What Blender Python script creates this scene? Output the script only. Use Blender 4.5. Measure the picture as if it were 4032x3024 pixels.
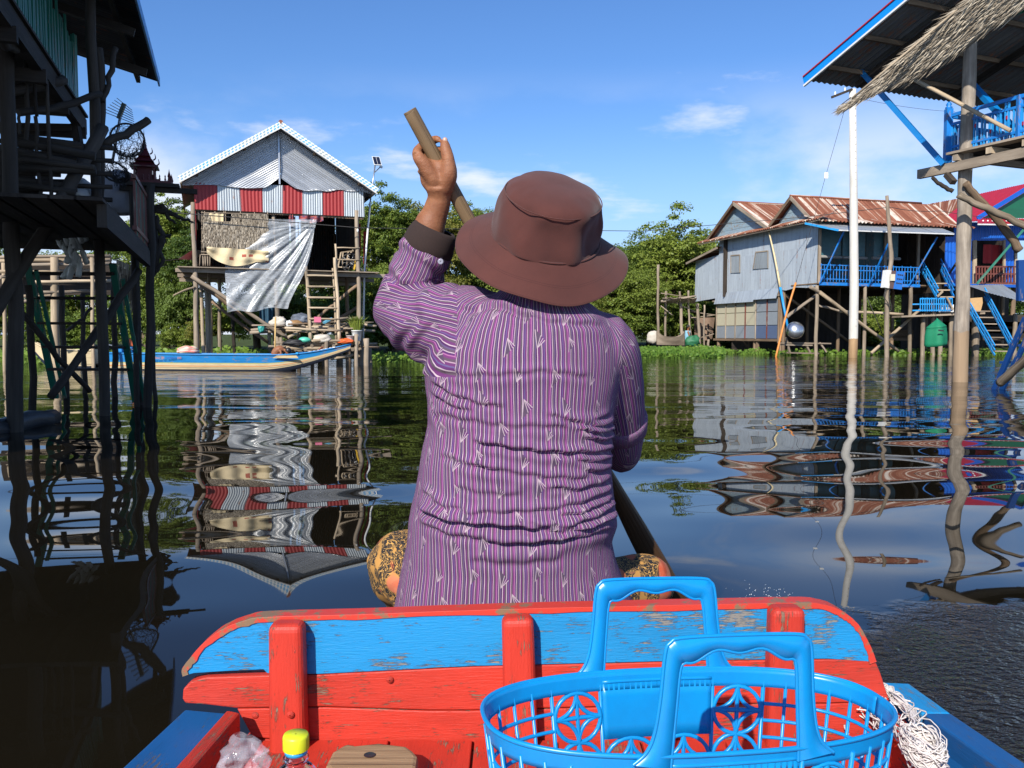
import bpy, bmesh, math, random
import numpy as np
from mathutils import Vector, Matrix, Euler, noise as mnoise

for o in list(bpy.data.objects):
    bpy.data.objects.remove(o)
scene = bpy.context.scene
col = scene.collection
R = math.radians

# ------------------------------------------------------------------ camera, sky, sun, exposure
FPX = 3352.0                      # focal length measured in pixels of the 4032 px wide photograph
PITCH = math.atan((1512 - 1315) / FPX)
CAM = Vector((0, 0, 1.0))
cam_data = bpy.data.cameras.new('camera')
cam_data.sensor_width = 36.0
cam_data.lens = 36.0 * FPX / 4032.0
cam_data.clip_start = 0.05
cam_data.clip_end = 5000
cam = bpy.data.objects.new('camera', cam_data)
cam.location = CAM
cam.rotation_euler = (math.pi / 2 - PITCH, 0, 0)
col.objects.link(cam)
scene.camera = cam

SUN_AZ, SUN_EL = R(21), R(35)     # sun stands behind the camera, to the left of straight behind
sun_from = Vector((-math.sin(SUN_AZ) * math.cos(SUN_EL), -math.cos(SUN_AZ) * math.cos(SUN_EL), math.sin(SUN_EL)))
world = bpy.data.worlds.new('World')
scene.world = world
world.use_nodes = True
wt = world.node_tree
wt.nodes.clear()
wo = wt.nodes.new('ShaderNodeOutputWorld')
wb = wt.nodes.new('ShaderNodeBackground')
sky = wt.nodes.new('ShaderNodeTexSky')
sky.sky_type = 'NISHITA'
sky.sun_disc = False
sky.sun_elevation = SUN_EL
sky.sun_rotation = math.atan2(sun_from.x, sun_from.y)
sky.altitude = 0
sky.air_density = 1.0
sky.dust_density = 0.35
sky.ozone_density = 2.6
wb.inputs[1].default_value = 0.108
# scattered fair-weather clouds all round the sky, on a plane overhead
tc = wt.nodes.new('ShaderNodeTexCoord')
sx = wt.nodes.new('ShaderNodeSeparateXYZ')
wt.links.new(tc.outputs['Generated'], sx.inputs[0])
def wmath(op, a, b=None, c=None):
    n = wt.nodes.new('ShaderNodeMath'); n.operation = op
    for i, v in enumerate((a, b, c)):
        if v is None: continue
        if isinstance(v, (int, float)): n.inputs[i].default_value = v
        else: wt.links.new(v, n.inputs[i])
    return n.outputs[0]
zz = wmath('ADD', wmath('MAXIMUM', sx.outputs[2], 0.0), 0.10)
cx = wt.nodes.new('ShaderNodeCombineXYZ')
wt.links.new(wmath('DIVIDE', sx.outputs[0], zz), cx.inputs[0])
wt.links.new(wmath('DIVIDE', sx.outputs[1], zz), cx.inputs[1])
cx.inputs[2].default_value = 3.7
cn = wt.nodes.new('ShaderNodeTexNoise')
cn.inputs['Scale'].default_value = 1.25
cn.inputs['Detail'].default_value = 7
cn.inputs['Roughness'].default_value = 0.56
wt.links.new(cx.outputs[0], cn.inputs['Vector'])
cr = wt.nodes.new('ShaderNodeMapRange')
cr.interpolation_type = 'SMOOTHSTEP'
cr.inputs['From Min'].default_value = 0.565
cr.inputs['From Max'].default_value = 0.75
wt.links.new(cn.outputs[0], cr.inputs['Value'])
hf = wt.nodes.new('ShaderNodeMapRange')
hf.inputs['From Min'].default_value = 0.0
hf.inputs['From Max'].default_value = 0.05
wt.links.new(sx.outputs[2], hf.inputs['Value'])
mixc = wt.nodes.new('ShaderNodeMix'); mixc.data_type = 'RGBA'
hs = wt.nodes.new('ShaderNodeHueSaturation')
hs.inputs['Saturation'].default_value = 1.12
wt.links.new(sky.outputs[0], hs.inputs['Color'])
# heaped clouds standing low round the whole horizon
mp_ = wt.nodes.new('ShaderNodeMapping'); mp_.inputs['Scale'].default_value = (1, 1, 2.1); mp_.inputs['Location'].default_value = (2.8, .4, 8.1)
wt.links.new(tc.outputs['Generated'], mp_.inputs[0])
c2 = wt.nodes.new('ShaderNodeTexNoise'); c2.inputs['Scale'].default_value = 2.6; c2.inputs['Detail'].default_value = 8; c2.inputs['Roughness'].default_value = .55
wt.links.new(mp_.outputs[0], c2.inputs['Vector'])
c2r = wt.nodes.new('ShaderNodeMapRange'); c2r.interpolation_type = 'SMOOTHSTEP'; c2r.inputs['From Min'].default_value = .47; c2r.inputs['From Max'].default_value = .64
wt.links.new(c2.outputs[0], c2r.inputs['Value'])
lo = wt.nodes.new('ShaderNodeMapRange'); lo.interpolation_type = 'SMOOTHSTEP'; lo.inputs['From Min'].default_value = .30; lo.inputs['From Max'].default_value = .12
wt.links.new(sx.outputs[2], lo.inputs['Value'])
low = wmath('MULTIPLY', c2r.outputs[0], lo.outputs[0])
wt.links.new(wmath('MULTIPLY', wmath('MAXIMUM', wmath('MULTIPLY', cr.outputs[0], hf.outputs[0]), low), 0.88), mixc.inputs['Factor'])
tint = wt.nodes.new('ShaderNodeMix'); tint.data_type = 'RGBA'; tint.blend_type = 'MULTIPLY'
tint.inputs['Factor'].default_value = 1.0
wt.links.new(hs.outputs[0], tint.inputs['A']); tint.inputs['B'].default_value = (0.72, 0.88, 1.13, 1)
haze = wt.nodes.new('ShaderNodeMix'); haze.data_type = 'RGBA'       # pale blue air low over the horizon, all the way round
hz = wt.nodes.new('ShaderNodeMapRange'); hz.interpolation_type = 'SMOOTHERSTEP'
hz.inputs['From Min'].default_value = 0.28; hz.inputs['From Max'].default_value = -0.04
hz.inputs['To Max'].default_value = 0.92
wt.links.new(sx.outputs[2], hz.inputs['Value']); wt.links.new(hz.outputs[0], haze.inputs['Factor'])
wt.links.new(tint.outputs['Result'], haze.inputs['A']); haze.inputs['B'].default_value = (3.6, 5.0, 7.1, 1)
wt.links.new(haze.outputs['Result'], mixc.inputs['A'])
mixc.inputs['B'].default_value = (6.6, 6.9, 7.6, 1)
wt.links.new(mixc.outputs['Result'], wb.inputs[0])
wt.links.new(wb.outputs[0], wo.inputs[0])

sl = bpy.data.lights.new('sun', 'SUN')
sl.energy = 5.0
sl.angle = R(0.5)
sl.color = (1.0, 0.95, 0.87)
sun = bpy.data.objects.new('sun', sl)
sun.rotation_euler = (-sun_from).to_track_quat('-Z', 'Y').to_euler()
sun.location = (0, 0, 30)
col.objects.link(sun)
scene.view_settings.view_transform = 'Standard'
scene.view_settings.look = 'None'
scene.view_settings.gamma = 1
scene.view_settings.exposure = 0.42

# ------------------------------------------------------------------ helpers from image pixels to world points
_f = Vector((0, math.cos(PITCH), -math.sin(PITCH)))
_u = Vector((0, math.sin(PITCH), math.cos(PITCH)))
def ray(px, py):
    return _f + Vector((1, 0, 0)) * ((px - 2016) / FPX) - _u * ((py - 1512) / FPX)
def P(p, D):
    """the point at distance D (world Y) seen at photograph pixel p"""
    d = ray(*p)
    return CAM + d * (D / d.y)
def PZ(p, z):
    d = ray(*p)
    return CAM + d * ((z - CAM.z) / d.z)
def zm(x0, y0, s):
    return lambda x, y: (x0 + x / s, y0 + y / s)
zA = zm(0, 0, 2.07375); zB = zm(0, 700, 1.65875); zC = zm(650, 420, 2.44); zD = zm(650, 950, 2.4578)
zE = zm(1400, 350, 1.7467); zF = zm(2650, 700, 1.9235); zG = zm(3100, 0, 2.2124); zH = zm(3400, 650, 1.8434)
zI = zm(400, 2300, 1.7015); zJ = zm(1850, 2250, 1.8433); zK = zm(2900, 2250, 1.954); zL = zm(1350, 1100, 1.2292)
zM = zm(1400, 400, 2.764)

class Frame:
    """a right-handed frame turned about z: x along a facade, y into the building"""
    def __init__(s, o, deg):
        s.o = Vector(o); a = R(deg); s.a = a
        s.ux = Vector((math.cos(a), math.sin(a), 0)); s.uy = Vector((-math.sin(a), math.cos(a), 0))
    def w(s, x, y=0, z=0):
        if not isinstance(x, (int, float)): x, y, z = x
        return s.o + s.ux * x + s.uy * y + Vector((0, 0, z))
    def loc(s, p):
        q = p - s.o
        return Vector((q.dot(s.ux), q.dot(s.uy), q.z))
    def _hit(s, p, n, c):
        d = ray(*p); t = (c - (CAM - s.o).dot(n)) / d.dot(n)
        return CAM + d * t
    def hy(s, p, y=0): return s._hit(p, s.uy, y)
    def hx(s, p, x=0): return s._hit(p, s.ux, x)

# ------------------------------------------------------------------ objects
ROOTM = {}
def root(name, loc, label, cat, group=None, rz=0, kind=None):
    o = bpy.data.objects.new(name, None)
    o.empty_display_size = 0.2
    o.location = loc; o.rotation_euler = (0, 0, rz)
    col.objects.link(o)
    o['label'] = label; o['category'] = cat
    if group: o['group'] = group
    if kind: o['kind'] = kind
    ROOTM[o.name] = (Matrix.Translation(Vector(loc)) @ Matrix.Rotation(rz, 4, 'Z')).inverted()
    return o
def tag(o, label=None, cat=None, group=None, kind=None):
    if label: o['label'] = label
    if cat: o['category'] = cat
    if group: o['group'] = group
    if kind: o['kind'] = kind
    return o
def link_mesh(me, name, parent=None, mat=None):
    o = bpy.data.objects.new(name, me)
    col.objects.link(o)
    if mat: me.materials.append(mat)
    if parent: o.parent = parent; ROOTM[o.name] = ROOTM[parent.name]
    return o

rng = random.Random(7)
class MB:
    def __init__(s):
        s.v = []; s.f = []; s.uv = []; s.sm = []
    def add(s, vs, fs, uvs=None, smooth=False):
        b = len(s.v); s.v += [tuple(v) for v in vs]
        for i, f in enumerate(fs):
            s.f.append(tuple(b + k for k in f))
            s.uv.append(uvs[i] if uvs else [(0, 0)] * len(f)); s.sm.append(smooth)
        return s
    def beam(s, p0, p1, w, h, up=(0, 0, 1), taper=1.0):
        p0, p1 = Vector(p0), Vector(p1); d = p1 - p0; L = d.length or 1e-6; d = d / L
        up = Vector(up)
        if abs(d.dot(up.normalized())) > 0.98: up = Vector((0, 1, 0)) if abs(d.y) < 0.9 else Vector((1, 0, 0))
        x = d.cross(up).normalized(); z = x.cross(d)
        vs = []
        for p, k in ((p0, 1), (p1, taper)):
            for a, b in ((-1, -1), (1, -1), (1, 1), (-1, 1)): vs.append(p + x * (a * w / 2 * k) + z * (b * h / 2 * k))
        fs = [(3, 2, 1, 0), (4, 5, 6, 7), (0, 1, 5, 4), (1, 2, 6, 5), (2, 3, 7, 6), (3, 0, 4, 7)]
        o = rng.random() * 7; us = [[(o, 0), (o, w), (o + h, w), (o + h, 0)]] * 2
        acc = 0
        for k, e in enumerate((w, h, w, h)):
            us = us + [[(o, acc), (o, acc + e), (o + L, acc + e), (o + L, acc)]]; acc += e
        return s.add(vs, fs, us)
    def box(s, c, size, M=None):
        c = Vector(c); a, b, h = (q / 2 for q in size); M = M or Matrix.Identity(3)
        vs = [c + M @ Vector((x * a, y * b, z * h)) for z in (-1, 1) for x, y in ((-1, -1), (1, -1), (1, 1), (-1, 1))]
        fs = [(3, 2, 1, 0), (4, 5, 6, 7), (0, 1, 5, 4), (1, 2, 6, 5), (2, 3, 7, 6), (3, 0, 4, 7)]
        X, Y, Z = size
        us = [[(0, 0), (X, 0), (X, Y), (0, Y)]] * 2 + [[(0, 0), (q, 0), (q, Z), (0, Z)] for q in (X, Y, X, Y)]
        return s.add(vs, fs, us)
    def tube(s, pts, r, n=8, caps=True, wob=0.0, sub=0, ell=1.0, seed=None):
        pts = [Vector(p) for p in pts]
        if not isinstance(r, (list, tuple)): r = [r] * len(pts)
        r = list(r)
        if len(r) != len(pts): r = [r[0] + (r[-1] - r[0]) * i / (len(pts) - 1) for i in range(len(pts))]
        if sub:
            np_, nr = [], []
            N = len(pts)
            for i in range(N - 1):
                p0 = pts[max(i - 1, 0)]; p1 = pts[i]; p2 = pts[i + 1]; p3 = pts[min(i + 2, N - 1)]
                for k in range(sub):
                    t = k / sub; t2 = t * t; t3 = t2 * t
                    np_.append(0.5 * ((2 * p1) + (p2 - p0) * t + (2 * p0 - 5 * p1 + 4 * p2 - p3) * t2 + (3 * p1 - p0 - 3 * p2 + p3) * t3))
                    nr.append(r[i] + (r[i + 1] - r[i]) * t)
            np_.append(pts[-1]); nr.append(r[-1]); pts, r = np_, nr
        rr = random.Random(seed if seed is not None else rng.random())
        if wob:
            pts = [p + Vector((rr.uniform(-1, 1), rr.uniform(-1, 1), rr.uniform(-1, 1))) * wob if 0 < i < len(pts) - 1 else p for i, p in enumerate(pts)]
        vs = []; prev = None; dist = [0]
        for i, p in enumerate(pts):
            d = (pts[min(i + 1, len(pts) - 1)] - pts[max(i - 1, 0)])
            d = d.normalized() if d.length > 1e-9 else Vector((0, 0, 1))
            if prev is None:
                a = Vector((0, 0, 1)) if abs(d.z) < 0.9 else Vector((1, 0, 0))
                x = d.cross(a).normalized()
            else:
                x = (prev - d * prev.dot(d)).normalized()
            prev = x; y = d.cross(x)
            if i: dist.append(dist[-1] + (p - pts[i - 1]).length)
            for k in range(n):
                t = 2 * math.pi * k / n
                q = r[i] * (1 + (rr.uniform(-.08, .08) if wob else 0))
                vs.append(p + x * (math.cos(t) * q) + y * (math.sin(t) * q * ell))
        fs, us = [], []; o = rr.random() * 9; c = 2 * math.pi * (sum(r) / len(r)) / n
        for i in range(len(pts) - 1):
            for k in range(n):
                k2 = (k + 1) % n
                fs.append((i * n + k, i * n + k2, (i + 1) * n + k2, (i + 1) * n + k))
                us.append([(o + dist[i], k * c), (o + dist[i], (k + 1) * c), (o + dist[i + 1], (k + 1) * c), (o + dist[i + 1], k * c)])
        s.add(vs, fs, us, True)
        if caps:
            b = len(s.v) - len(vs); m = len(pts) - 1
            for f in (tuple(b + k for k in reversed(range(n))), tuple(b + m * n + k for k in range(n))):
                s.f.append(f); s.uv.append([(o + .01 * math.cos(q), .01 * math.sin(q)) for q in range(n)]); s.sm.append(False)
        return s
    def corr(s, a, b, c, d, per=0.076, amp=0.010, nv=1, q=6, sag=0.0):
        """corrugated sheet: a->b across the waves, a->d along them (c opposite a)"""
        a, b, c, d = map(Vector, (a, b, c, d))
        W = (b - a).length; H = (d - a).length
        n = max(q, int(W / per * q)); nrm = (b - a).cross(d - a).normalized()
        vs = []
        for j in range(nv + 1):
            v = j / nv
            for i in range(n + 1):
                u = i / n
                p = (a.lerp(b, u)).lerp(d.lerp(c, u), v)
                vs.append(p + nrm * (amp * math.sin(2 * math.pi * u * W / per)) - Vector((0, 0, sag * 4 * u * (1 - u))))
        fs, us = [], []; o = rng.random() * 9
        for j in range(nv):
            for i in range(n):
                k = j * (n + 1) + i
                fs.append((k, k + 1, k + n + 2, k + n + 1))
                u0, u1 = o + i / n * W, o + (i + 1) / n * W; v0, v1 = j / nv * H, (j + 1) / nv * H
                us.append([(v0, u0), (v0, u1), (v1, u1), (v1, u0)])
        return s.add(vs, fs, us, True)
    def prism(s, pts, off):
        """polygon (list of points) extruded by vector off"""
        pts = [Vector(p) for p in pts]; off = Vector(off); n = len(pts)
        e = max((pts[(i + 1) % n] - pts[i] for i in range(n)), key=lambda q: q.length).normalized(); nn = off.normalized(); e2 = nn.cross(e)
        uv = [((p - pts[0]).dot(e), (p - pts[0]).dot(e2)) for p in pts]
        vs = pts + [p + off for p in pts]
        fs = [tuple(reversed(range(n))), tuple(range(n, 2 * n))]; us = [list(reversed(uv)), uv]
        for i in range(n):
            j = (i + 1) % n; fs.append((i, j, n + j, n + i)); L = (pts[j] - pts[i]).length; t = off.length
            us.append([(0, 0), (L, 0), (L, t), (0, t)])
        return s.add(vs, fs, us)
    def grid(s, fn, nu, nv, smooth=True, uvs=(1, 1)):
        vs = [fn(i / nu, j / nv) for j in range(nv + 1) for i in range(nu + 1)]
        fs, us = [], []
        for j in range(nv):
            for i in range(nu):
                k = j * (nu + 1) + i; fs.append((k, k + 1, k + nu + 2, k + nu + 1))
                us.append([((i + a) / nu * uvs[0], (j + b) / nv * uvs[1]) for a, b in ((0, 0), (1, 0), (1, 1), (0, 1))])
        return s.add(vs, fs, us, smooth)
    def lathe(s, prof, c, n=24, axis=None, sx=1, sy=1):
        """profile [(r, z)] about the z axis (or matrix axis) through c"""
        c = Vector(c); M = axis or Matrix.Identity(3); m = len(prof)
        vs = [c + M @ Vector((r * math.cos(2 * math.pi * k / n) * sx, r * math.sin(2 * math.pi * k / n) * sy, z)) for r, z in prof for k in range(n)]
        fs, us = [], []
        for i in range(m - 1):
            for k in range(n):
                k2 = (k + 1) % n
                fs.append((i * n + k, i * n + k2, (i + 1) * n + k2, (i + 1) * n + k))
                us.append([(k / n, i / m), ((k + 1) / n, i / m), ((k + 1) / n, (i + 1) / m), (k / n, (i + 1) / m)])
        return s.add(vs, fs, us, True)
    def ball(s, c, r, n=12, m=8, M=None):
        r = (r, r, r) if isinstance(r, (int, float)) else r
        M = M or Matrix.Identity(3)
        prof = [(max(math.sin(math.pi * i / m), 1e-3), -math.cos(math.pi * i / m)) for i in range(m + 1)]
        return s.lathe(prof, c, n, axis=M @ Matrix.Diagonal(r))
    def mesh(s, name, inv=None):
        me = bpy.data.meshes.new(name)
        vs = s.v if inv is None else [inv @ Vector(v) for v in s.v]
        me.from_pydata(vs, [], s.f)
        uvl = me.uv_layers.new(name='UVMap')
        uvl.data.foreach_set('uv', np.array([c for f in s.uv for p in f for c in p], dtype=np.float32))
        me.polygons.foreach_set('use_smooth', s.sm)
        me.update()
        return me
    def build(s, name, mat, parent=None, bevel=0, seg=2):
        me = s.mesh(name, ROOTM[parent.name] if parent else None)
        o = link_mesh(me, name, parent, mat)
        if bevel:
            b = o.modifiers.new('bevel', 'BEVEL'); b.width = bevel; b.segments = seg; b.limit_method = 'ANGLE'; b.angle_limit = R(40)
        return o

def thing(mb, name, mat, label, cat, group=None, bevel=0, kind=None):
    """a one-mesh thing, its origin at its base"""
    vs = np.array(mb.v); c = Vector(((vs[:, 0].min() + vs[:, 0].max()) / 2, (vs[:, 1].min() + vs[:, 1].max()) / 2, vs[:, 2].min()))
    me = mb.mesh(name, Matrix.Translation(-c))
    o = link_mesh(me, name, None, mat); o.location = c
    if bevel:
        b = o.modifiers.new('bevel', 'BEVEL'); b.width = bevel; b.segments = 2; b.limit_method = 'ANGLE'
    return tag(o, label, cat, group, kind)
def pole(name, mat, parent, pts, r, n=8, wob=0.012, sub=3):
    return MB().tube(pts, r, n, wob=wob, sub=sub).build(name, mat, parent)
def bar(name, mat, parent, a, b, w, h, up=(0, 0, 1)):
    return MB().beam(a, b, w, h, up).build(name, mat, parent)
def lerp(a, b, t): return a + (b - a) * t
def mid(a, b, t=.5): return Vector(a).lerp(Vector(b), t)

# ------------------------------------------------------------------ materials
class NT:
    def __init__(s, name):
        s.m = bpy.data.materials.new(name); s.m.use_nodes = True
        s.t = s.m.node_tree; s.t.nodes.clear()
        s.out = s.t.nodes.new('ShaderNodeOutputMaterial')
    def put(s, sock, v):
        if v is None: return
        if hasattr(v, 'is_linked') or isinstance(v, bpy.types.NodeSocket): s.t.links.new(v, sock)
        elif isinstance(v, (tuple, list)) and len(v) == 3 and sock.type == 'RGBA': sock.default_value = (*v, 1)
        else: sock.default_value = v
    def node(s, typ, props=None, **ins):
        n = s.t.nodes.new(typ)
        for k, v in (props or {}).items(): setattr(n, k, v)
        for k, v in ins.items():
            s.put(n.inputs[int(k[1:])] if k[0] == '_' and k[1:].isdigit() else n.inputs[k.replace('_', ' ')], v)
        return n
    def math(s, op, a, b=None, c=None):
        n = s.t.nodes.new('ShaderNodeMath'); n.operation = op
        for i, v in enumerate((a, b, c)): s.put(n.inputs[i], v)
        return n.outputs[0]
    def coord(s, kind='Object'): return s.node('ShaderNodeTexCoord').outputs[kind]
    def rand(s): return s.node('ShaderNodeObjectInfo').outputs['Random']
    def mapping(s, vec, scale=(1, 1, 1), loc=None, rot=(0, 0, 0)):
        n = s.node('ShaderNodeMapping', Vector=vec, Scale=scale, Rotation=rot)
        if loc is not None: s.put(n.inputs['Location'], loc)
        return n.outputs[0]
    def noise(s, vec, scale, detail=4, rough=.55, dist=0):
        return s.node('ShaderNodeTexNoise', Vector=vec, Scale=scale, Detail=detail, Roughness=rough, Distortion=dist).outputs[0]
    def ramp(s, fac, stops, interp='LINEAR'):
        n = s.node('ShaderNodeValToRGB', Fac=fac); e = n.color_ramp.elements; n.color_ramp.interpolation = interp
        while len(e) < len(stops): e.new(.5)
        for q, (p, c) in zip(e, stops):
            q.position = p; q.color = (*c, 1) if len(c) == 3 else c
        return n.outputs[0]
    def rng(s, v, a, b, c=0., d=1., smooth=False):
        n = s.node('ShaderNodeMapRange', {'interpolation_type': 'SMOOTHSTEP' if smooth else 'LINEAR'}, Value=v)
        for k, q in (('From Min', a), ('From Max', b), ('To Min', c), ('To Max', d)): n.inputs[k].default_value = q
        return n.outputs[0]
    def mix(s, f, a, b, blend='MIX'):
        n = s.node('ShaderNodeMix', {'data_type': 'RGBA', 'blend_type': blend})
        s.put(n.inputs['Factor'], f); s.put(n.inputs[6], a); s.put(n.inputs[7], b)
        return n.outputs[2]
    def bump(s, h, strength=.4, dist=.01, nrm=None):
        n = s.node('ShaderNodeBump', Height=h, Strength=strength, Distance=dist)
        if nrm is not None: s.put(n.inputs['Normal'], nrm)
        return n.outputs[0]
    def bsdf(s, color, rough=.7, metal=0., nrm=None, spec=None, **kw):
        b = s.node('ShaderNodeBsdfPrincipled')
        s.put(b.inputs['Base Color'], color); s.put(b.inputs['Roughness'], rough); s.put(b.inputs['Metallic'], metal)
        if nrm is not None: s.put(b.inputs['Normal'], nrm)
        if spec is not None: s.put(b.inputs['Specular IOR Level'], spec)
        for k, v in kw.items(): s.put(b.inputs[k.replace('_', ' ')], v)
        return b.outputs[0]
    def done(s, shader):
        s.t.links.new(shader, s.out.inputs['Surface']); return s.m
    def uvr(s, scale):
        """UV in metres (u along the piece), shifted at random for each object"""
        r = s.rand()
        o = s.node('ShaderNodeCombineXYZ', X=s.math('MULTIPLY', r, 37.0), Y=s.math('MULTIPLY', r, 11.0), Z=s.math('MULTIPLY', r, 5.0)).outputs[0]
        return s.mapping(s.coord('UV'), scale, o)

def wood(name, c1, c2, grain=1.0, rough=.8, bump=.5, var=.25):
    n = NT(name); v = n.uvr((3 * grain, 60 * grain, 1)); g = n.noise(v, 1.0, 5, .6, .4)
    big = n.noise(n.uvr((1.2, 5, 1)), 1.0, 3)
    c = n.mix(n.rng(g, .3, .72), c1, c2)
    c = n.mix(n.rng(big, .35, .65, 0, .75), c, tuple(q * .5 for q in c1))
    c = n.mix(var, c, n.mix(n.rand(), tuple(q * .45 for q in c1), tuple(min(1, q * 1.35) for q in c2)))
    crack = n.noise(n.uvr((1.5, 130, 1)), 1.0, 2)
    h = n.math('ADD', g, n.math('MULTIPLY', n.rng(crack, .28, .36), .8))
    return n.done(n.bsdf(c, rough, nrm=n.bump(h, bump, .006), spec=.25))
def paint(name, c, wear=.35, under=(.16, .12, .09), rough=.45, bump=.35, scale=1.0, edge=None):
    """oil paint on wood or metal, worn through along the grain"""
    n = NT(name)
    a = n.noise(n.uvr((6 * scale, 70 * scale, 1)), 1.0, 6, .65, .6)
    b = n.noise(n.uvr((4 * scale, 7 * scale, 1)), 1.0, 4, .6)
    m = n.math('MULTIPLY', a, n.rng(b, .25, .75, .55, 1.25))
    t = .64 - .30 * wear
    cl_ = n.noise(n.uvr((1.1 * scale ** .5, 2.2 * scale ** .5, 1)), 1.0, 3); m = n.math('MULTIPLY', m, n.rng(cl_, .32, .68, .80, 1.16))
    w = n.rng(m, t - .02, t + .05)
    var = n.noise(n.uvr((2, 3, 1)), 1.0, 3)
    cc = n.mix(n.rng(var, .3, .7, 0, .35), c, tuple(q * .72 for q in c))
    cc = n.mix(n.math('MULTIPLY', n.rand(), .18), cc, tuple(q * .6 for q in c))
    gr_ = n.noise(n.uvr((3, 9, 1)), 1.0, 6, .7); cc = n.mix(n.rng(gr_, .45, .75, 0, .5), cc, tuple(q * .42 for q in c))   # grime
    ck_ = n.noise(n.uvr((1.6 * scale, 90 * scale, 1)), 1.0, 2); cc = n.mix(n.rng(ck_, .30, .25, 0, .8), cc, tuple(q * .25 for q in c))   # hairline checks
    colr = n.mix(w, cc, n.mix(a, under, tuple(q * 1.8 for q in under)))
    return n.done(n.bsdf(colr, n.mix(w, (rough,) * 3, (.9,) * 3), nrm=n.bump(n.math('SUBTRACT', n.math('MULTIPLY', a, .5), w), bump, .003), spec=.4))
def tin(name, c1, c2, rough=.45, metal=.55, rust=0., rustc=(.24, .085, .035), stripes=0.):
    """galvanised or painted sheet; rust runs along the corrugations"""
    n = NT(name)
    st = n.noise(n.uvr((.5, 9, 1)), 1.0, 5, .6); sp = n.noise(n.uvr((7, 11, 1)), 1.0, 5, .65)
    c = n.mix(n.rng(st, .3, .7), c1, c2)
    c = n.mix(n.rng(sp, .5, .8, 0, .4), c, tuple(q * .55 for q in c1))
    rg = rough
    if rust:
        rr = n.math('ADD', n.math('MULTIPLY', st, .6), n.math('MULTIPLY', sp, .4))
        f = n.rng(rr, .62 - rust * .3, .72 - rust * .3)
        rc = n.mix(sp, tuple(q * .6 for q in rustc), tuple(q * 1.5 for q in rustc))
        c = n.mix(f, c, rc); rg = n.mix(f, (rough,) * 3, (.92,) * 3); metal = n.math('MULTIPLY', n.math('SUBTRACT', 1.0, f), metal)
    return n.done(n.bsdf(c, rg, metal, nrm=n.bump(sp, .15, .004)))
def plain(name, c, rough=.6, metal=0., var=.3, scale=8, bump=.2, **kw):
    n = NT(name); a = n.noise(n.coord('Object'), scale, 5, .6)
    cc = n.mix(n.rng(a, .3, .75, 0, var), c, tuple(q * .5 for q in c))
    cc = n.mix(n.math('MULTIPLY', n.rand(), .2), cc, tuple(q * .7 for q in c))
    return n.done(n.bsdf(cc, rough, metal, nrm=n.bump(a, bump, .004), **kw))
def leafmat(name, c1, c2, c3, trans=.35):
    n = NT(name)
    g = n.node('ShaderNodeNewGeometry').outputs['Random Per Island']
    big = n.noise(n.coord('Object'), .55, 3)
    c = n.ramp(g, [(0, c1), (.55, c2), (1, c3)])
    c = n.mix(n.rng(big, .35, .7, 0, .6), c, n.mix(n.rand(), c1, c3))
    c = n.mix(n.math('MULTIPLY', n.rand(), .45), c, c3)
    a = n.bsdf(c, .5, spec=.35)
    t = n.node('ShaderNodeBsdfTranslucent', Color=n.mix(.5, c, (.20, .26, .03))).outputs[0]
    return n.done(n.node('ShaderNodeMixShader', _0=trans, _1=a, _2=t).outputs[0])

M = {}
M['grey_wood'] = wood('grey_wood', (.22, .165, .115), (.42, .345, .26))
M['pale_wood'] = wood('pale_wood', (.35, .26, .165), (.60, .48, .335))
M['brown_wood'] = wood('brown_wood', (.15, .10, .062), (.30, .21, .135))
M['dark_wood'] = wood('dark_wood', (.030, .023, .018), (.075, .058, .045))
M['log'] = wood('log', (.19, .145, .10), (.37, .30, .22), .6)
M['bank_log'] = wood('bank_log', (.16, .12, .085), (.30, .24, .17), .6)
M['blue_paint'] = paint('blue_paint', (.010, .20, .62), .25)
M['sky_paint'] = paint('sky_paint', (.02, .30, .70), .2)
M['green_paint'] = paint('green_paint', (.015, .16, .105), .25)
M['white_paint'] = paint('white_paint', (.75, .74, .70), .1, (.30, .24, .18))
M['brown_paint'] = paint('brown_paint', (.17, .045, .03), .2)
M['red_tin'] = tin('red_tin', (.34, .022, .022), (.27, .02, .02), .5, .1)
M['grey_tin'] = tin('grey_tin', (.50, .53, .54), (.33, .36, .37), .45, .55, .10)
M['wall_tin'] = tin('wall_tin', (.47, .52, .56), (.33, .37, .41), .5, .3, .10)
M['shiny_tin'] = tin('shiny_tin', (.70, .71, .72), (.46, .47, .48), .40, .72)
n = NT('rust_tin')                                             # old roof: rusty and bare sheets side by side, streaked down the slope
_st = n.noise(n.uvr((.12, 3.6, 1)), 1.0, 3, .55); _fi = n.noise(n.uvr((.9, 22, 1)), 1.0, 4, .6); _sp = n.noise(n.uvr((5, 8, 1)), 1.0, 5, .65)
_c = n.ramp(n.math('ADD', n.math('MULTIPLY', _st, .78), n.math('MULTIPLY', _fi, .22)), [(.36, (.14, .048, .029)), (.47, (.215, .080, .047)), (.535, (.27, .115, .07)), (.56, (.47, .38, .30)), (.66, (.58, .52, .45))])
_c = n.mix(n.rng(_sp, .45, .75, 0, .5), _c, (.16, .055, .03))
M['rust_tin'] = n.done(n.bsdf(_c, .85, nrm=n.bump(_sp, .15, .004), spec=.2))
M['roof_red'] = tin('roof_red', (.45, .015, .03), (.36, .015, .028), .45, .1)
M['blue_tin'] = tin('blue_tin', (.006, .12, .55), (.008, .09, .42), .4, .15)
M['green_tin'] = tin('green_tin', (.010, .13, .06), (.012, .10, .05), .45, .1)
M['under_tin'] = tin('under_tin', (.26, .26, .25), (.15, .15, .14), .5, .4, .25)
M['dark_tin'] = tin('dark_tin', (.05, .045, .04), (.025, .022, .02), .6, .2, .2)
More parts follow.
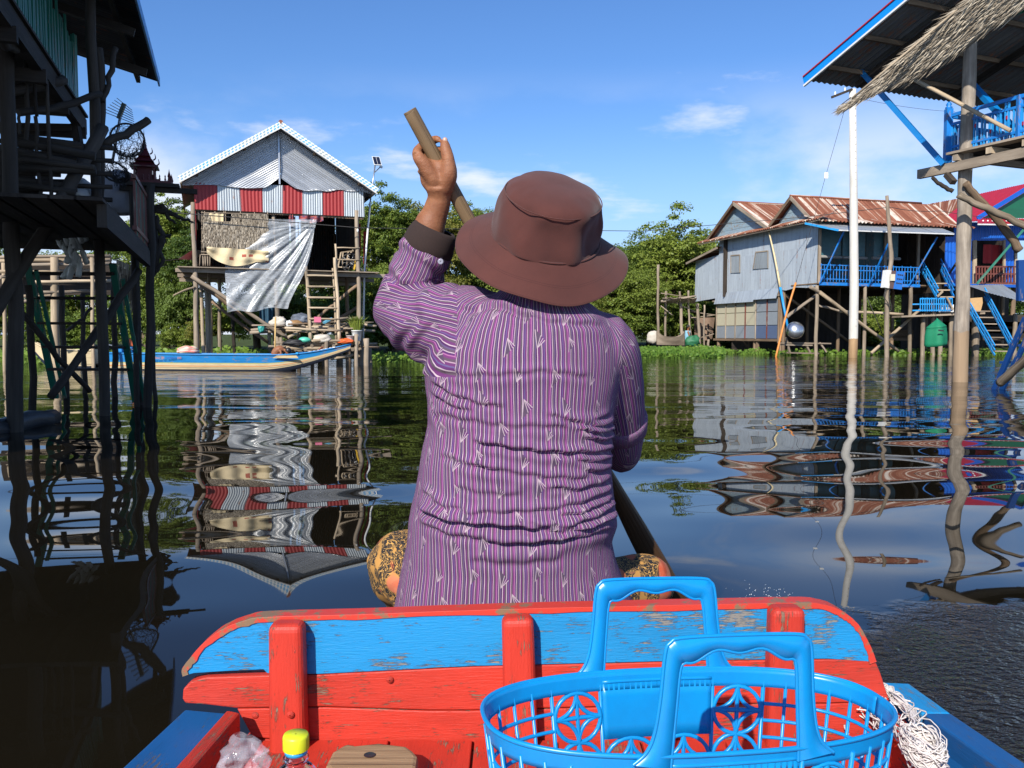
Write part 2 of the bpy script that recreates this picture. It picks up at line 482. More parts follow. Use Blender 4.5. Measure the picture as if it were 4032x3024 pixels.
M['black'] = plain('black', (.02, .02, .022), .6)
M['rope'] = plain('rope', (.045, .042, .04), .8)
M['white_plastic'] = plain('white_plastic', (.75, .75, .72), .35, var=.1)
M['leaf_a'] = leafmat('leaf_a', (.045, .085, .012), (.13, .20, .028), (.26, .31, .05))
M['leaf_b'] = leafmat('leaf_b', (.030, .065, .012), (.085, .15, .024), (.18, .245, .045))
M['leaf_c'] = leafmat('leaf_c', (.075, .095, .014), (.16, .18, .028), (.27, .25, .05))
M['hyacinth'] = leafmat('hyacinth', (.045, .12, .010), (.11, .23, .025), (.22, .33, .05), .4)
# ================================================================== water
def make_water():
    rows = [-5.0]
    while rows[-1] < 90:
        y = rows[-1]; rows.append(y + (0.035 if y < 6 else 0.035 + (y - 6) * 0.011))
    rows += [120, 180, 300, 600, 1500, 4000]
    ncol = 460
    ys = np.array(rows); t = np.linspace(-1.45, 1.45, ncol)
    t = np.sign(t) * np.abs(t) ** 1.15
    X = np.outer(2.6 + 0.80 * np.maximum(ys, 0), t); Y = np.repeat(ys[:, None], ncol, 1)
    rs = np.random.RandomState(5)
    Z = np.zeros_like(X)
    dist = np.sqrt(X ** 2 + Y ** 2)
    fade = np.clip((70 - dist) / 50, 0, 1)
    # slow swell left by boats: crests lie mostly across the channel
    for k in range(17):
        lam = 0.42 * (1.17 ** k); a = R(90) + rs.normal(0, .42)
        kx, ky = math.cos(a) * 2 * math.pi / lam, math.sin(a) * 2 * math.pi / lam
        slope = 0.0112 * (1.0 if lam > .8 else .32) * (1 if lam < 2.6 else .75)
        amp = slope * lam / (2 * math.pi) * rs.uniform(.7, 1.3)
        res = np.clip((lam / (0.05 + dist * 0.012) - 3) / 3, 0, 1)
        g = 0.7 + .3 * np.sin(X * .5 / lam + k) * np.sin(Y * .33 / lam + 2 * k)
        Z += amp * res * fade * g * np.sin(kx * X + ky * Y + rs.uniform(0, 6.28))
    me = bpy.data.meshes.new('water')
    nr = len(rows); V = np.stack([X, Y, Z], -1).reshape(-1, 3)
    i = np.arange((nr - 1) * (ncol - 1)); r, c = i // (ncol - 1), i % (ncol - 1); b = r * ncol + c
    F = np.stack([b, b + 1, b + ncol + 1, b + ncol], 1)
    me.vertices.add(len(V)); me.vertices.foreach_set('co', V.ravel())
    me.loops.add(F.size); me.loops.foreach_set('vertex_index', F.ravel())
    me.polygons.add(len(F)); me.polygons.foreach_set('loop_start', np.arange(len(F)) * 4); me.polygons.foreach_set('loop_total', np.full(len(F), 4))
    me.polygons.foreach_set('use_smooth', np.ones(len(F), bool))
    me.update(calc_edges=True)
    n = NT('water'); pos = n.node('ShaderNodeNewGeometry').outputs['Position']
    sx = n.node('ShaderNodeSeparateXYZ', Vector=pos)
    # wind ripples, finer, mostly across the channel
    r1 = n.noise(n.mapping(pos, (.22, 2.6, 1)), 1.5, 2, .5)
    r2 = n.noise(n.mapping(pos, (.3, 2.6, 1)), 5.0, 2, .5)
    far = n.rng(sx.outputs[1], 7, 24, .0, 1.0, True)
    h = n.math('MULTIPLY', n.math('ADD', n.math('MULTIPLY', r1, .026), n.math('MULTIPLY', r2, .0025)), far)
    # drips and stirred water beside the paddle
    dx = n.math('DIVIDE', n.math('SUBTRACT', sx.outputs[0], 1.60), 1.10)
    dy = n.math('DIVIDE', n.math('SUBTRACT', sx.outputs[1], 1.95), 1.10)
    rr = n.math('SQRT', n.math('ADD', n.math('MULTIPLY', dx, dx), n.math('MULTIPLY', dy, dy)))
    wob = n.noise(pos, 2.2, 3)
    mask = n.rng(n.math('ADD', rr, n.math('MULTIPLY', n.math('SUBTRACT', wob, .5), .9)), 1.05, .72, 0, 1, True)
    hh = None
    for sc, kk, am in ((4.2, 70., .0026), (7.5, 120., .0016), (13., 200, .0009)):
        v = n.node('ShaderNodeTexVoronoi', Vector=n.mapping(pos, (1, 1, .001), (sc * .37, sc, 0)), Scale=sc, Randomness=1.0)
        d = n.math('DIVIDE', v.outputs['Distance'], sc)
        rings = n.math('MULTIPLY', n.math('SINE', n.math('MULTIPLY', d, kk * 2.2)), n.rng(d, .0, .55 / sc, 1, 0))
        q = n.math('MULTIPLY', rings, am); hh = q if hh is None else n.math('ADD', hh, q)
    ch = n.noise(n.mapping(pos, (1, 1.3, 1)), 30, 3, .6)
    hh = n.math('MULTIPLY', n.math('ADD', hh, n.math('MULTIPLY', ch, .011)), mask)
    v2 = n.node('ShaderNodeTexVoronoi', Vector=n.mapping(pos, (1, 1, .001)), Scale=3.1)   # single drops outside it
    d2 = v2.outputs['Distance']
    m2 = n.rng(rr, 1.55, 1.1, 0, 1, True)
    hd = n.math('MULTIPLY', n.math('MULTIPLY', n.math('SINE', n.math('MULTIPLY', d2, 85.)), n.rng(d2, .0, .17, .0011, 0)), m2)
    nb = n.bump(n.math('ADD', n.math('ADD', h, hh), hd), 1.0, 1.0)
    mud = n.mix(n.rng(n.noise(pos, .8, 3), .35, .7), (.009, .007, .004), (.006, .005, .003))
    m = n.done(n.bsdf(mud, .015, nrm=nb, IOR=1.333))
    o = link_mesh(me, 'water', None, m)
    o['kind'] = 'structure'
make_water()

# ================================================================== land behind the houses
def make_bank():
    edge = [(-300, 60), (-60, 36), (-20, 33.5), (-13, 31.5), (-8, 32), (-4, 34.5), (-1, 41), (3, 47), (7, 49.5), (10, 50), (14, 49), (20, 46), (28, 44.5), (45, 44), (90, 46), (400, 70)]
    offs = [(0, -.25), (.6, -.04), (1.6, .08), (4, .2), (12, .32), (40, .4), (120, .4), (800, .5), (3600, .5)]
    pts = []
    for k in range(len(edge) - 1):
        for t in np.linspace(0, 1, 7)[:-1]: pts.append((lerp(edge[k][0], edge[k + 1][0], t), lerp(edge[k][1], edge[k + 1][1], t)))
    pts.append(edge[-1])
    m = MB(); n = len(pts); vs, fs = [], []
    for o, z in offs:
        for x, y in pts:
            j = mnoise.noise(Vector((x * .6, o, 0))) * .5 if o < 5 else 0
            vs.append((x, y + o + j, z + (mnoise.noise(Vector((x * .5, (y + o) * .5, 1))) * .08 if o > 1 else 0)))
    for j in range(len(offs) - 1):
        for i in range(n - 1): fs.append((j * n + i, j * n + i + 1, (j + 1) * n + i + 1, (j + 1) * n + i))
    m.add(vs, fs, None, True)
    t = NT('bank_soil'); pos = t.coord('Object'); a = t.noise(pos, 1.5, 6, .65)
    c = t.ramp(a, [(.3, (.045, .035, .02)), (.5, (.05, .07, .015)), (.7, (.09, .12, .03))])
    o = m.build('river_bank', t.done(t.bsdf(c, .95, nrm=t.bump(a, .6, .1), spec=.1)))
    o['kind'] = 'structure'
make_bank()

# ================================================================== trees and plants
def np_mesh(name, V, F, smooth=False):
    me = bpy.data.meshes.new(name); k = F.shape[1]
    me.vertices.add(len(V)); me.vertices.foreach_set('co', V.astype(np.float32).ravel())
    me.loops.add(F.size); me.loops.foreach_set('vertex_index', F.astype(np.int32).ravel())
    me.polygons.add(len(F)); me.polygons.foreach_set('loop_start', np.arange(len(F)) * k); me.polygons.foreach_set('loop_total', np.full(len(F), k))
    me.polygons.foreach_set('use_smooth', np.full(len(F), smooth))
    me.update(calc_edges=True)
    return me
def leaves(pos, nrm, size, rs, aspect=.5):
    """one bent leaf (two quads) at each position"""
    n = len(pos)
    a = rs.normal(size=(n, 3)); a -= (a * nrm).sum(1)[:, None] * nrm; a /= np.linalg.norm(a, axis=1)[:, None] + 1e-9
    b = np.cross(nrm, a); s = size[:, None]
    V = np.stack([pos, pos + a * s * .55 + b * s * aspect * .5 - nrm * s * .06, pos + a * s - nrm * s * .22, pos + a * s * .55 - b * s * aspect * .5 - nrm * s * .06], 1).reshape(-1, 3)
    F = np.arange(n * 4).reshape(-1, 4)
    return V, F
def crown_mesh(name, seed, rx, rz, nclump, per, size, hollow=.55, droop=.0):
    rs = np.random.RandomState(seed)
    P_, N_ = [], []
    for k in range(nclump):
        d = rs.normal(size=3); d /= np.linalg.norm(d)
        if d[2] < -.55: d[2] *= -.6
        rad = rs.uniform(hollow, 1.0) ** .7
        lump = 1 + .32 * mnoise.noise(Vector(d * 1.6) + Vector((seed, 0, 0))) + .22 * mnoise.noise(Vector(d * 3.6) + Vector((0, seed, 0)))
        c = d * np.array([rx, rx, rz]) * rad * lump
        cr = rs.uniform(.20, .42) * rx * .62
        q = rs.normal(size=(per, 3)); q /= np.linalg.norm(q, axis=1)[:, None]
        q[:, 2] = np.where(q[:, 2] < -.2, -q[:, 2] * .5, q[:, 2])
        rr = rs.uniform(.45, 1.0, per)[:, None]
        P_.append(c + q * rr * np.array([cr, cr, cr * .8]))
        nn = q * .8 + np.array([0, 0, .7]) + rs.normal(size=(per, 3)) * .55
        N_.append(nn / np.linalg.norm(nn, axis=1)[:, None])
    pos = np.concatenate(P_); nrm = np.concatenate(N_)
    V, F = leaves(pos, nrm, rs.uniform(.6, 1.3, len(pos)) * size, rs, .62)
    return np_mesh(name, V, F)
CROWN = [crown_mesh('crown_a', 3, 2.6, 2.3, 270, 130, .135, .35), crown_mesh('crown_b', 11, 2.3, 2.7, 260, 130, .13, .3),
         crown_mesh('crown_c', 23, 2.9, 2.0, 280, 130, .135, .4), crown_mesh('bush_a', 31, 1.5, 1.1, 150, 120, .10, .2)]
def tree(x, y, z0, H, crown, scale, mat, label, seed, trunk=.12, cz=None, bush=False, rz=0., name=None, lean=0):
    """trunk with limbs up to height H, a crown of leaf clumps round its top"""
    t = root(name or ('bush' if bush else 'tree'), (x, y, z0), label, 'bush' if bush else 'tree', 'bushes on the bank' if bush else 'trees behind the houses', rz)
    r = random.Random(seed); m = MB()
    top = Vector((x + lean, y, z0 + H)); base = Vector((x, y, z0 - .15))
    cc = Vector((x + lean, y, cz if cz is not None else z0 + H))
    m.tube([base, mid(base, top, .35) + Vector((r.uniform(-.15, .15), 0, 0)), mid(base, top, .7) + Vector((r.uniform(-.2, .2), 0, 0)), top], [trunk * 1.25, trunk, trunk * .75, trunk * .4], 8, sub=3, wob=.02)
    for k in range(7 if not bush else 5):
        a = r.uniform(0, 6.28); s = mid(base, top, r.uniform(.4, .85))
        rad = 1.7 * scale * r.uniform(.5, 1); e = cc + Vector((math.cos(a) * rad, math.sin(a) * rad, r.uniform(-.5, 1.2) * scale))
        m.tube([s, mid(s, e, .5) + Vector((0, 0, r.uniform(-.2, .3))), e], [trunk * .45, trunk * .3, trunk * .1], 5, sub=3, wob=.03)
    m.build('trunk', M['bark'], t)
    me = crown
    if mat is not None:
        key = (crown.name, mat.name)
        if key not in CROWNS:
            c2 = crown.copy(); c2.materials.clear(); c2.materials.append(mat); CROWNS[key] = c2
        me = CROWNS[key]
    o = bpy.data.objects.new('crown', me); col.objects.link(o); o.parent = t
    o.location = ROOTM[t.name] @ cc; o.scale = (scale, scale, scale * (1 if bush else 1.05)); o.rotation_euler = (0, 0, r.uniform(0, 6.28))
    if not bush and cc.z - z0 > 2.2:      # the lower storey of foliage round the trunk
        o = bpy.data.objects.new('lower_crown', me); col.objects.link(o); o.parent = t
        k = (cc.z - z0) / 2.6 * .55
        o.location = ROOTM[t.name] @ Vector((x + r.uniform(-.6, .6), y - .2, z0 + (cc.z - z0) * .42)); o.scale = (scale * .92, scale * .92, k); o.rotation_euler = (0, 0, r.uniform(0, 6.28))
    return t
CROWNS = {}
M['bark'] = wood('bark', (.10, .075, .05), (.22, .17, .12), .5)
def tree_at(px, py_top, D, width_px, kind, mat, label, seed, base=None, **kw):
    """a tree whose crown top is seen at (px, py_top) at distance D with that crown width"""
    w = width_px / FPX * D; cr = CROWN[kind]; rx = (2.6, 2.3, 2.9, 1.5)[kind]; rz = (2.3, 2.7, 2.0, 1.1)[kind]
    s = w / (2 * rx) / 1.08; top = P((px, py_top), D); z0 = .1 if base is None else base
    cz = top.z - rz * s * 1.22
    tree(top.x, D, z0, max(cz - z0 + rz * s * .5, .4), cr, s, mat, label, seed, cz=cz, **kw)
A, B_, C_ = M['leaf_a'], M['leaf_b'], M['leaf_c']
T = [(640, 735, 36, 330, 1, A, 'dark leafy tree between the red shrine and the gabled house'),
     (745, 900, 35, 260, 0, B_, 'lower leafy tree beside the left post of the gabled house'),
     (560, 860, 40, 300, 2, B_, 'dark tree behind the red shrine'),
     (1010, 900, 41, 420, 2, B_, 'tree standing directly behind the gabled house'),
     (1260, 900, 39, 420, 0, B_, 'broad tree seen through the open veranda of the gabled house'),
     (1540, 725, 41, 330, 1, A, 'tall sunlit tree beside the solar street lamp'),
     (1690, 790, 43, 380, 0, C_, 'yellowish green tree behind the raised arm'),
     (1850, 800, 45, 360, 2, A, 'broad green tree behind the brown hat'),
     (1560, 1010, 38, 330, 3, A, 'bushy low tree to the right of the gabled house'),
     (2060, 900, 52, 460, 2, B_, 'tree rising behind the brim of the brown hat'),
     (2330, 985, 54, 360, 0, A, 'bushy tree to the right of the brown hat'),
     (2480, 1040, 51, 340, 2, A, 'rounded bushy tree beside the hat brim'),
     (2660, 815, 55, 420, 1, A, 'tallest tree, to the left of the grey tin house'),
     (2560, 905, 57, 330, 0, B_, 'dark tree between the hat and the tallest tree'),
     (2790, 1000, 58, 360, 2, B_, 'dark tree directly behind the grey tin house'),
     (3050, 1000, 66, 400, 0, B_, 'tree behind the rusty roofs'),
     (2600, 970, 60, 380, 2, A, 'sunlit tree behind the tall bare pole'),
     (2740, 900, 58, 330, 0, A, 'leafy tree touching the roof edge of the grey house'), (2180, 930, 58, 420, 1, A, 'tree behind the hat crown'),
     (1960, 850, 50, 380, 0, B_, 'dark tree behind the hat and the arm'), (1470, 830, 43, 300, 2, B_, 'dark tree behind the right eave of the gabled house'),
     (3300, 1060, 64, 420, 2, B_, 'low tree behind the veranda house'), (3560, 1070, 66, 420, 0, B_, 'low tree behind the meter pole'), (3850, 1060, 66, 460, 2, B_, 'low tree behind the blue house'),
     (300, 980, 44, 420, 2, A, 'tree behind the stilts of the shaded house'), (60, 960, 46, 420, 0, B_, 'dark tree at the far end behind the shaded house')]
for i, (px, py, D, w, k, m_, lb) in enumerate(T):
    tree_at(px, py, D, w, k, m_, lb, 40 + i, trunk=.16)
BU = [(870, 1180, 33, 250, A, 'bush behind the slanting posts of the gabled house'), (1010, 1140, 34, 280, B_, 'dark bush behind the hanging plastic sheet'),
      (1150, 1130, 35, 300, A, 'bush behind the wooden ladder'), (1330, 1160, 36, 260, B_, 'bush behind the stacked poles of the landing'),
      (700, 1270, 34, 170, A, 'low bush left of the gabled house posts'), (800, 1240, 32.6, 150, C_, 'small bright bush beside the pale posts'),
      (1560, 1190, 38, 300, A, 'bush on the bank to the right of the landing'), (1740, 1150, 42, 340, C_, 'yellowish bush behind the purple sleeve'),
      (1400, 1230, 34.5, 190, B_, 'dark bush between the landing and the water'),
      (2420, 1130, 50.5, 300, A, 'bright bush to the right of the shoulder'), (2560, 1170, 52, 280, A, 'bush behind the tall bare pole'),
      (2690, 1130, 53, 260, B_, 'dark bush behind the bamboo drying rack'), (2340, 1160, 50, 240, C_, 'yellow tinged bush beside the shoulder'),
      (2800, 1240, 54, 240, B_, 'dark bush behind the rack posts'), (3010, 1220, 53, 300, B_, 'dark bush under the grey tin house'), (3260, 1210, 54, 320, B_, 'dark bush behind the concrete pole'),
      (3480, 1215, 54, 300, A, 'bush behind the veranda posts'), (3700, 1210, 54, 320, B_, 'dark bush behind the green fish cage'), (3930, 1215, 54, 320, A, 'bush behind the blue stairs'),
      (420, 1190, 40, 280, A, 'bush seen through the ladder of the shaded house'), (220, 1200, 40, 300, B_, 'dark bush behind the shaded posts'), (1880, 1180, 46, 340, A, 'bush behind the back of the rower'), (2100, 1180, 48, 360, B_, 'dark bush on the bank below the hat')]
for i, (px, py, D, w, m_, lb) in enumerate(BU):
    tree_at(px, py, D, w, 3, m_, lb, 90 + i, bush=True, trunk=.06)

def hyacinth(px0, px1, D0, D1, count, label, seed, h=.22, thr=.42):
    rs = np.random.RandomState(seed)
    u = rs.uniform(0, 1, count); D = D0 + (D1 - D0) * rs.uniform(0, 1, count) ** .8
    px = px0 + (px1 - px0) * u
    X = (px - 2016) / FPX * D
    edge = .55 + .45 * np.array([mnoise.noise(Vector((x * .9, d * .9, seed))) for x, d in zip(X, D)])
    keep = edge > thr; X, D, edge = X[keep], D[keep], edge[keep]; n = len(X)
    z = rs.uniform(.02, 1, n) * h * (.6 + edge)
    nrm = np.stack([rs.normal(0, .6, n), rs.normal(-.55, .5, n), np.full(n, .8)], 1); nrm /= np.linalg.norm(nrm, axis=1)[:, None]
    V, F = leaves(np.stack([X, D, z], 1), nrm, rs.uniform(.10, .20, n), rs, .85)
    st = np.stack([np.stack([X, D, np.full(n, -.02)], 1), np.stack([X + .008, D, np.full(n, -.02)], 1), np.stack([X + .02, D, z], 1), np.stack([X, D, z], 1)], 1).reshape(-1, 3)
    F2 = np.arange(n * 4).reshape(-1, 4) + len(V)
    me = np_mesh('water_hyacinth', np.concatenate([V, st]), np.concatenate([F, F2]))
    o = link_mesh(me, 'water_hyacinth', None, M['hyacinth'])
    tag(o, label, 'water plants', None, 'stuff')
hyacinth(2300, 2850, 35.0, 43, 7000, 'mat of green water hyacinth in front of the bamboo drying rack', 1, .30)
hyacinth(2830, 3330, 39.0, 43.5, 1500, 'thin row of water hyacinth under the grey tin house', 2, .2, .58)
hyacinth(3330, 4250, 39.5, 43, 2600, 'water hyacinth among the posts of the veranda house', 3, .2, .56)
hyacinth(1440, 1800, 29.5, 36, 2600, 'water hyacinth to the right of the wooden landing', 4, .2)
hyacinth(560, 1050, 29.5, 32.5, 2600, 'low green plants behind the long blue boat', 5, .38)
hyacinth(-100, 520, 27.5, 33, 2000, 'green plants behind the stilts of the shaded house', 6, .3)
# ================================================================== the gabled house with striped front
HL = Frame((-9.63, 26.0, 0), 20)
def hz(p, y=0): return HL.hy(p, y)
n = NT('fascia_print'); uv = n.coord('UV')                       # blue and white diamond print along the barge boards
sxy = n.node('ShaderNodeSeparateXYZ', Vector=uv)
wv = n.math('SINE', n.math('MULTIPLY', n.math('ADD', sxy.outputs[0], n.math('MULTIPLY', sxy.outputs[1], 1.2)), 26.))
wv2 = n.math('SINE', n.math('MULTIPLY', n.math('SUBTRACT', sxy.outputs[0], n.math('MULTIPLY', sxy.outputs[1], 2.2)), 26.))
pat = n.math('GREATER_THAN', n.math('MULTIPLY', wv, wv2), .05)
patch = n.noise(uv, 1.3, 2)
cb = n.mix(n.rng(patch, .4, .6), (.30, .36, .36), (.10, .38, .66))
M['fascia_print'] = n.done(n.bsdf(n.mix(pat, (.78, .78, .74), cb), .5))
n = NT('cream_cloth'); a = n.noise(n.coord('Object'), 3.2, 1); w_ = n.node('ShaderNodeTexVoronoi', {'feature': 'F1', 'distance': 'CHEBYCHEV'}, Vector=n.coord('UV'), Scale=3.2).outputs['Distance']
cl = n.mix(n.math('LESS_THAN', w_, .17), (.62, .50, .30), (.33, .08, .05))
M['cream_cloth'] = n.done(n.bsdf(cl, .9, nrm=n.bump(n.noise(n.coord('Object'), 9, 4), .4, .03)))
n = NT('clear_plastic_sheet'); po = n.coord('Object')
wr = n.noise(n.mapping(po, (2.2, 2.2, 7)), 2.6, 5, .6, 1.2); wr2 = n.noise(n.mapping(po, (9, 9, 2)), 1.3, 3)
nb = n.bump(n.math('ADD', wr, n.math('MULTIPLY', wr2, .5)), .22, .03)
pb = n.bsdf((.55, .58, .60), .24, nrm=nb, spec=1.0)
M['clear_sheet'] = n.done(n.node('ShaderNodeMixShader', _0=n.rng(wr, .3, .7, .30, .62), _1=n.node('ShaderNodeBsdfTransparent').outputs[0], _2=pb).outputs[0])
n = NT('thatch'); g = n.node('ShaderNodeNewGeometry').outputs['Random Per Island']
M['thatch'] = n.done(n.bsdf(n.ramp(g, [(0, (.12, .095, .07)), (.5, (.29, .24, .175)), (1, (.50, .43, .33))]), .9, spec=.15))
n = NT('check_cloth'); uv = n.coord('Object'); wv = n.noise(n.mapping(uv, (3, 3, 26)), 1.4, 2)
M['check_cloth'] = n.done(n.bsdf(n.ramp(wv, [(.3, (.30, .03, .03)), (.45, (.05, .06, .12)), (.55, (.40, .10, .06)), (.7, (.10, .16, .22))], 'CONSTANT'), .9))
M['red_cloth'] = plain('red_cloth', (.42, .03, .03), .9)
M['blue_cloth'] = plain('blue_cloth', (.05, .13, .20), .9)
M['gourd'] = plain('gourd', (.30, .17, .07), .7)
M['sack'] = plain('sack', (.55, .50, .42), .9)
M['grey_cloth'] = plain('grey_cloth', (.22, .25, .30), .9, var=.7, scale=4)
M['teal'] = plain('teal', (.03, .28, .25), .5)
M['mint'] = plain('mint', (.10, .55, .38), .4)
M['orange'] = plain('orange', (.75, .13, .03), .5)
M['pink'] = plain('pink', (.75, .18, .28), .6)
M['bulb'] = plain('bulb', (.85, .84, .80), .2)
M['rubber'] = plain('rubber', (.03, .03, .03), .7)
M['steel'] = plain('steel', (.45, .46, .47), .35, .8)
n = NT('solar_cells'); M['solar_cells'] = n.done(n.bsdf((.012, .016, .035), .15, nrm=n.bump(n.node('ShaderNodeTexBrick', Vector=n.coord('UV'), Scale=12.).outputs[1], .1, .002)))

def thatch_strips(m, quad, rows, cols, length, seed, width=.05, skip=None, lift=.02, nv=None):
    """rows of dry leaf strips hanging on a panel given by its corners a (top left) b c d"""
    r = random.Random(seed); a, b, c, d = quad
    nrm = nv or (b - a).cross(d - a).normalized()
    for j in range(rows):
        v = j / rows
        for i in range(cols):
            u = (i + r.uniform(-.4, .4)) / cols
            if u < 0 or u > 1 or (skip and skip(u, v)): continue
            p = a.lerp(b, u).lerp(d.lerp(c, u), v); q = a.lerp(b, u).lerp(d.lerp(c, u), v + .01)
            dn = (q - p).normalized(); sd = dn.cross(nrm)
            L = length * r.uniform(.7, 1.25); w = width * r.uniform(.5, 1.2); tw = r.uniform(-.5, .5)
            dn = (dn + sd * r.gauss(0, .16)).normalized()
            o = nrm * (lift * r.uniform(.5, 1.6))
            sd2 = (sd + nrm * tw).normalized()
            p1 = p + dn * L * .55 + o * 1.4; p2 = p + dn * L + o * r.uniform(.8, 2.6)
            m.add([p - sd2 * w / 2 + o * .3, p + sd2 * w / 2 + o * .3, p1 + sd2 * w / 2, p1 - sd2 * w / 2, p2], [(0, 1, 2, 3), (3, 2, 4)])
    return m

def gabled_house():
    t = root('stilt_house', HL.w(2.5, 2, 0), 'gabled stilt house with red and grey striped tin front and plastic sheet', 'house', None, HL.a)
    W = 5.04; DEP = 5.6; OV = .55
    ap = HL.loc(hz(zC(1105, 178), -OV)); el = HL.loc(hz(zC(150, 700), -OV)); er = HL.loc(hz(zC(2020, 795), -OV))
    ez = (el.z + er.z) / 2; xm = (el.x + er.x) / 2; ap.x = xm
    xl, xr = el.x, er.x
    sl = (ap.z - ez) / (xm - xl)
    rake = lambda x: ap.z - abs(x - xm) * sl
    # roof: sheets on both slopes, each a piece
    N = 7
    for sgn, xe in ((-1, xl), (1, xr)):
        rf = MB().beam(HL.w(xe, -OV + .1, ez - .06), HL.w(xe, DEP, ez - .06), .05, .10).build('eave_purlin', M['grey_wood'], t)
        for k in range(N):
            y0 = -OV + (DEP + OV) * k / N; y1 = -OV + (DEP + OV) * (k + 1) / N + .05
            z0 = .004 * (k % 2)
            MB().corr(HL.w(xm, y0, ap.z + z0), HL.w(xm, y1, ap.z + z0), HL.w(xe, y1, ez + z0), HL.w(xe, y0, ez + z0), .09, .010, 1, 5).build('roof_sheet', M['grey_tin'], t)
        for f in (.12, .36, .6, .84):
            x = lerp(xm, xe, f); MB().beam(HL.w(x, -OV + .06, rake(x) - .07), HL.w(x, DEP, rake(x) - .07), .05, .07).build('purlin', M['brown_wood'], t)
        # barge board
        a = HL.w(xm, -OV - .02, ap.z + .02); b = HL.w(xe + sgn * .06, -OV - .02, rake(xe + sgn * .06) + .02)
        MB().beam(a, b, .03, .17, (0, 0, 1)).build('barge_board', M['fascia_print'], t)
        MB().beam(a - Vector((0, 0, .10)), b - Vector((0, 0, .10)), .035, .035).build('barge_trim', M['white_paint'], t)
    MB().tube([HL.w(xm, -OV - .03, ap.z + .09), HL.w(xm, DEP, ap.z + .09)], .07, 8).build('ridge_cap', M['rust_tin'], t)
    # gable cladding: tin laid along the slope of the roof, lower edge curled at the middle
    top = [HL.loc(hz(zC(275, 745))), HL.loc(hz(zC(1905, 812)))]
    zt = lambda x: lerp(top[0].z, top[1].z, (x - top[0].x) / (top[1].x - top[0].x)) - .0
    for sgn, xe, nm in ((-1, xl, 'gable_sheet'), (1, xr, 'gable_sheet')):
        m = MB(); nx = 26; nt = 190; H = ap.z - zt(xm) + .45; per = .072
        def fn(u, v, sgn=sgn, xe=xe):
            x = lerp(xe, xm, u) - sgn * (-.02); tt = v * H
            d = abs(x - xm)
            zb = zt(x) - .04 + (max(0, .42 - d) * .75 if d < .42 else 0) + .03 * math.sin(x * 3.1) + (.0 if sgn < 0 else .02 * math.sin(x * 9))
            z = max(rake(x) - .05 - tt, zb)
            clampd = rake(x) - .05 - tt < zb
            y = -.06 + .012 * math.sin(2 * math.pi * tt / per) * (0 if clampd else 1)
            y += .02 * mnoise.noise(Vector((x * 1.3, tt * 1.8, sgn * 5))) + .045 * max(0, mnoise.noise(Vector((x * .8, tt * .9, 3 + sgn))))
            if z - zb < .35: y -= (.35 - (z - zb)) * .28 * (1 - min(1, d / 2.2))
            return HL.w(x, y, z)
        m.grid(fn, nx, nt, uvs=(3.0, H)).build(nm, M['shiny_tin'], t)
    MB().beam(hz(zC(1090, 215), -.1), hz(zC(1100, 745), -.22), .05, .015, HL.uy).build('gable_cover_strip', M['shiny_tin'], t)
    # striped band
    xb = [290, 500, 735, 935, 1125, 1315, 1520, 1715, 1915]; xt = [275, 497, 718, 930, 1127, 1313, 1517, 1712, 1905]
    for k in range(8):
        f0, f1 = k / 8, (k + 1) / 8
        yt0, yt1 = lerp(745, 810, f0) - 22, lerp(745, 810, f1) - 22; yb0, yb1 = lerp(985, 1060, f0), lerp(985, 1060, f1)
        red = k % 2 == 0
        a, b, c, d = (hz(zC(*q), -.03 - .012 * red) for q in ((xt[k] - 4, yt0), (xt[k + 1] + 4, yt1), (xb[k + 1] + 4, yb1), (xb[k] - 4, yb0)))
        MB().corr(a, b, c, d, .11 if red else .072, .009, 3, 6).build('front_sheet', M['red_tin' if red else 'grey_tin'], t)
    # rail under the band, tie beams
    z1 = HL.loc(hz(zC(290, 985))).z
    bar('tie_beam', M['brown_wood'], t, HL.w(-.05, .05, z1 + .02), HL.w(W + .1, .05, z1 - .02), .06, .10)
    # posts down to the river bed
    zf = HL.loc(hz(zC(290, 1535))).z
    def post(xz, y=0., r=.07, zt_=None, zb_=-.6, mat='grey_wood', nm='post'):
        x, lean = xz
        zt_ = zt_ if zt_ is not None else z1 + .2
        pole(nm, M[mat], t, [HL.w(x, y, zb_), HL.w(x + lean * .4, y, lerp(zb_, zt_, .4)), HL.w(x + lean, y, zt_)], [r * 1.1, r, r * .85], 8, .02, 4)
    post((.02, -.03), 0, .078); post((W - .02, -.10), 0, .078); post((2.46, -.12), .15, .07)
    for x, y, mt in ((.45, 2.2, 'pale_wood'), (.75, 4.6, 'grey_wood'), (1.25, 4.4, 'dark_wood'), (2.5, 2.6, 'brown_wood'), (2.5, 5.0, 'grey_wood'), (W, 2.4, 'brown_wood'), (W, 5.0, 'brown_wood'), (.05, 5.2, 'brown_wood')):
        post((x, rng.uniform(-.1, .1)), y, .068, zf + .05 if y < 5 else z1, mat=mt)
    for a, b, D in (((345, 430), (375, 1065), .8), ((395, 470), (405, 1065), 1.0), ((425, 500), (432, 1065), 1.1)):   # slim poles bundled by the left post
        pole('prop_pole', M['pale_wood'], t, [hz(zD(*a), D) , hz(zD(*b), D) - Vector((0, 0, .5))], [.05, .065], 7, .02, 4)
    # floor: bearers, joists, boards
    for k in range(3):
        y = (.05, 2.5, 5.0)[k]
        bar('bearer', M['grey_wood'], t, HL.w(-.55, y - .05, zf - .12), HL.w(W + .9, y - .05, zf - .16), .08, .12)
    nb = 26
    for k in range(nb):
        y = -.12 + k * .21
        MB().beam(HL.w(-.45 + rng.uniform(-.1, .1), y, zf - .03), HL.w(W + .55 + rng.uniform(-.15, .2), y, zf - .06), .185, .03).build('floor_board', M['brown_wood' if k else 'grey_wood'], t)
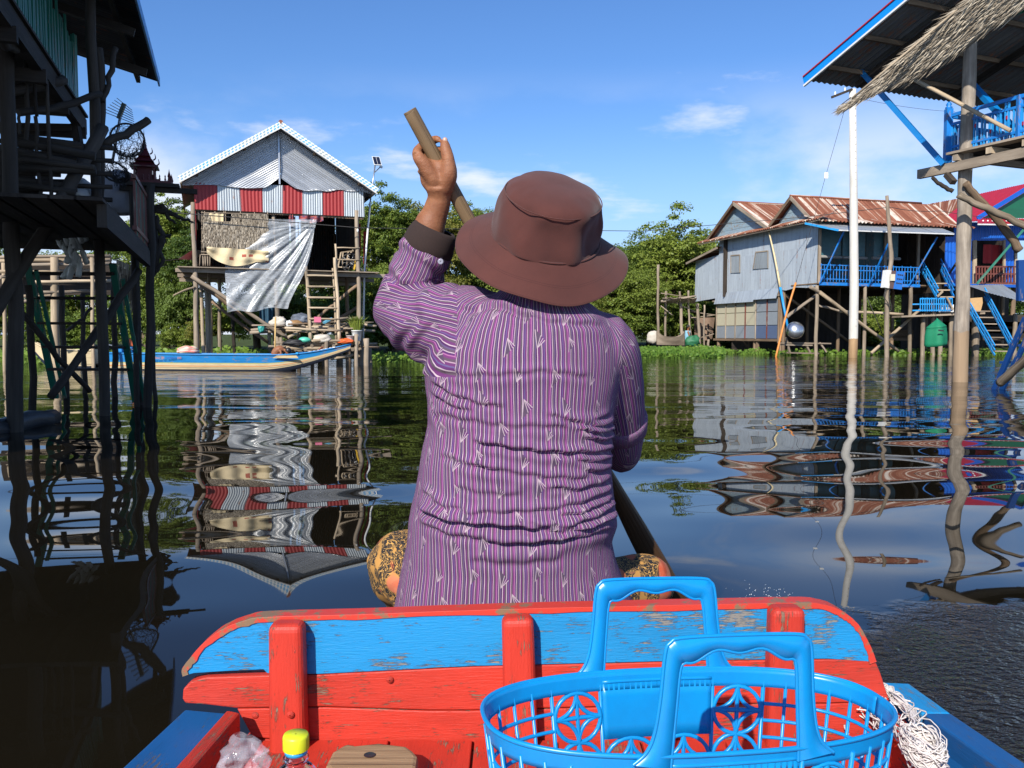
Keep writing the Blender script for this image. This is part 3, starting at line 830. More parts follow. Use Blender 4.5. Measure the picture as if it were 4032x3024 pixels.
    # walls behind: side walls, part of a back wall
    for k in range(6):
        y0 = .35 + k * .85
        MB().corr(HL.w(.06, y0, z1), HL.w(.06, y0 + .9, z1), HL.w(.06, y0 + .9, zf), HL.w(.06, y0, zf), .09, .01).build('side_wall_sheet', M['red_tin'], t)
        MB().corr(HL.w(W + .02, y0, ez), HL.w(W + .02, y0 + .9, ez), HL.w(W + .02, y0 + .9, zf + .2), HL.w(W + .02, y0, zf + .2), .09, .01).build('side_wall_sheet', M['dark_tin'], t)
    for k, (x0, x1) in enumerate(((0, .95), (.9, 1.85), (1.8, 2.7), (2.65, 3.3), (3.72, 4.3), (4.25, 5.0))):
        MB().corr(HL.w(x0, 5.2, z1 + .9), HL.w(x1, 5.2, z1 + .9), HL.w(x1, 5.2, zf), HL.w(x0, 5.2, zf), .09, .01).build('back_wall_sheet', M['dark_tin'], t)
    MB().prism([HL.w(.1, 5.25, z1 + .8), HL.w(W - .1, 5.25, z1 + .8), HL.w(xm, 5.25, ap.z - .1)], HL.uy * .02).build('back_gable', M['dark_tin'], t)
    for k in range(7):
        z = zf + .3 + k * .24
        MB().tube([HL.w(3.25, 5.1, z), HL.w(3.8, 5.1, z)], .014, 6).build('window_slat', M['brown_wood'], t)
    for x in (3.4, 3.62): MB().tube([HL.w(x, 5.08, zf), HL.w(x, 5.08, z1 + .4)], .02, 6).build('window_stile', M['brown_wood'], t)
    # partition making the inside dark
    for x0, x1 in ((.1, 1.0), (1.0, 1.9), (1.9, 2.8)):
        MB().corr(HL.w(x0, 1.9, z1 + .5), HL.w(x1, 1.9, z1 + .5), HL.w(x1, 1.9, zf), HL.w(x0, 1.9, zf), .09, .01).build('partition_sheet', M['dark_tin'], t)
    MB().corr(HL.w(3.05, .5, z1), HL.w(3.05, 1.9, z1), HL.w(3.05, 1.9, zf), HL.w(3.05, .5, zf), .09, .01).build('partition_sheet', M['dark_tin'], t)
    # braces under the floor
    for a, b, y, r in (((255, 335), (1205, 945), -.15, .06), ((330, 400), (900, 850), .6, .06), ((450, 580), (1000, 980), 1.6, .055), ((1880, 420), (1480, 735), .2, .05), ((1890, 620), (1420, 890), 1.4, .05)):
        p0, p1 = hz(zD(*a), y), hz(zD(*b), y)
        pole('brace', M['grey_wood' if y < 0 else 'brown_wood'], t, [p0, mid(p0, p1) + Vector((0, 0, rng.uniform(-.05, .02))), p1], [r * 1.1, r], 7, .02, 4)
    # sticks of the window frame behind the thatch, and the thatch itself
    for x in (355, 380, 480, 565, 580, 725, 860, 985):
        pole('lath', M['grey_wood'], t, [hz(zC(x, 1005), -.02), hz(zC(x + rng.uniform(-8, 8), 1420), -.02)], .014, 5, .004, 3)
    for y in (1022, 1105, 1180, 1300, 1400, 1425):
        pole('lath', M['grey_wood'], t, [hz(zC(345, y - 5), -.05), hz(zC(1000, y + 12), -.05)], .013, 5, .004, 3)
    for x in (340, 360, 378, 392, 410, 432):
        pole('stake', M['grey_wood'], t, [hz(zC(x, 1420), .0), hz(zC(x + rng.uniform(-12, 12), 1530), .0)], .018, 5, .004, 3)
    quad = [hz(zC(*q), -.13) for q in ((372, 1025), (992, 1035), (990, 1345), (366, 1330))]
    th = thatch_strips(MB(), quad, 16, 120, .20, 4, .034, lambda u, v: v < .23 and (.08 < u < .43 or .55 < u < .59))
    tag(th.build('thatch_panel', M['thatch'], t), 'dry leaf thatch panel with ragged lower edge', kind='stuff')
    # cream cloth hung under the thatch
    def cloth(u, v):
        x = lerp(400, 995, u); sagv = math.sin(math.pi * min(1, u * .92 + .04)) ** .8
        yt = lerp(1345, 1385, u); yb = yt + 30 + 165 * sagv * (1 - .35 * u) + (60 if u > .8 else 0) * (u - .8) * 5
        p = hz(zC(x, lerp(yt, yb, v)), -.24)
        return p - HL.uy * (.05 * math.sin(u * 21 + v * 2) * (1 - .3 * v) + .07 * math.sin(v * 9 - u * 6) * abs(u - .4))
    MB().grid(cloth, 46, 18, uvs=(1.5, .6)).build('cream_cloth', M['cream_cloth'], t)
    a, b, c, d = (hz(zC(*q), -.05) for q in ((400, 1020), (560, 1030), (560, 1105), (415, 1100)))
    MB().grid(lambda u, v: a.lerp(b, u).lerp(d.lerp(c, u), v) + HL.uy * (.02 * math.sin(u * 17)), 16, 6, uvs=(.5, .2)).build('cream_cloth', M['cream_cloth'], t)
    # plastic sheet
    TL, TR = hz(zC(760, 1078), -.03), hz(zC(1462, 1085), -.2); BL = hz(zD(600, 692), -.22); BR = hz(zD(1185, 640), -.28); ML = hz(zD(578, 258), -.05)
    def sheet(u, v):
        l = TL.lerp(ML, min(1, v / .5)) if v < .5 else ML.lerp(BL, (v - .5) / .5)
        r_ = TR.lerp(BR, v) + HL.ux * (.16 * math.sin(v * math.pi) ** 2)
        p = l.lerp(r_, u)
        an = math.atan2(v + .02, 1.02 - u); rr = math.hypot(v, 1 - u)      # folds fan out from the nailed corner
        w = .045 * math.sin(an * 21 + 1.5 * math.sin(rr * 4)) * min(1, rr * 1.6) + .018 * math.sin(an * 47 + rr * 3) + .09 * math.sin(u * 6 - v * 5) * v + .02 * mnoise.noise(Vector((u * 7, v * 6, 2)))
        if v > .97: p.z += .04 * math.sin(u * 11)
        return p - HL.uy * (w * min(1, .12 + u * 1.6 + max(0, v - .55) * 2) + .10 * u * math.sin(math.pi * v))
    MB().grid(sheet, 90, 80).build('plastic_sheet', M['clear_sheet'], t)
    # cloths and bulb in the veranda
    def hang(q0, q1, drop, mat, nm, y=-.0, amp=.03):
        p0, p1 = hz(zC(*q0), y), hz(zC(*q1), y)
        MB().grid(lambda u, v: p0.lerp(p1, u) - Vector((0, 0, drop * v * (.6 + .4 * math.sin(math.pi * u)))) + HL.uy * (amp * math.sin(u * 15 + v)), 20, 8).build(nm, M[mat], t)
    hang((1187, 1035), (1240, 1040), .36, 'check_cloth', 'hanging_cloth'); hang((1285, 1042), (1520, 1055), .22, 'check_cloth', 'hammock', -.05, .06)
    hang((1832, 1120), (1880, 1125), 1.35, 'red_cloth', 'hanging_cloth', .5, .05); hang((1905, 1200), (1935, 1200), 1.55, 'red_cloth', 'hanging_cloth', .4, .05)
    MB().ball(hz(zC(1850, 1190), -.05), (.035, .035, .06)).build('light_bulb', M['bulb'], t)
    # veranda rail
    for a, b, r in (((1636, 1318), (1652, 1565), .035), ((1640, 1355), (1872, 1357), .022), ((1640, 1468), (1868, 1475), .022)):
        pole('veranda_rail', M['pale_wood'], t, [hz(zC(*a), -.08), hz(zC(*b), -.08)], r, 6, .006, 3)
    return t, zf
HLroot, HLfloor = gabled_house()

def hl_ladder():
    t = root('ladder', hz(zD(1540, 1010), -.5) * 1, 'wooden pole ladder leaning up to the gabled house veranda', 'ladder', None, HL.a)
    for a, b, y0, y1, r in (((1362, 240), (1408, 965), -.12, -.75, .055), ((1640, 160), (1685, 965), -.12, -.75, .055), ((1622, 262), (1655, 960), -.08, -.60, .035)):
        p0, p1 = hz(zD(*a), y0), hz(zD(*b), y1)
        pole('rail', M['pale_wood'], t, [p0, mid(p0, p1) + HL.ux * .02, p1], [r * .9, r * 1.05], 8, .01, 4)
    for y in (330, 437, 543, 643, 750, 857, 965):
        f = (y - 240) / 725; yy = lerp(-.12, -.75, f) - .06
        pole('rung', M['pale_wood'], t, [hz(zD(1362 + 45 * f, y), yy), hz(zD(1660 + 42 * f, y + 5), yy)], .032, 7, .006, 3)
hl_ladder()

def landing():
    """the pole landing in front of the gabled house and the things lying on it"""
    t = root('landing_stage', hz(zD(1500, 1080), -.4), 'wooden landing stage of stacked poles under the gabled house', 'landing', None, HL.a)
    rails = [((830, 862), (1770, 742), .3, .05), ((820, 885), (1400, 852), .0, .05), ((1150, 835), (1850, 822), -.1, .05), ((1390, 805), (1860, 740), .4, .05),
             ((1180, 990), (1840, 1010), -.75, .055), ((1170, 1030), (1860, 1042), -.8, .06), ((1290, 1000), (1700, 985), -.4, .05), ((1050, 985), (1420, 990), -.3, .055),
             ((1500, 840), (1770, 795), .2, .05), ((1640, 800), (1930, 825), 0, .055), ((1660, 860), (2030, 870), .3, .055), ((1820, 790), (2045, 822), .6, .05),
             ((1430, 962), (1720, 965), -.85, .045), ((1180, 1050), (1500, 1075), -.2, .06), ((1700, 1000), (2060, 1025), .2, .055), ((1150, 880), (1420, 850), .5, .06)]
    for a, b, y, r in rails:
        p0, p1 = hz(zD(*a), y), hz(zD(*b), y + rng.uniform(-.1, .25))
        pole('deck_pole', M['pale_wood' if rng.random() < .5 else 'grey_wood'], t, [p0, p1], [r, r * .85], 7, .015, 4)
    for k in range(30):                                         # loose poles and split wood piled on both levels
        lowr = k % 2; x = rng.uniform(1120, 1780); y = rng.uniform(1010, 1048) if lowr else rng.uniform(795, 868); L = rng.uniform(90, 330); dpt = rng.uniform(-.8, .3)
        a, b = hz(zD(x, y), dpt), hz(zD(x + L * rng.choice((1, 1, -1)), y + rng.uniform(-28, 22)), dpt + rng.uniform(-.1, .3))
        pole('loose_pole', M[rng.choice(('pale_wood', 'grey_wood', 'bank_log', 'brown_wood'))], t, [a, b], rng.uniform(.025, .05), 6, .012, 3)
    for k in range(13):                                         # cross poles seen end on
        x = 1200 + k * 55 + rng.uniform(-12, 12); y = 1050 if k % 2 else 1010
        p = hz(zD(x, y), -.85); pole('cross_pole', M['bank_log'], t, [p, p + HL.uy * 2.0], .05, 7, .01, 2)
    for k in range(9):
        x = 1100 + k * 90 + rng.uniform(-20, 20); p = hz(zD(x, 868), -.1); pole('cross_pole', M['bank_log'], t, [p, p + HL.uy * 1.6], .045, 7, .01, 2)
    for (x, y0, y1, d, r) in ((1560, 960, 1100, -.85, .06), (1850, 900, 1170, -.8, .06), (1945, 940, 1190, -.55, .09), (1530, 860, 1080, .5, .05), (1290, 850, 1090, .6, .06), (1760, 850, 1080, .6, .05), (1120, 930, 1090, -.3, .05), (1980, 1010, 1150, .1, .06), (1700, 960, 1090, 1.2, .06), (1420, 970, 1090, 1.2, .06)):
        p0, p1 = hz(zD(x, y0), d), hz(zD(x + 5, y1), d); p1.z = -.6
        pole('support_post', M['grey_wood'], t, [p0, p1], [r, r * 1.1], 8, .01, 4)
    for q in ((1190, 930, 1280, 885), (1600, 1140, 1820, 1100)):
        pole('loose_pole', M['pale_wood'], t, [hz(zD(q[0], q[1]), -.6), hz(zD(q[2], q[3]), -.5)], .05, 7, .01, 3)
landing()

def lump(p, size, mat, name, label, cat, seed=0, rough=.30, n=26, m=18, group=None, fl=True):
    """a soft heap: an ellipsoid pushed about by noise, flat underneath"""
    b = MB().ball((0, 0, 0), 1, n, m); v = []
    for q in b.v:
        q = Vector(q); k = 1 + rough * mnoise.noise(q * 1.7 + Vector((seed, 0, 0))) + rough * .7 * mnoise.noise(q * 4.3 + Vector((0, seed, 0)))
        q = Vector((q.x * size[0] * k, q.y * size[1] * k, q.z * size[2] * k + (size[2] * .75 if fl else 0)))
        if fl: q.z = max(q.z, 0)
        v.append(tuple(q + Vector(p)))
    b.v = v
    return thing(b, name, mat, label, cat, group)
lump(hz(zD(1300, 800), .35), (.33, .3, .19), M['grey_cloth'], 'cloth_heap', 'heap of grey blue cloth on the landing behind the ladder', 'cloth', 3)
lump(hz(zD(1260, 822), -.1), (.24, .2, .11), M['gourd'], 'basket_lid', 'brown woven basket lid on the landing beside the ladder', 'basket', 8, .12)
lump(hz(zD(1100, 828), -.1), (.26, .2, .18), M['sack'], 'sack', 'pale sack slumped against the middle post of the gabled house', 'sack', 5)
lump(hz(zD(1200, 826), -.2), (.12, .12, .11), M['white_plastic'], 'plastic_bag', 'white plastic bag beside the brown basket lid', 'bag', 15)
lump(hz(zD(930, 885), -.1), (.10, .1, .15), M['teal'], 'net_bag', 'teal net bag at the left end of the landing', 'bag', 25, .3)
lump(hz(zD(1350, 980), -.8), (.19, .16, .10), M['mint'], 'basin', 'mint green plastic basin lying on the landing poles', 'basin', 2, .06)
lump(hz(zD(1520, 985), -.7), (.30, .2, .16), M['sack'], 'rolled_mat', 'straw coloured bundle at the foot of the ladder', 'bundle', 9)
lump(hz(zD(1740, 990), -.8), (.27, .15, .09), M['orange'], 'life_vest', 'orange cloth bundle on the right end of the landing', 'cloth', 11, .35)
lump(hz(zD(1250, 1008), -.8), (.34, .16, .10), M['black'], 'black_cloth', 'black cloth bundle on the landing behind the child', 'cloth', 12, .4)
b_ = MB(); p_ = hz(zD(997, 792), .5)
b_.grid(lambda u, v: p_ + HL.ux * ((u - .5) * .5 * (1 + .1 * v)) + HL.uy * (.12 * math.sin(u * 9) + .1 * math.sin(u * 23)) + Vector((0, 0, v * .52)), 24, 8)
thing(b_, 'hanging_cloth', M['blue_cloth'], 'dark blue cloth hanging under the plastic sheet', 'cloth')
a_ = hz(zD(1475, 758), -.75)
thing(MB().beam(a_ - HL.ux * .105, a_ + HL.ux * .105, .012, .17), 'price_card', M['pink'], 'pink card fixed to a rung of the wooden ladder', 'card')
thing(MB().beam(hz(zD(1535, 790), -.3), hz(zD(1610, 745), -.2), .12, .06), 'blue_packet', plain('light_blue', (.15, .45, .62), .4), 'light blue packet lying behind the ladder', 'packet')

def plant_pot(p, r, h, label, grass, seed):
    t = root('plant_pot', p, label, 'plant pot', None)
    MB().lathe([(r * .7, 0), (r, h), (r * 1.06, h), (r * 1.06, h * .93), (r * .92, h * .93), (.005, h * .9)], p, 18).build('pot', M['white_plastic'], t)
    if grass:
        rs = random.Random(seed); m = MB()
        for k in range(150):
            a = rs.uniform(0, 6.28); rr = rs.uniform(0, r * .8); q = Vector(p) + Vector((math.cos(a) * rr, math.sin(a) * rr, h * .9))
            L = rs.uniform(.35, .62); e = Vector((math.cos(a), math.sin(a), 0)) * rs.uniform(.1, .30); w = .013
            m.add([q - Vector((w, 0, 0)), q + Vector((w, 0, 0)), q + e * .4 + Vector((w, 0, L * .6)), q + e * .4 + Vector((-w, 0, L * .6)), q + e + Vector((0, 0, L * .85))], [(0, 1, 2, 3), (3, 2, 4)])
        tag(m.build('grass', M['leaf_a'], t), kind='stuff')
plant_pot(hz(zD(1855, 965), -.55), .17, .34, 'white bucket of tall grass on the landing', True, 3)
plant_pot(hz(zD(1790, 965), -.7), .12, .17, 'small white pot beside the bucket of grass', False, 4)

def wheel_cart():
    c = hz(zC(1785, 1500), .1); t = root('hand_cart', c - Vector((0, 0, .3)), 'old spoked wheel and frame standing on the veranda of the gabled house', 'cart', None, HL.a)
    r = .30; pts = [c + HL.ux * (math.cos(a) * r) + Vector((0, 0, math.sin(a) * r)) for a in np.linspace(0, 2 * math.pi, 25)]
    w = MB().tube(pts, .022, 6, caps=False).build('wheel', M['rubber'], t)
    for k in range(10):
        a = k * math.pi / 5; MB().tube([c, c + HL.ux * (math.cos(a) * r) + Vector((0, 0, math.sin(a) * r))], .005, 4).build('spoke', M['steel'], w)
    MB().beam(hz(zC(1815, 1565), .05), hz(zC(1840, 1445), .05), .05, .05).build('yellow_strut', plain('yellow', (.65, .40, .03), .5), t)
    f = [(1660, 1545, 1690, 1400), (1700, 1545, 1710, 1395), (1690, 1400, 1810, 1385), (1660, 1470, 1770, 1460), (1740, 1545, 1760, 1390), (1770, 1420, 1805, 1375), (1665, 1540, 1760, 1548)]
    for q in f: MB().beam(hz(zC(q[0], q[1]), .35), hz(zC(q[2], q[3]), .35), .035, .035).build('frame_bar', M['pale_wood'], t)
wheel_cart()

def solar_lamp():
    base = hz(zD(1905, 750), .3); base.z = -.5
    t = root('solar_lamp', base, 'solar street lamp on a thin white pole beside the gabled house', 'lamp post', None)
    p1 = hz(zC(1915, 1560), .3); p2 = hz(zC(1970, 920), .3); p3 = hz(zC(2018, 560), .3)
    MB().tube([base, p1, p2], .032, 8).build('pole', M['white_plastic'], t)
    MB().tube([p2, p3], .022, 8).build('mast', M['steel'], t)
    c = hz(zC(2034, 525), .2); e = HL.ux
    up = Vector((-.25, .35, .8)).normalized(); sd = Vector((.9, .25, 0)).normalized(); nn = sd.cross(up)
    fr = MB().prism([c + sd * (a * .125) + up * (b * .17) for a, b in ((-1, -1), (1, -1), (1, 1), (-1, 1))], nn * .03).build('panel_frame', M['white_plastic'], t)
    for a in (-.5, .5):
        MB().prism([c + sd * (a * .115 + s * .052) + up * (b * .15) + nn * .026 for s, b in ((-1, -1), (1, -1), (1, 1), (-1, 1))], nn * .012).build('solar_cell', M['solar_cells'], fr)
    q = hz(zC(2015, 630), .3); q2 = hz(zC(2072, 575), .2)
    MB().tube([q, q2], .016, 6).build('arm', M['steel'], t)
    MB().beam(hz(zC(2062, 572), .2), hz(zC(2088, 585), .2), .09, .05).build('lamp_head', M['steel'], t)
solar_lamp()
pa, pb = hz(zC(125, 1465), .6), hz(zC(265, 1375), .8)
thing(MB().corr(pa, pa + Vector((.15, .9, .05)), pb + Vector((.15, .9, .05)), pb, .08, .01), 'awning_sheet', M['grey_tin'], 'grey tin flap propped out from the side wall of the gabled house', 'awning')

# ------------------------------------------------------------------ long blue boat with a child, second boat behind
def long_boat(xs, y0, ang, rail, keel, wid, mats, label, bands):
    """hull lofted along x: rail(s), keel(s), wid(s) give its section at s in 0..1"""
    fr = Frame((xs[0], y0, 0), ang); L = xs[1]
    t = root('long_boat', fr.w(L / 2, 0, 0), label, 'boat', None, fr.a)
    def sec(s, f, side):
        z = lerp(keel(s), rail(s), f); w = wid(s) * (.62 + .38 * f ** .6)
        return fr.w(s * L, side * w, z)
    N = 44
    for f0, f1, mt, nm in bands:
        for side in (-1, 1):
            MB().grid(lambda u, v: sec(u, lerp(f0, f1, v), side), N, 3, uvs=(L, .2)).build(nm, M[mt], t)
    MB().grid(lambda u, v: fr.w(u * L, lerp(-1, 1, v) * wid(u) * .62, keel(u)), N, 2, uvs=(L, .5)).build('bottom', M[mats[0]], t)
    MB().grid(lambda u, v: fr.w(u * L, lerp(-1, 1, v) * wid(u) * .86, lerp(keel(u), rail(u), .35)), N, 2, uvs=(L, .5)).build('inner_floor', M['grey_wood'], t)
    for side in (-1, 1):
        MB().tube([sec(s, 1, side) for s in np.linspace(0, 1, 30)], .024, 6).build('gunwale', M[mats[1]], t)
        MB().grid(lambda u, v: sec(u, lerp(.36, 1, v), side) - fr.uy * side * .03, N, 2, uvs=(L, .3)).build('inner_side', M[mats[2]], t)
    MB().grid(lambda u, v: sec(0, v, -1).lerp(sec(0, v, 1), u), 3, 3).build('stern_board', M[mats[1]], t)
    return t, fr
M['boat_cream'] = paint('boat_cream', (.62, .50, .30), .12, (.3, .22, .14)); M['boat_orange'] = paint('boat_orange', (.62, .22, .06), .1); M['boat_green'] = paint('boat_green', (.33, .42, .08), .1)
M['boat_blue'] = paint('boat_blue', (.012, .20, .50), .15); M['boat_dark'] = plain('boat_dark', (.015, .02, .035), .5); M['boat_redbrown'] = paint('boat_redbrown', (.25, .05, .035), .2)
x0 = P((428, 1430), 24.0).x; x1 = P((1378, 1365), 23.6).x; Lb = x1 - x0
def bulge(s): return .42 * min(1, (s + .25) * 1.6) * (1 - max(0, (s - .62) / .38) ** 1.6 * .93)
bt, bf = long_boat((x0, Lb), 23.9, -1.5, lambda s: .42 + .05 * (1 - s) ** 2 + .30 * max(0, (s - .72) / .28) ** 1.7, lambda s: -.12 + .68 * max(0, (s - .66) / .34) ** 1.5,
    bulge, ('boat_dark', 'boat_blue', 'sky_paint'), 'long blue wooden boat with cream and orange side stripes',
    [(0, .26, 'boat_dark', 'hull_strake'), (.26, .40, 'boat_cream', 'hull_strake'), (.40, .44, 'boat_orange', 'hull_stripe'), (.44, .56, 'boat_cream', 'hull_strake'), (.56, .59, 'boat_green', 'hull_stripe'), (.59, 1, 'boat_blue', 'hull_strake')])
MB().grid(lambda u, v: bf.w(Lb * lerp(.80, .985, u), lerp(-1, 1, v) * bulge(lerp(.80, .985, u)) * .93, .40 + .30 * max(0, (lerp(.80, .985, u) - .72) / .28) ** 1.7), 14, 4).build('bow_deck', M['boat_redbrown'], bt)
for k in range(7):
    s = .84 + .016 * k; MB().box(bf.w(Lb * s, -.12 + .05 * (k % 3), .44 + .30 * max(0, (s - .72) / .28) ** 1.7), (.07, .10, .025)).build('painted_mark', M['white_plastic'], bt)
cap = MB().grid(lambda u, v: bf.w(Lb * lerp(.955, 1.0, u), lerp(-1, 1, v) * .075, .445 + .30 * max(0, (lerp(.955, 1, u) - .72) / .28) ** 1.7), 6, 3); cap.build('prow_cap', M['boat_blue'], bt)
MB().beam(bf.w(Lb * .79, 0, .47), bf.w(Lb * .80, 0, .47), .7, .05).build('thwart', M['sky_paint'], bt)
pr = paint('peeled_patch', (.55, .42, .22), .2)
a_ = bf.w(Lb * .70, -.437, .34); MB().prism([a_, a_ + bf.ux * .72, a_ + bf.ux * .66 + Vector((0, 0, .07)), a_ + bf.ux * .12 + Vector((0, 0, .07))], bf.uy * -.004).build('peeled_patch', pr, bt)
# faded registration lettering painted on the side
def letters(txt, p, ux, size, mat, parent, name='painted_lettering', up=Vector((0, 0, 1))):
    cu = bpy.data.curves.new(name, 'FONT'); cu.body = txt; cu.size = size; cu.extrude = .001
    tmp = bpy.data.objects.new('tmp_text', cu); col.objects.link(tmp)
    dg = bpy.context.evaluated_depsgraph_get(); me = bpy.data.meshes.new_from_object(tmp.evaluated_get(dg)); bpy.data.objects.remove(tmp)
    ux = Vector(ux).normalized(); nn = ux.cross(up).normalized()
    Mx = Matrix.Translation(p) @ Matrix((ux, up, nn)).transposed().to_4x4()
    me.transform(ROOTM[parent.name] @ Mx); me.name = name
    return link_mesh(me, name, parent, mat)
M['letter_orange'] = plain('letter_orange', (.55, .20, .12), .7); M['letter_blue'] = plain('letter_blue', (.02, .05, .30), .6)
def hull_pt(px, py): return P((px, py), 23.9 - .46)
letters('000', hull_pt(590, 1414), bf.ux, .085, M['letter_orange'], bt); letters('0000', hull_pt(611, 1413.5), bf.ux, .065, M['letter_orange'], bt); letters('BT', hull_pt(636, 1413.5), bf.ux, .075, M['letter_orange'], bt)
letters('0055', hull_pt(655, 1413), bf.ux, .07, M['letter_blue'], bt); letters('0050', hull_pt(672, 1413), bf.ux, .075, M['letter_blue'], bt); letters('200', hull_pt(697, 1413), bf.ux, .08, M['letter_orange'], bt)

x2 = P((150, 1420), 25.5).x; L2 = P((392, 1420), 25.5).x - x2
long_boat((x2, L2), 25.4, 1, lambda s: .52 + .22 * max(0, (.4 - s) / .4) ** 1.6, lambda s: -.1 + .5 * max(0, (.35 - s) / .35) ** 1.5, lambda s: .40 * min(1, .12 + s * 2.2), ('boat_dark', 'boat_cream', 'boat_cream'),
          'cream wooden boat moored behind the stilts of the shaded house', [(0, .25, 'boat_dark', 'hull_strake'), (.25, 1, 'boat_cream', 'hull_strake')])
# heap of bright cloth on the boat, engine cover at the stern
n = NT('striped_cloth'); wv = n.noise(n.mapping(n.coord('Object'), (1, 1, 14)), 2.0, 2)
M['striped_cloth'] = n.done(n.bsdf(n.ramp(wv, [(.3, (.62, .55, .40)), (.46, (.70, .20, .16)), (.56, (.62, .60, .50)), (.66, (.25, .45, .40))], 'CONSTANT'), .9))
lump(bf.w(Lb * .335, .0, .44), (.30, .26, .13), M['striped_cloth'], 'folded_blanket', 'heap of pastel striped cloth on the long blue boat', 'cloth', 6, .2)
t_ = root('boat_engine', bf.w(Lb * .07, 0, .45), 'boat engine under an orange cover at the stern of the blue boat', 'engine', None)
MB().box(bf.w(Lb * .08, 0, .56), (.42, .24, .16)).build('housing', M['boat_blue'], t_, .03)
MB().tube([bf.w(Lb * .0, -.1, .72), bf.w(Lb * .12, -.12, .56)], .02, 6).build('steering_bar', M['steel'], t_)
MB().prism([bf.w(Lb * .085, .1, .67), bf.w(Lb * .115, .1, .67), bf.w(Lb * .088, .1, .86)], bf.uy * .06).build('orange_flag', M['orange'], t_)
# bamboo pole standing in the boat, paddle on the bow
pp = [P(zD(1068, 735), 24.1), P(zD(1058, 1010), 24.0)]; pp[1].z = .14
thing(MB().tube(pp, .022, 7), 'bamboo_pole', plain('bamboo', (.62, .40, .14), .5), 'yellow bamboo pole standing in the long blue boat', 'pole')
t_ = root('boat_paddle', P(zD(1420, 1085), 23.9), 'short wooden paddle lying over the bow of the long blue boat', 'paddle', None)
a_, b2 = P(zD(1375, 1092), 23.9), P(zD(1470, 1075), 23.9)
MB().tube([a_, b2], .02, 6).build('shaft', M['brown_wood'], t_)
c_ = P(zD(1525, 1022), 23.8); MB().tube([b2, mid(b2, c_), c_], [.02, .075, .06], 8, sub=4, ell=.3).build('blade', wood('paddle_red', (.28, .10, .05), (.42, .18, .10)), t_)

# ------------------------------------------------------------------ skin material, child crouching in the boat
n = NT('skin'); a = n.noise(n.coord('Object'), 22, 4)
M['skin'] = n.done(n.bsdf(n.mix(n.rng(n.noise(n.coord('Object'), 70, 3), .35, .7, 0, .45), n.mix(n.rng(a, .3, .7), (.33, .145, .070), (.22, .086, .040)), (.17, .062, .032)), .56, nrm=n.bump(n.math('ADD', n.noise(n.mapping(n.coord('Object'), (1, 1, 2.2)), 90, 4, .65), n.math('MULTIPLY', n.noise(n.coord('Object'), 420, 2), .35)), .45, .0022), spec=.3, Subsurface_Weight=.12, Subsurface_Radius=(.02, .008, .004), Subsurface_Scale=.3))
M['hair'] = plain('hair', (.010, .008, .008), .45)
def remesh(parts, name, mat, vox, smooth=6, parent=None, inv=None):
    """join closed shapes into one continuous surface"""
    me = parts.mesh(name + '_src'); o = bpy.data.objects.new('tmp', me); col.objects.link(o)
    rm = o.modifiers.new('r', 'REMESH'); rm.mode = 'VOXEL'; rm.voxel_size = vox
    if smooth: sm = o.modifiers.new('s', 'SMOOTH'); sm.iterations = smooth; sm.factor = .5
    dg = bpy.context.evaluated_depsgraph_get(); out = bpy.data.meshes.new_from_object(o.evaluated_get(dg))
    bpy.data.objects.remove(o); bpy.data.meshes.remove(me)
    out.polygons.foreach_set('use_smooth', np.ones(len(out.polygons), bool)); out.name = name
    if inv is not None: out.transform(inv)
    out.materials.clear(); out.materials.append(mat)
    return out
def child():
    c = bf.w(Lb * .715, 0, .24); ux, uy, z = bf.ux, bf.uy, Vector((0, 0, 1))
    q = lambda a, b, h: c + ux * a + uy * b + z * h
    m = MB()
    m.tube([q(-.16, 0, .08), q(-.14, 0, .26), q(-.02, 0, .34), q(.08, 0, .31)], [.12, .115, .11, .05], 12, sub=4)      # bent back
    m.tube([q(.06, 0, .31), q(.16, 0, .30)], [.045, .045], 8); m.ball(q(.20, -.01, .27), (.075, .072, .09), 14, 10)
    for s in (-1, 1):
        m.tube([q(.02, s * .10, .30), q(.06, s * .13, .14), q(.14, s * .09, .04)], [.035, .03, .022], 8, sub=3); m.ball(q(.15, s * .09, .03), (.03, .02, .016), 8, 6)
        m.tube([q(-.16, s * .07, .08), q(.03, s * .12, .12), q(-.06, s * .10, .01), q(.0, s * .1, .0)], [.07, .055, .04, .03], 8, sub=4)
    inv = Matrix.Translation(-c)
    o = link_mesh(remesh(m, 'person', M['skin'], .016, 5, inv=inv), 'person')
    o.location = c; ROOTM[o.name] = inv
    tag(o, 'bare backed child bending forward in the long blue boat', 'person')
    MB().ball(q(.21, 0, .29), (.088, .085, .10), 14, 10).tube([q(.22, 0, .3), q(.22, 0, .10)], [.08, .03], 10).build('hair', M['hair'], o)
    MB().grid(lambda u, v: q(-.24 + .5 * u, .17 * math.cos(math.pi * v), .02 + .14 * math.sin(math.pi * v) * (1 - .5 * u) + .02 * math.sin(u * 20)), 16, 12).build('cloth_wrap', plain('mauve_cloth', (.34, .27, .33), .9), o)
    MB().grid(lambda u, v: q(-.20 + .18 * u, .15 * math.cos(math.pi * v), .02 + .24 * math.sin(math.pi * v) * (1 - .2 * u)), 8, 10).build('shirt', plain('pale_pink', (.65, .42, .38), .9), o)
child()
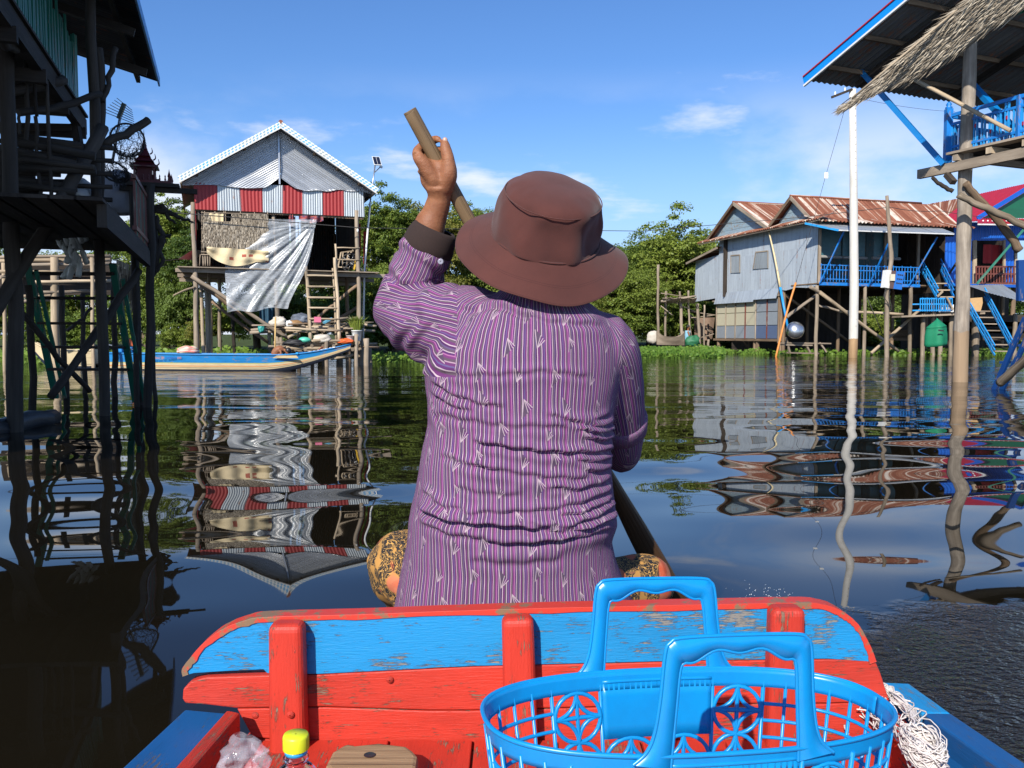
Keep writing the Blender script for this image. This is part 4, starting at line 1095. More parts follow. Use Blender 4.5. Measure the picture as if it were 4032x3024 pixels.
# ================================================================== the shaded stilt house at the left
K3 = .82                                                        # house scaled toward the camera, so its roof shadow clears the blue boat
LH = Frame((-7.03 * K3, 17.2 * K3, 0), 18.5)
def lx(p, x=-1.0): return LH.hx(p, x * K3)
def P3(p, D): return P(p, D * K3)
def LQ(x, y, z): return LH.w(x * K3, y * K3, z)
M['shade_wood'] = wood('shade_wood', (.035, .027, .021), (.075, .06, .048))  # wood and logs darkened in base colour, the shade of this house put in
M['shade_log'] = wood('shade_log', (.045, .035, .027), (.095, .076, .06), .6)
def shaded_house():
    t = root('stilt_house', LQ(-2.5, -6, 0), 'shaded two storey stilt house with green picket rail and dark tin roof', 'house', None, LH.a)
    ze = 1 + 5.0 * K3; sl = .26
    # roof: sheets from the eave inwards, seen from below, purlins and rafters
    for k in range(16):
        y0 = .0 - k * .82; y1 = y0 - .86; x1 = -8.0; z = .005 * (k % 2)
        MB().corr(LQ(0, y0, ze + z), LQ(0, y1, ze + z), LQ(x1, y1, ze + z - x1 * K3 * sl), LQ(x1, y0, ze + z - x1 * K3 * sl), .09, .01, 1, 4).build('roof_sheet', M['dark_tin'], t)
    for x in (-.35, -1.6, -2.9, -4.2, -5.5): MB().beam(LQ(x, .05, ze - .07 - x * K3 * sl), LQ(x, -13, ze - .07 - x * K3 * sl), .06, .09).build('purlin', M['dark_wood'], t)
    for y in (-1.2, -3.4, -5.6, -7.8, -10): MB().beam(LQ(-.1, y, ze - .15), LQ(-7.8, y, ze - .15 + 7.7 * K3 * sl), .07, .10).build('rafter', M['dark_wood'], t)
    MB().beam(LQ(.03, .05, ze + .0), LQ(.03, -13, ze + .0), .025, .14).build('fascia', M['sky_paint'], t)
    # upper floor
    zf = LH.loc(lx(zA(640, 985))).z
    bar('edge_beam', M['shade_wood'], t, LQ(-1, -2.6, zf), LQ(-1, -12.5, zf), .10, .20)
    for k in range(22):
        x = -1.05 - k * .27
        MB().beam(LQ(x, -2.7, zf + .12), LQ(x, -12.6, zf + .12), .245, .03).build('floor_board', M['dark_wood'], t)
    for y in (-3, -4.6, -6.2, -7.8, -9.4): bar('joist', M['dark_wood'], t, LQ(-.9, y, zf - .15), LQ(-6.8, y, zf - .15), .08, .14)
    # green pickets
    yy = -3.15; k = 0
    while yy > -10.4:
        h = .84 + rng.uniform(-.06, .06) + (.18 if k % 7 == 0 else 0)
        MB().beam(LQ(-1.0, yy, zf + .05), LQ(-1.0 + rng.uniform(-.02, .02), yy, zf + .1 + h), .022, .055, LH.uy).build('picket', M['green_paint'], t)
        yy -= .105 if k % 3 else .13; k += 1
    for z in (.23, .73): bar('picket_rail', M['green_paint'], t, LQ(-1.05, -3.1, zf + z), LQ(-1.05, -10.4, zf + z), .04, .06)
    for y in (-3.1, -5.6, -8.1): bar('rail_post', M['green_paint'], t, LQ(-1.03, y, zf), LQ(-1.03, y, zf + 1.1), .06, .06)
    # back wall of the upper storey (the inside is dark)
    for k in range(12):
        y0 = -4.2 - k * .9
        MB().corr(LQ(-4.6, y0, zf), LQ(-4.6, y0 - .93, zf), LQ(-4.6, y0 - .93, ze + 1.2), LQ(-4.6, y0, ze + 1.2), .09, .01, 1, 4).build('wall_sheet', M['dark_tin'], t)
    for k in range(10):  # boards at the near end, out of view, added to block the sun
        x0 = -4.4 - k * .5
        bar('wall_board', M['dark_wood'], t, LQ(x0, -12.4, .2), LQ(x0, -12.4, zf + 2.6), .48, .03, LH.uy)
    # posts
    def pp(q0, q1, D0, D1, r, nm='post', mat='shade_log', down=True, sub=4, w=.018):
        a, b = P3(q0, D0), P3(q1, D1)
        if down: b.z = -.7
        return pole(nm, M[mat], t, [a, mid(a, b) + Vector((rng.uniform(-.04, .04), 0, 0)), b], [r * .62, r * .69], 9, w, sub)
    pp(zA(30, -300), zB(95, 1560), 10.6, 10.6, .115); pp(zA(738, -60), zB(692, 1560), 12.6, 12.6, .095)
    pp(zA(800, 390), zB(640, 300), 12.75, 12.9, .085, down=False)
    pp(zB(985, 40), zB(950, 1560), 14.2, 14.2, .088); pp(zB(985, 560), zB(1010, 1100), 15.6, 15.6, .05)
    pp(zB(400, 700), zB(420, 1120), 16.5, 16.5, .07); pp(zB(540, 760), zB(545, 1130), 17.5, 17.5, .06); pp(zB(745, 640), zB(750, 1110), 16.5, 16.5, .07)
    pp(zB(880, 640), zB(890, 1110), 18.5, 18.5, .05); pp(zB(185, 700), zB(190, 1250), 13.2, 13.2, .07)
    # beams and braces
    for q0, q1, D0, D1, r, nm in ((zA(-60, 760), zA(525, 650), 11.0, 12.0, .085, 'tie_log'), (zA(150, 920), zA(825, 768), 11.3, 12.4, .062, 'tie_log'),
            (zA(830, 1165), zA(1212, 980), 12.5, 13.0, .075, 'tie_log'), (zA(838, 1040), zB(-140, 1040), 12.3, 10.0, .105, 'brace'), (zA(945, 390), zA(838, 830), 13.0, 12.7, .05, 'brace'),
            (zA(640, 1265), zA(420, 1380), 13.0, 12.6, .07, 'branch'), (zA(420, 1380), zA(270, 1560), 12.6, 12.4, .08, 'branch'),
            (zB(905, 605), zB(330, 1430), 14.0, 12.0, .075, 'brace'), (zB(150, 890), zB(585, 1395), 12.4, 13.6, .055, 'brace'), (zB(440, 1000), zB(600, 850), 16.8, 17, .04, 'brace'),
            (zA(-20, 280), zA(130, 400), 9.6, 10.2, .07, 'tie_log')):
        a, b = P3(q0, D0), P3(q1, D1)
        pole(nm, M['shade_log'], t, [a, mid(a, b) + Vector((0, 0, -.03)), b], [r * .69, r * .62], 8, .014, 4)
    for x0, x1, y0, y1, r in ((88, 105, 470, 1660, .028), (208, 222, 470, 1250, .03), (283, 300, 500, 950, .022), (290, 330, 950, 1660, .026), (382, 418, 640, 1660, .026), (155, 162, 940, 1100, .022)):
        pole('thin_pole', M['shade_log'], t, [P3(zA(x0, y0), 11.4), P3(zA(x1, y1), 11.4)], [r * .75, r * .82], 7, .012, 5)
    for y, x0, x1 in ((1035, 160, 610), (1262, 170, 650), (1490, 290, 700)):
        bar('cross_rail', M['dark_wood'], t, P3(zA(x0, y), 13.4), P3(zA(x1, y + 8), 13.8), .06, .09)
    bar('frame_post', M['dark_wood'], t, P3(zA(615, 1010), 13.8), P3(zA(668, 1330), 13.8), .09, .09)
    # lower deck with rail
    z2 = P3(zB(985, 495), 14.3).z
    d0 = LH.loc(P3(zB(990, 500), 14.4)) / K3
    xe = (d0.x - .05)
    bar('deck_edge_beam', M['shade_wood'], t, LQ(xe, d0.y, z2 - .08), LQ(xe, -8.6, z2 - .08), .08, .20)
    for k in range(24):
        x = xe - .1 - k * .24
        if x > -6.8: MB().beam(LQ(x, d0.y, z2 + .04), LQ(x, -8.8, z2 + .04), .22, .03).build('deck_board', M['dark_wood'], t)
    for k in range(15):
        y = d0.y - .05 - k * .145
        MB().beam(LQ(xe, y, z2 + .05), LQ(xe, y, z2 + .76 + rng.uniform(-.03, .03)), .028, .04, LH.uy).build('deck_picket', M['green_paint' if k % 4 == 1 else 'brown_paint'], t)
    for z in (.15, .75): bar('deck_rail', M['brown_paint'], t, LQ(xe, d0.y, z2 + z), LQ(xe, d0.y - 2.2, z2 + z), .05, .05)
    # firewood stacked on the deck
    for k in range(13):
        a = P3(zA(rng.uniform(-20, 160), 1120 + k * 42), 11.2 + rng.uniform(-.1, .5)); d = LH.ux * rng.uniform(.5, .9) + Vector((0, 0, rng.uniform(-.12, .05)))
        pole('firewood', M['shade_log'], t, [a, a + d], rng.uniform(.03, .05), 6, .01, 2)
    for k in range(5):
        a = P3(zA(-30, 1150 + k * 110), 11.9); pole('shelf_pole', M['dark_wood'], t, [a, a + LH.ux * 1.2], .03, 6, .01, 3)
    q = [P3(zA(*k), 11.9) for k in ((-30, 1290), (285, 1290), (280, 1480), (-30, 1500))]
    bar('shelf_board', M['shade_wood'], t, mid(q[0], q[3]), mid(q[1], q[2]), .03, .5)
    # dry leaf bundle hanging under the deck
    quad = [P3(zB(*k), 15.2) for k in ((755, 530), (895, 590), (890, 690), (760, 660))]
    tag(thatch_strips(MB(), quad, 3, 26, .5, 8, .03).build('hanging_thatch', M['thatch'], t), kind='stuff')
    return t, z2, xe
SHroot, z2, xe2 = shaded_house()

t_ = root('ladder', P3(zB(600, 1400), 14.2), 'dark green ladder leaning from the water to the deck of the shaded house', 'ladder', None)
for a, b, D0, D1 in (((165, 500), (345, 1345), 13.3, 14.4), ((735, 560), (872, 1375), 13.7, 14.6)):
    p0, p1 = P3(zB(*a), D0), P3(zB(*b), D1); p1 = p1 + (p1 - p0) * .12
    MB().beam(p0, p1, .04, .085, (1, 0, 0)).build('stringer', M['green_paint'], t_)
    MB().beam(p0 + Vector((.12, .02, -.2)), p1 + Vector((.12, .02, 0)), .03, .045, (1, 0, 0)).build('handrail', M['green_paint'], t_)
for y in (625, 785, 950, 1105, 1250):
    f = (y - 500) / 850; D = lerp(13.4, 14.4, f)
    MB().beam(P3(zB(165 + 180 * f, y), D), P3(zB(727 + 140 * f, y + 3), D + .2), .20, .035).build('tread', M['dark_wood'], t_)

# bottles, bags, nets, shrine, aerial
def bottle_bunch():
    c = P3(zB(480, 450), 12.3); t = root('bottle_bunch', P3(zB(440, 660), 12.3), 'bunch of clear plastic bottles hung on the shaded house', 'bottles', None)
    n = NT('frosted_plastic'); m = n.done(n.bsdf((.72, .72, .66), .3, spec=.6, Transmission_Weight=.35))
    r = random.Random(3)
    for k in range(22):
        p = P3(zB(480 + r.gauss(0, 42) + (k % 3) * 12 - 10, 350 + k * 13 + r.uniform(-10, 10)), 12.3 + r.uniform(-.1, .1))
        e = Euler((r.uniform(-.5, .5), r.uniform(-.6, .6), r.uniform(0, 6))).to_matrix()
        MB().lathe([(.002, -.09), (.032, -.09), (.034, -.04), (.029, 0), (.034, .03), (.030, .07), (.012, .1), (.012, .12), (.002, .12)], p, 10, axis=e).build('bottle', m, t)
bottle_bunch()
lump(P3(zA(650, 1590), 12.6) - Vector((0, 0, .08)), (.14, .12, .11), M['white_plastic'], 'plastic_bag', 'white plastic bag on the deck of the shaded house', 'bag', 31)
lump(P3(zB(765, 190), 14.6) - Vector((0, 0, .1)), (.36, .25, .33), plain('pale_sack', (.42, .42, .46), .8), 'sack', 'big pale sack behind the rail of the shaded house', 'sack', 33, .2)
lump(P3(zB(918, 405), 14.2), (.07, .06, .14), plain('cyan_bag', (.03, .35, .55), .4), 'blue_bag', 'small blue bag hung on the deck rail of the shaded house', 'bag', 35, .3, fl=False)
lump(P3(zB(520, 130), 13) , (.16, .12, .14), M['white_plastic'], 'water_jug', 'white jug beside the firewood on the shaded deck', 'jug', 37, .12)
lump(P3(zB(440, 300), 12.6), (.28, .2, .15), M['shade_wood'], 'brushwood_heap', 'dark heap of sticks on the shaded deck', 'sticks', 39, .5)

def hoop_net(p, r, tilt, label, seed, tail):
    t = root('fishing_net', p - Vector((0, 0, r)), label, 'fishing net', 'hoop nets on the shaded house')
    rs = random.Random(seed); E = Euler(tilt).to_matrix()
    ring = [p + E @ Vector((math.cos(a) * r, 0, math.sin(a) * r)) for a in np.linspace(0, 2 * math.pi, 33)]
    MB().tube(ring, .012, 6, caps=False).build('hoop', M['rope'], t)
    m = MB(); nu, nv = 26, 12
    pts = {}
    for i in range(nu):
        a = 2 * math.pi * i / nu
        for j in range(nv + 1):
            v = j / nv; rad = r * (1 - v * .72)
            q = p + E @ Vector((math.cos(a) * rad, v * tail * .6, math.sin(a) * rad)) - Vector((0, 0, tail * v * v * .9)) + Vector((rs.gauss(0, .012), rs.gauss(0, .012), rs.gauss(0, .012))) * (1 + v)
            pts[i, j] = q
    for i in range(nu):
        for j in range(nv):
            for b in ((i, j + 1), ((i + 1) % nu, j), ((i + 1) % nu, j + 1)):
                m.tube([pts[i, j], pts[b]], .0022, 3, caps=False)
    tag(m.build('mesh', M['rope'], t), kind='stuff')
hoop_net(P3(zA(1040, 1145), 13.2), .20, (.2, .1, .5), 'round hoop net hanging below the log end of the shaded house', 1, .3)
hoop_net(P3(zA(930, 1400), 13.3), .19, (1.0, .3, .2), 'collapsed hoop net heaped beside the red shrine', 2, .35)
t_ = root('tv_aerial', P3(zA(915, 1340), 13.9), 'television aerial on a thin leaning mast above the shrine', 'aerial', None)
a_, b2 = P3(zA(915, 1340), 13.9), P3(zA(1000, 850), 13.9)
MB().tube([a_, b2], .018, 6).build('mast', M['steel'], t_)
MB().beam(P3(zA(968, 970), 13.9), P3(zA(1015, 845), 13.9), .035, .05).build('boom', M['steel'], t_)
for k in range(7):
    f = k / 6; c = P3(zA(lerp(968, 1015, f), lerp(960, 850, f)), 13.9); h = .20 - .014 * k
    MB().tube([c + Vector((-h * 1.3, .12, .11)), c + Vector((h * 1.3, -.12, -.11))], .005, 4).build('element', M['steel'], t_)

def shrine():
    base = P3(zA(1225, 1510), 14.6); t = root('spirit_house', base, 'dark red spirit house with tiered pointed roofs on a wooden table', 'shrine', None, LH.a)
    m = M['shrine_red'] = paint('shrine_red', (.115, .016, .018), .15)
    q_ = .62; F = Frame(base, 18.5); F.w = lambda x, y=0, z=0: F.o + F.ux * (x * q_) + F.uy * (y * q_) + Vector((0, 0, z * q_))
    B = lambda x, y, z, a, b, h, nm: MB().box(F.w(x, y, z + h / 2), (a * q_, b * q_, h * q_), Matrix.Rotation(F.a, 3, 'Z')).build(nm, m, t)
    B(0, 0, 0, .95, .70, .05, 'plinth'); B(-.1, 0, .05, .62, .5, .05, 'plinth'); B(-.1, 0, .10, .46, .38, .10, 'cella')
    for sx_ in (-.30, .10):
        for sy_ in (-.22, .22): MB().lathe([(r_ * q_, z_ * q_) for r_, z_ in [(.028, 0), (.022, .02), (.020, .24), (.03, .26)]], F.w(sx_, sy_, .10), 8).build('column', m, t)
    B(-.1, 0, .20, .30, .26, .16, 'cella'); B(-.1, 0, .36, .58, .52, .03, 'cornice')
    for k, (w, h, z) in enumerate(((.56, .16, .39), (.40, .17, .50), (.26, .20, .62))):
        c = F.w(-.1, 0, z); a, b = w / 2, w * .43
        vs = [F.w(-.1 + sx_ * a, sy_ * b, z) for sx_, sy_ in ((-1, -1), (1, -1), (1, 1), (-1, 1))] + [F.w(-.1 + sx_ * a * .35, 0, z + h) for sx_ in (-1, 1)]
        MB().add(vs, [(3, 2, 1, 0), (0, 1, 5, 4), (2, 3, 4, 5), (1, 2, 5), (3, 0, 4)]).build('roof_tier', m, t)
        for sx_ in (-1, 1):
            q = F.w(-.1 + sx_ * a * .9, 0, z + h * .3)
            MB().tube([q, q + F.ux * sx_ * .03 + Vector((0, 0, .03)), q + F.ux * sx_ * .02 + Vector((0, 0, .09))], [.011, .009, .003], 6, sub=3).build('roof_horn', m, t)
    MB().lathe([(r_ * q_, z_ * q_) for r_, z_ in [(.07, .78), (.05, .84), (.055, .87), (.03, .91), (.035, .94), (.016, 1.0), (.002, 1.22)]], F.w(-.1, 0, 0), 10).build('spire', m, t)
    for k in range(9):
        x = lerp(-.45, .45, k / 8)
        MB().lathe([(r_ * q_, z_ * q_) for r_, z_ in [(.015, .05), (.022, .09), (.012, .12), (.018, .15), (.002, .19)]], F.w(x, -.32, 0), 6).build('fence_finial', m, t)
        if k % 2: MB().lathe([(r_ * q_, z_ * q_) for r_, z_ in [(.015, .05), (.022, .09), (.012, .12), (.018, .15), (.002, .19)]], F.w(x, .32, 0), 6).build('fence_finial', m, t)
    for x, y in ((.42, -.3), (-.44, -.3), (.44, .3)):
        MB().lathe([(r_ * q_, z_ * q_) for r_, z_ in [(.035, .05), (.03, .14), (.04, .16), (.012, .26), (.002, .32)]], F.w(x, y, 0), 8).build('corner_turret', m, t)
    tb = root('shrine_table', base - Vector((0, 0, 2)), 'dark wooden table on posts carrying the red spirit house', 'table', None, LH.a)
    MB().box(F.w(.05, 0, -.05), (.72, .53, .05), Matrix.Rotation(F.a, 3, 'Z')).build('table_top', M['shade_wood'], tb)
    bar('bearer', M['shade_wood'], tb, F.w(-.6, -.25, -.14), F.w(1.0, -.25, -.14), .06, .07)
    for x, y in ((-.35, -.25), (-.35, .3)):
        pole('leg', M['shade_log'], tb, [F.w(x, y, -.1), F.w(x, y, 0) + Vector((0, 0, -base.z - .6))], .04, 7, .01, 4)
shrine()
# bare branch beside the shrine posts
m = MB(); r = random.Random(5)
b0 = P3(zB(975, 200), 14.6)
for q in (((975, 200), (1100, 230), (1180, 260), (1262, 290)), ((985, 215), (1060, 190), (1100, 260), (1150, 300)), ((1010, 250), (1040, 330), (1080, 380), (1120, 375)), ((990, 230), (1020, 420), (1060, 560), (985, 640)), ((1060, 380), (1040, 480), (1010, 600), (990, 690))):
    m.tube([P3(zB(*k), 14.8) for k in q], [.05, .04, .028, .012], 6, sub=4, wob=.015)
thing(m, 'dead_branch', M['dark_wood'], 'crooked dead branch hanging beside the shrine posts', 'branch')
# log lying in the water
a_, b2 = PZ((-250, 1740), .02), PZ((210, 1645), .05)
thing(MB().tube([a_, mid(a_, b2), b2], [.13, .12, .10], 10, wob=.02, sub=4), 'floating_log', wood('wet_log', (.03, .03, .032), (.07, .07, .075), rough=.4), 'dark wet log floating below the shaded house', 'log')

def back_shed():
    t = root('shed', P(zB(350, 1100), 22.5), 'sunlit plank shed on stilts seen beneath the shaded house', 'shed', None)
    for k, (y, x0, x1) in enumerate(((512, 0, 720), (535, 0, 720), (560, 30, 720), (605, 0, 590), (640, 0, 230), (672, 230, 730), (740, 260, 600), (770, 140, 360), (800, 150, 340))):
        a, b = P(zB(x0, y + 8), 22.5), P(zB(x1, y), 23.4)
        pole('sunlit_pole', M['pale_wood' if k % 2 else 'grey_wood'], t, [a, b], .05, 6, .02, 4)
    for y in (575, 700):
        a, b = P(zB(-40, y), 22.9), P(zB(730, y), 24); bar('wall_plank', M['dark_wood'], t, a, b, .04, .55)
    for x in (355, 600, 20):
        a, b = P(zB(x, 520), 22.8), P(zB(x + 5, 1100), 22.8); b.z = -.5
        pole('post', M['pale_wood'], t, [a, b], .10 if x == 355 else .05, 8, .02, 4)
back_shed()
# ================================================================== the grey tin house across the water
GH = Frame(P((3214, 1300), 39.0).xy.to_3d(), 18)
WL = 8.6
def gx(p, x=0): return GH.hx(p, x)
def gy(p, y=0): return GH.hy(p, y)
M['board_blue'] = paint('board_blue', (.28, .38, .44), .35, (.16, .13, .1)); M['teal_wall'] = paint('teal_wall', (.04, .12, .14), .2)
M['pane_cream'] = plain('pane_cream', (.50, .46, .33), .4, var=.2); M['pane_grey'] = plain('pane_grey', (.26, .29, .32), .35, var=.3); M['pane_blue'] = plain('pane_blue', (.10, .14, .24), .35, var=.3)
def grey_house():
    t = root('stilt_house', GH.w(2.5, 4, 0), 'grey tin stilt house with two rusty gables and a blue railed veranda', 'house', None, GH.a)
    zt0 = gx(zF(1085, 352)).z; zb0 = gx(zF(1085, 820)).z; zt1 = gx(zF(345, 485)).z; zb1 = gx(zF(360, 903)).z
    yl = GH.loc(gx(zF(352, 700))).y
    # wall sheets, two courses
    N = 11
    for k in range(N):
        f0, f1 = k / N, (k + 1) / N + .008; y0, y1 = yl * f0, yl * f1; ox = -.008 * (k % 2)
        zt = lambda f: lerp(zt0, zt1, f) + .15
        zb = lambda f: lerp(zb0, zb1, f) + .05 * math.sin(f * 40)
        zmid = lerp(zb0, zt0, .62)
        MB().corr(GH.w(ox - .012, y1, zmid + .1), GH.w(ox - .012, y0, zmid + .1), GH.w(ox - .012, y0, zb(f0)), GH.w(ox - .012, y1, zb(f1)), .085, .010, 2, 5).build('wall_sheet', M['wall_tin'], t)
        MB().corr(GH.w(ox, y1, zt(f1)), GH.w(ox, y0, zt(f0)), GH.w(ox, y0, zmid - .02), GH.w(ox, y1, zmid - .02), .085, .010, 1, 5).build('wall_sheet', M['wall_tin'], t)
    # shutters
    for q in (((437, 595), (505, 590), (505, 718), (437, 722)), ((625, 570), (718, 560), (718, 685), (605, 692))):
        a, b, c, d = (gx(zF(*k), -.06) for k in q)
        sh = MB().corr(a, b, c, d, .09, .008, 1, 5).build('shutter', M['grey_tin'], t)
        bar('shutter_lintel', M['grey_wood'], sh, a + Vector((0, 0, .04)), b + Vector((0, 0, .04)), .05, .06)
        bar('shutter_jamb', M['grey_wood'], sh, a, d, .03, .04); bar('shutter_jamb', M['grey_wood'], sh, b, c, .03, .04)
    # skirt roof over the gable wall: corrugated sheets whose ends show
    zE0 = gx(zF(1050, 318), -.55).z; zE1 = gx(zF(225, 490), -.55).z
    ya, yb = -.75, yl + 1.4
    for k in range(9):
        y0, y1 = lerp(ya, yb, k / 9), lerp(ya, yb, (k + 1) / 9) + .05; f0, f1 = k / 9, (k + 1) / 9
        MB().corr(GH.w(-.6, y0, lerp(zE0, zE1, f0)), GH.w(-.6, y1, lerp(zE0, zE1, f1)), GH.w(.25, y1, lerp(zE0, zE1, f1) + .32), GH.w(.25, y0, lerp(zE0, zE1, f0) + .32), .17, .035, 1, 8).build('skirt_sheet', M['rust_tin'], t)
    bar('skirt_batten', M['grey_wood'], t, GH.w(-.52, ya, zE0 - .06), GH.w(-.52, yb, zE1 - .06), .04, .06)
    # two gables
    gabs = []
    for nm, (ax, ay), (lx_, ly_), (rx_, ry_) in (('far', (455, 195), (275, 448), (690, 366)), ('near', (890, 150), (742, 352), (1035, 305))):
        A_ = GH.loc(gx(zF(ax, ay), -.35)); Lp = GH.loc(gx(zF(lx_, ly_), -.35)); Rp = GH.loc(gx(zF(rx_, ry_), -.35))
        gabs.append((A_, Lp, Rp))
        zlow = min(Lp.z, Rp.z)
        nb = 7
        for k in range(nb):                                    # weatherboards of the gable
            f0, f1 = k / nb, (k + 1) / nb; zb_ = lerp(Lp.z, A_.z, f0)
            y0a, y1a = lerp(Rp.y, A_.y, f0), lerp(Lp.y, A_.y, f0); y0b, y1b = lerp(Rp.y, A_.y, f1), lerp(Lp.y, A_.y, f1)
            za, zb_ = lerp(zlow, A_.z, f0), lerp(zlow, A_.z, f1)
            MB().prism([GH.w(.0, y0a, za), GH.w(.0, y1a, za), GH.w(.0, y1b, zb_), GH.w(.0, y0b, zb_)], GH.ux * -(.03 + .012 * (k % 2))).build('gable_board', M['board_blue'], t)
        for E in (Lp, Rp):
            d = (E - A_); E2 = E + d * .10
            bar('barge_board', M['brown_wood' if E is Lp else 'grey_wood'], t, GH.w(-.36, A_.y, A_.z), GH.w(-.36, E2.y, E2.z), .04, .16)
            n_ = 9; XL = 7.2 if nm == 'far' else 8.2
            for k in range(n_):
                x0, x1 = lerp(-.36, XL, k / n_), lerp(-.36, XL, (k + 1) / n_) + .04; zz = .006 * (k % 2) + .06
                MB().corr(GH.w(x0, A_.y, A_.z + zz), GH.w(x1, A_.y, A_.z + zz), GH.w(x1, E2.y, E2.z + zz), GH.w(x0, E2.y, E2.z + zz), .12, .014, 1, 5).build('roof_sheet', M['rust_tin'], t)
        MB().tube([GH.w(-.38, A_.y, A_.z + .09), GH.w(7.3, A_.y, A_.z + .09)], .06, 6).build('ridge_cap', M['rust_tin'], t)
    A2, L2_, R2 = gabs[1]
    # front eave with wavy tin ends, then the flat awning
    zr = R2.z; ye = -.55
    for k in range(10):
        x0, x1 = lerp(-.5, 8.4, k / 10), lerp(-.5, 8.4, (k + 1) / 10)
        MB().corr(GH.w(x0, ye - .15, zr - .22), GH.w(x1, ye - .15, zr - .22), GH.w(x1, .4, zr + .12), GH.w(x0, .4, zr + .12), .2, .04, 1, 8).build('eave_sheet', M['rust_tin'], t)
    aw = [GH.loc(p) for p in (gy(zF(1000, 340), -.2), gy(zF(1255, 392), -1.6), gy(zF(2128, 422), -1.6), gy(zF(1990, 368), -.2))]
    a, b, c, d = (GH.w(q) for q in aw)
    for k in range(6):
        f0, f1 = k / 6, (k + 1) / 6 + .01; zz = Vector((0, 0, .004 * (k % 2)))
        MB().corr(a.lerp(d, f0) + zz, a.lerp(d, f1) + zz, b.lerp(c, f1) + zz, b.lerp(c, f0) + zz, .1, .006, 1, 4).build('awning_sheet', M['grey_tin'], t)
    bar('awning_edge', M['sky_paint'], t, a - Vector((0, 0, .03)), b - Vector((0, 0, .03)), .04, .09); bar('awning_edge', M['white_paint'], t, b - Vector((0, 0, .03)), c - Vector((0, 0, .03)), .04, .05)
    # veranda: floor, back wall, rail
    zf = gy(zF(1095, 800), -.0).z; XR = GH.loc(gy(zF(1850, 800), 0)).x
    for k in range(8): MB().beam(GH.w(-.05, k * .25, zf), GH.w(XR + 1.2, k * .25, zf), .24, .05).build('floor_board', M['brown_wood'], t)
    bar('edge_beam', M['blue_paint'], t, GH.w(0, -.16, zf - .02), GH.w(XR, -.16, zf - .02), .05, .14)
    for k in range(8):
        x0 = k * XR / 8 + (.1 if k == 0 else 0)
        bar('back_wall_board', M['teal_wall'], t, GH.w(x0 + XR / 16, 1.9, zf), GH.w(x0 + XR / 16, 1.9, zr), .03, XR / 8 - .02, GH.ux)
    for k in range(10):
        bar('side_wall_board', M['dark_wood'], t, GH.w(XR + 1.5, .2 + k * .6, zf - .3), GH.w(XR + 1.5, .2 + k * .6, zr), .58, .03, GH.ux)
    for k in range(13): MB().beam(GH.w(.1 + k * .72, 7.5, zf - .3), GH.w(.1 + k * .72, 7.5, zr), .03, .70, GH.ux).build('rear_wall_board', M['dark_wood'], t)
    for x0, x1 in ((.15, 1.35), (1.45, 2.7), (3.2, 4.6)):        # rolled blinds
        z = gy(zF(1200, 600), .1).z if x0 < 3 else gy(zF(1600, 610), .1).z
        bl = MB().grid(lambda u, v: GH.w(lerp(x0, x1, u), .12 + .02 * math.sin(u * 9), lerp(zr - .15, z, v)), 8, 4).build('blind', M['teal_wall'], t)
        MB().tube([GH.w(x0 - .1, .1, z), GH.w(x1 + .1, .1, z)], .07, 8).build('blind_roll', plain('grey_roll', (.25, .24, .22), .8), bl)
    zr1, zr0 = gy(zF(1095, 658), -.15).z, gy(zF(1095, 785), -.15).z
    for z in (zr1, lerp(zr0, zr1, .72), zr0 + .12): bar('veranda_rail', M['blue_paint'], t, GH.w(.05, -.15, z), GH.w(XR, -.15, z), .04, .04)
    n = 34
    for k in range(n):
        x = lerp(.08, XR - .05, k / (n - 1)); bar('baluster', M['blue_paint'], t, GH.w(x, -.15, zr0), GH.w(x, -.15, zr1 - (0 if k % 3 else -.06)), .028, .03)
    for x in (.08, 1.9, 3.75, XR): bar('veranda_post', M['grey_wood'], t, GH.w(x, .0, zf), GH.w(x, .0, zr), .12, .12)
    for q0, q1 in (((1297, 400), (1112, 800)), ((1630, 500), (1480, 822)), ((2002, 448), (1788, 818))):
        bar('awning_brace', M['blue_paint'], t, gy(zF(*q0), -1.35), gy(zF(*q1), -.2), .055, .055)
    # posts and braces
    for x, r in ((1085, .078), (1450, .08), (1795, .085)):
        a, b = gy(zF(x + 5, 815), -.1), gy(zF(x - 2, 1345), -.1); b.z = -.6
        pole('post', M['log'], t, [a, b], [r, r * 1.1], 8, .02, 5)
    for y in (2.6, 5.0, 8.4):
        for x in (.1, 3.3, 6.6): pole('post', M['brown_wood'], t, [GH.w(x, y, zf), GH.w(x, y, -.6)], .09, 7, .02, 4)
    for q0, q1, y, r, mt in (((1110, 865), (1720, 1325), -.25, .085, 'pale_wood'), ((860, 1058), (1085, 888), .2, .075, 'grey_wood'), ((1500, 1330), (1872, 998), -.35, .075, 'pale_wood'), ((1265, 1010), (1742, 1035), -.05, .07, 'pale_wood'),
            ((830, 870), (1330, 1240), 2.6, .07, 'brown_wood'), ((1040, 825), (1115, 870), -.2, .09, 'grey_wood'), ((1100, 965), (1280, 1015), .3, .06, 'grey_wood')):
        pole('brace', M[mt], t, [gy(zF(*q0), y), gy(zF(*q1), y)], [r, r * .9], 7, .02, 5)
    pole('loose_rope', M['rope'], t, [gy(zF(1470, 905), -.15), gy(zF(1590, 1190), -.15)], .018, 5, 0, 2)
    # boxed-in store below the gable wall
    zl0 = gx(zF(810, 1222)).z; zl1 = gx(zF(335, 1240)).z
    yA, yB, yC = GH.loc(gx(zF(808, 1000))).y, GH.loc(gx(zF(632, 1000))).y, GH.loc(gx(zF(335, 1000))).y
    zT = gx(zF(810, 905)).z
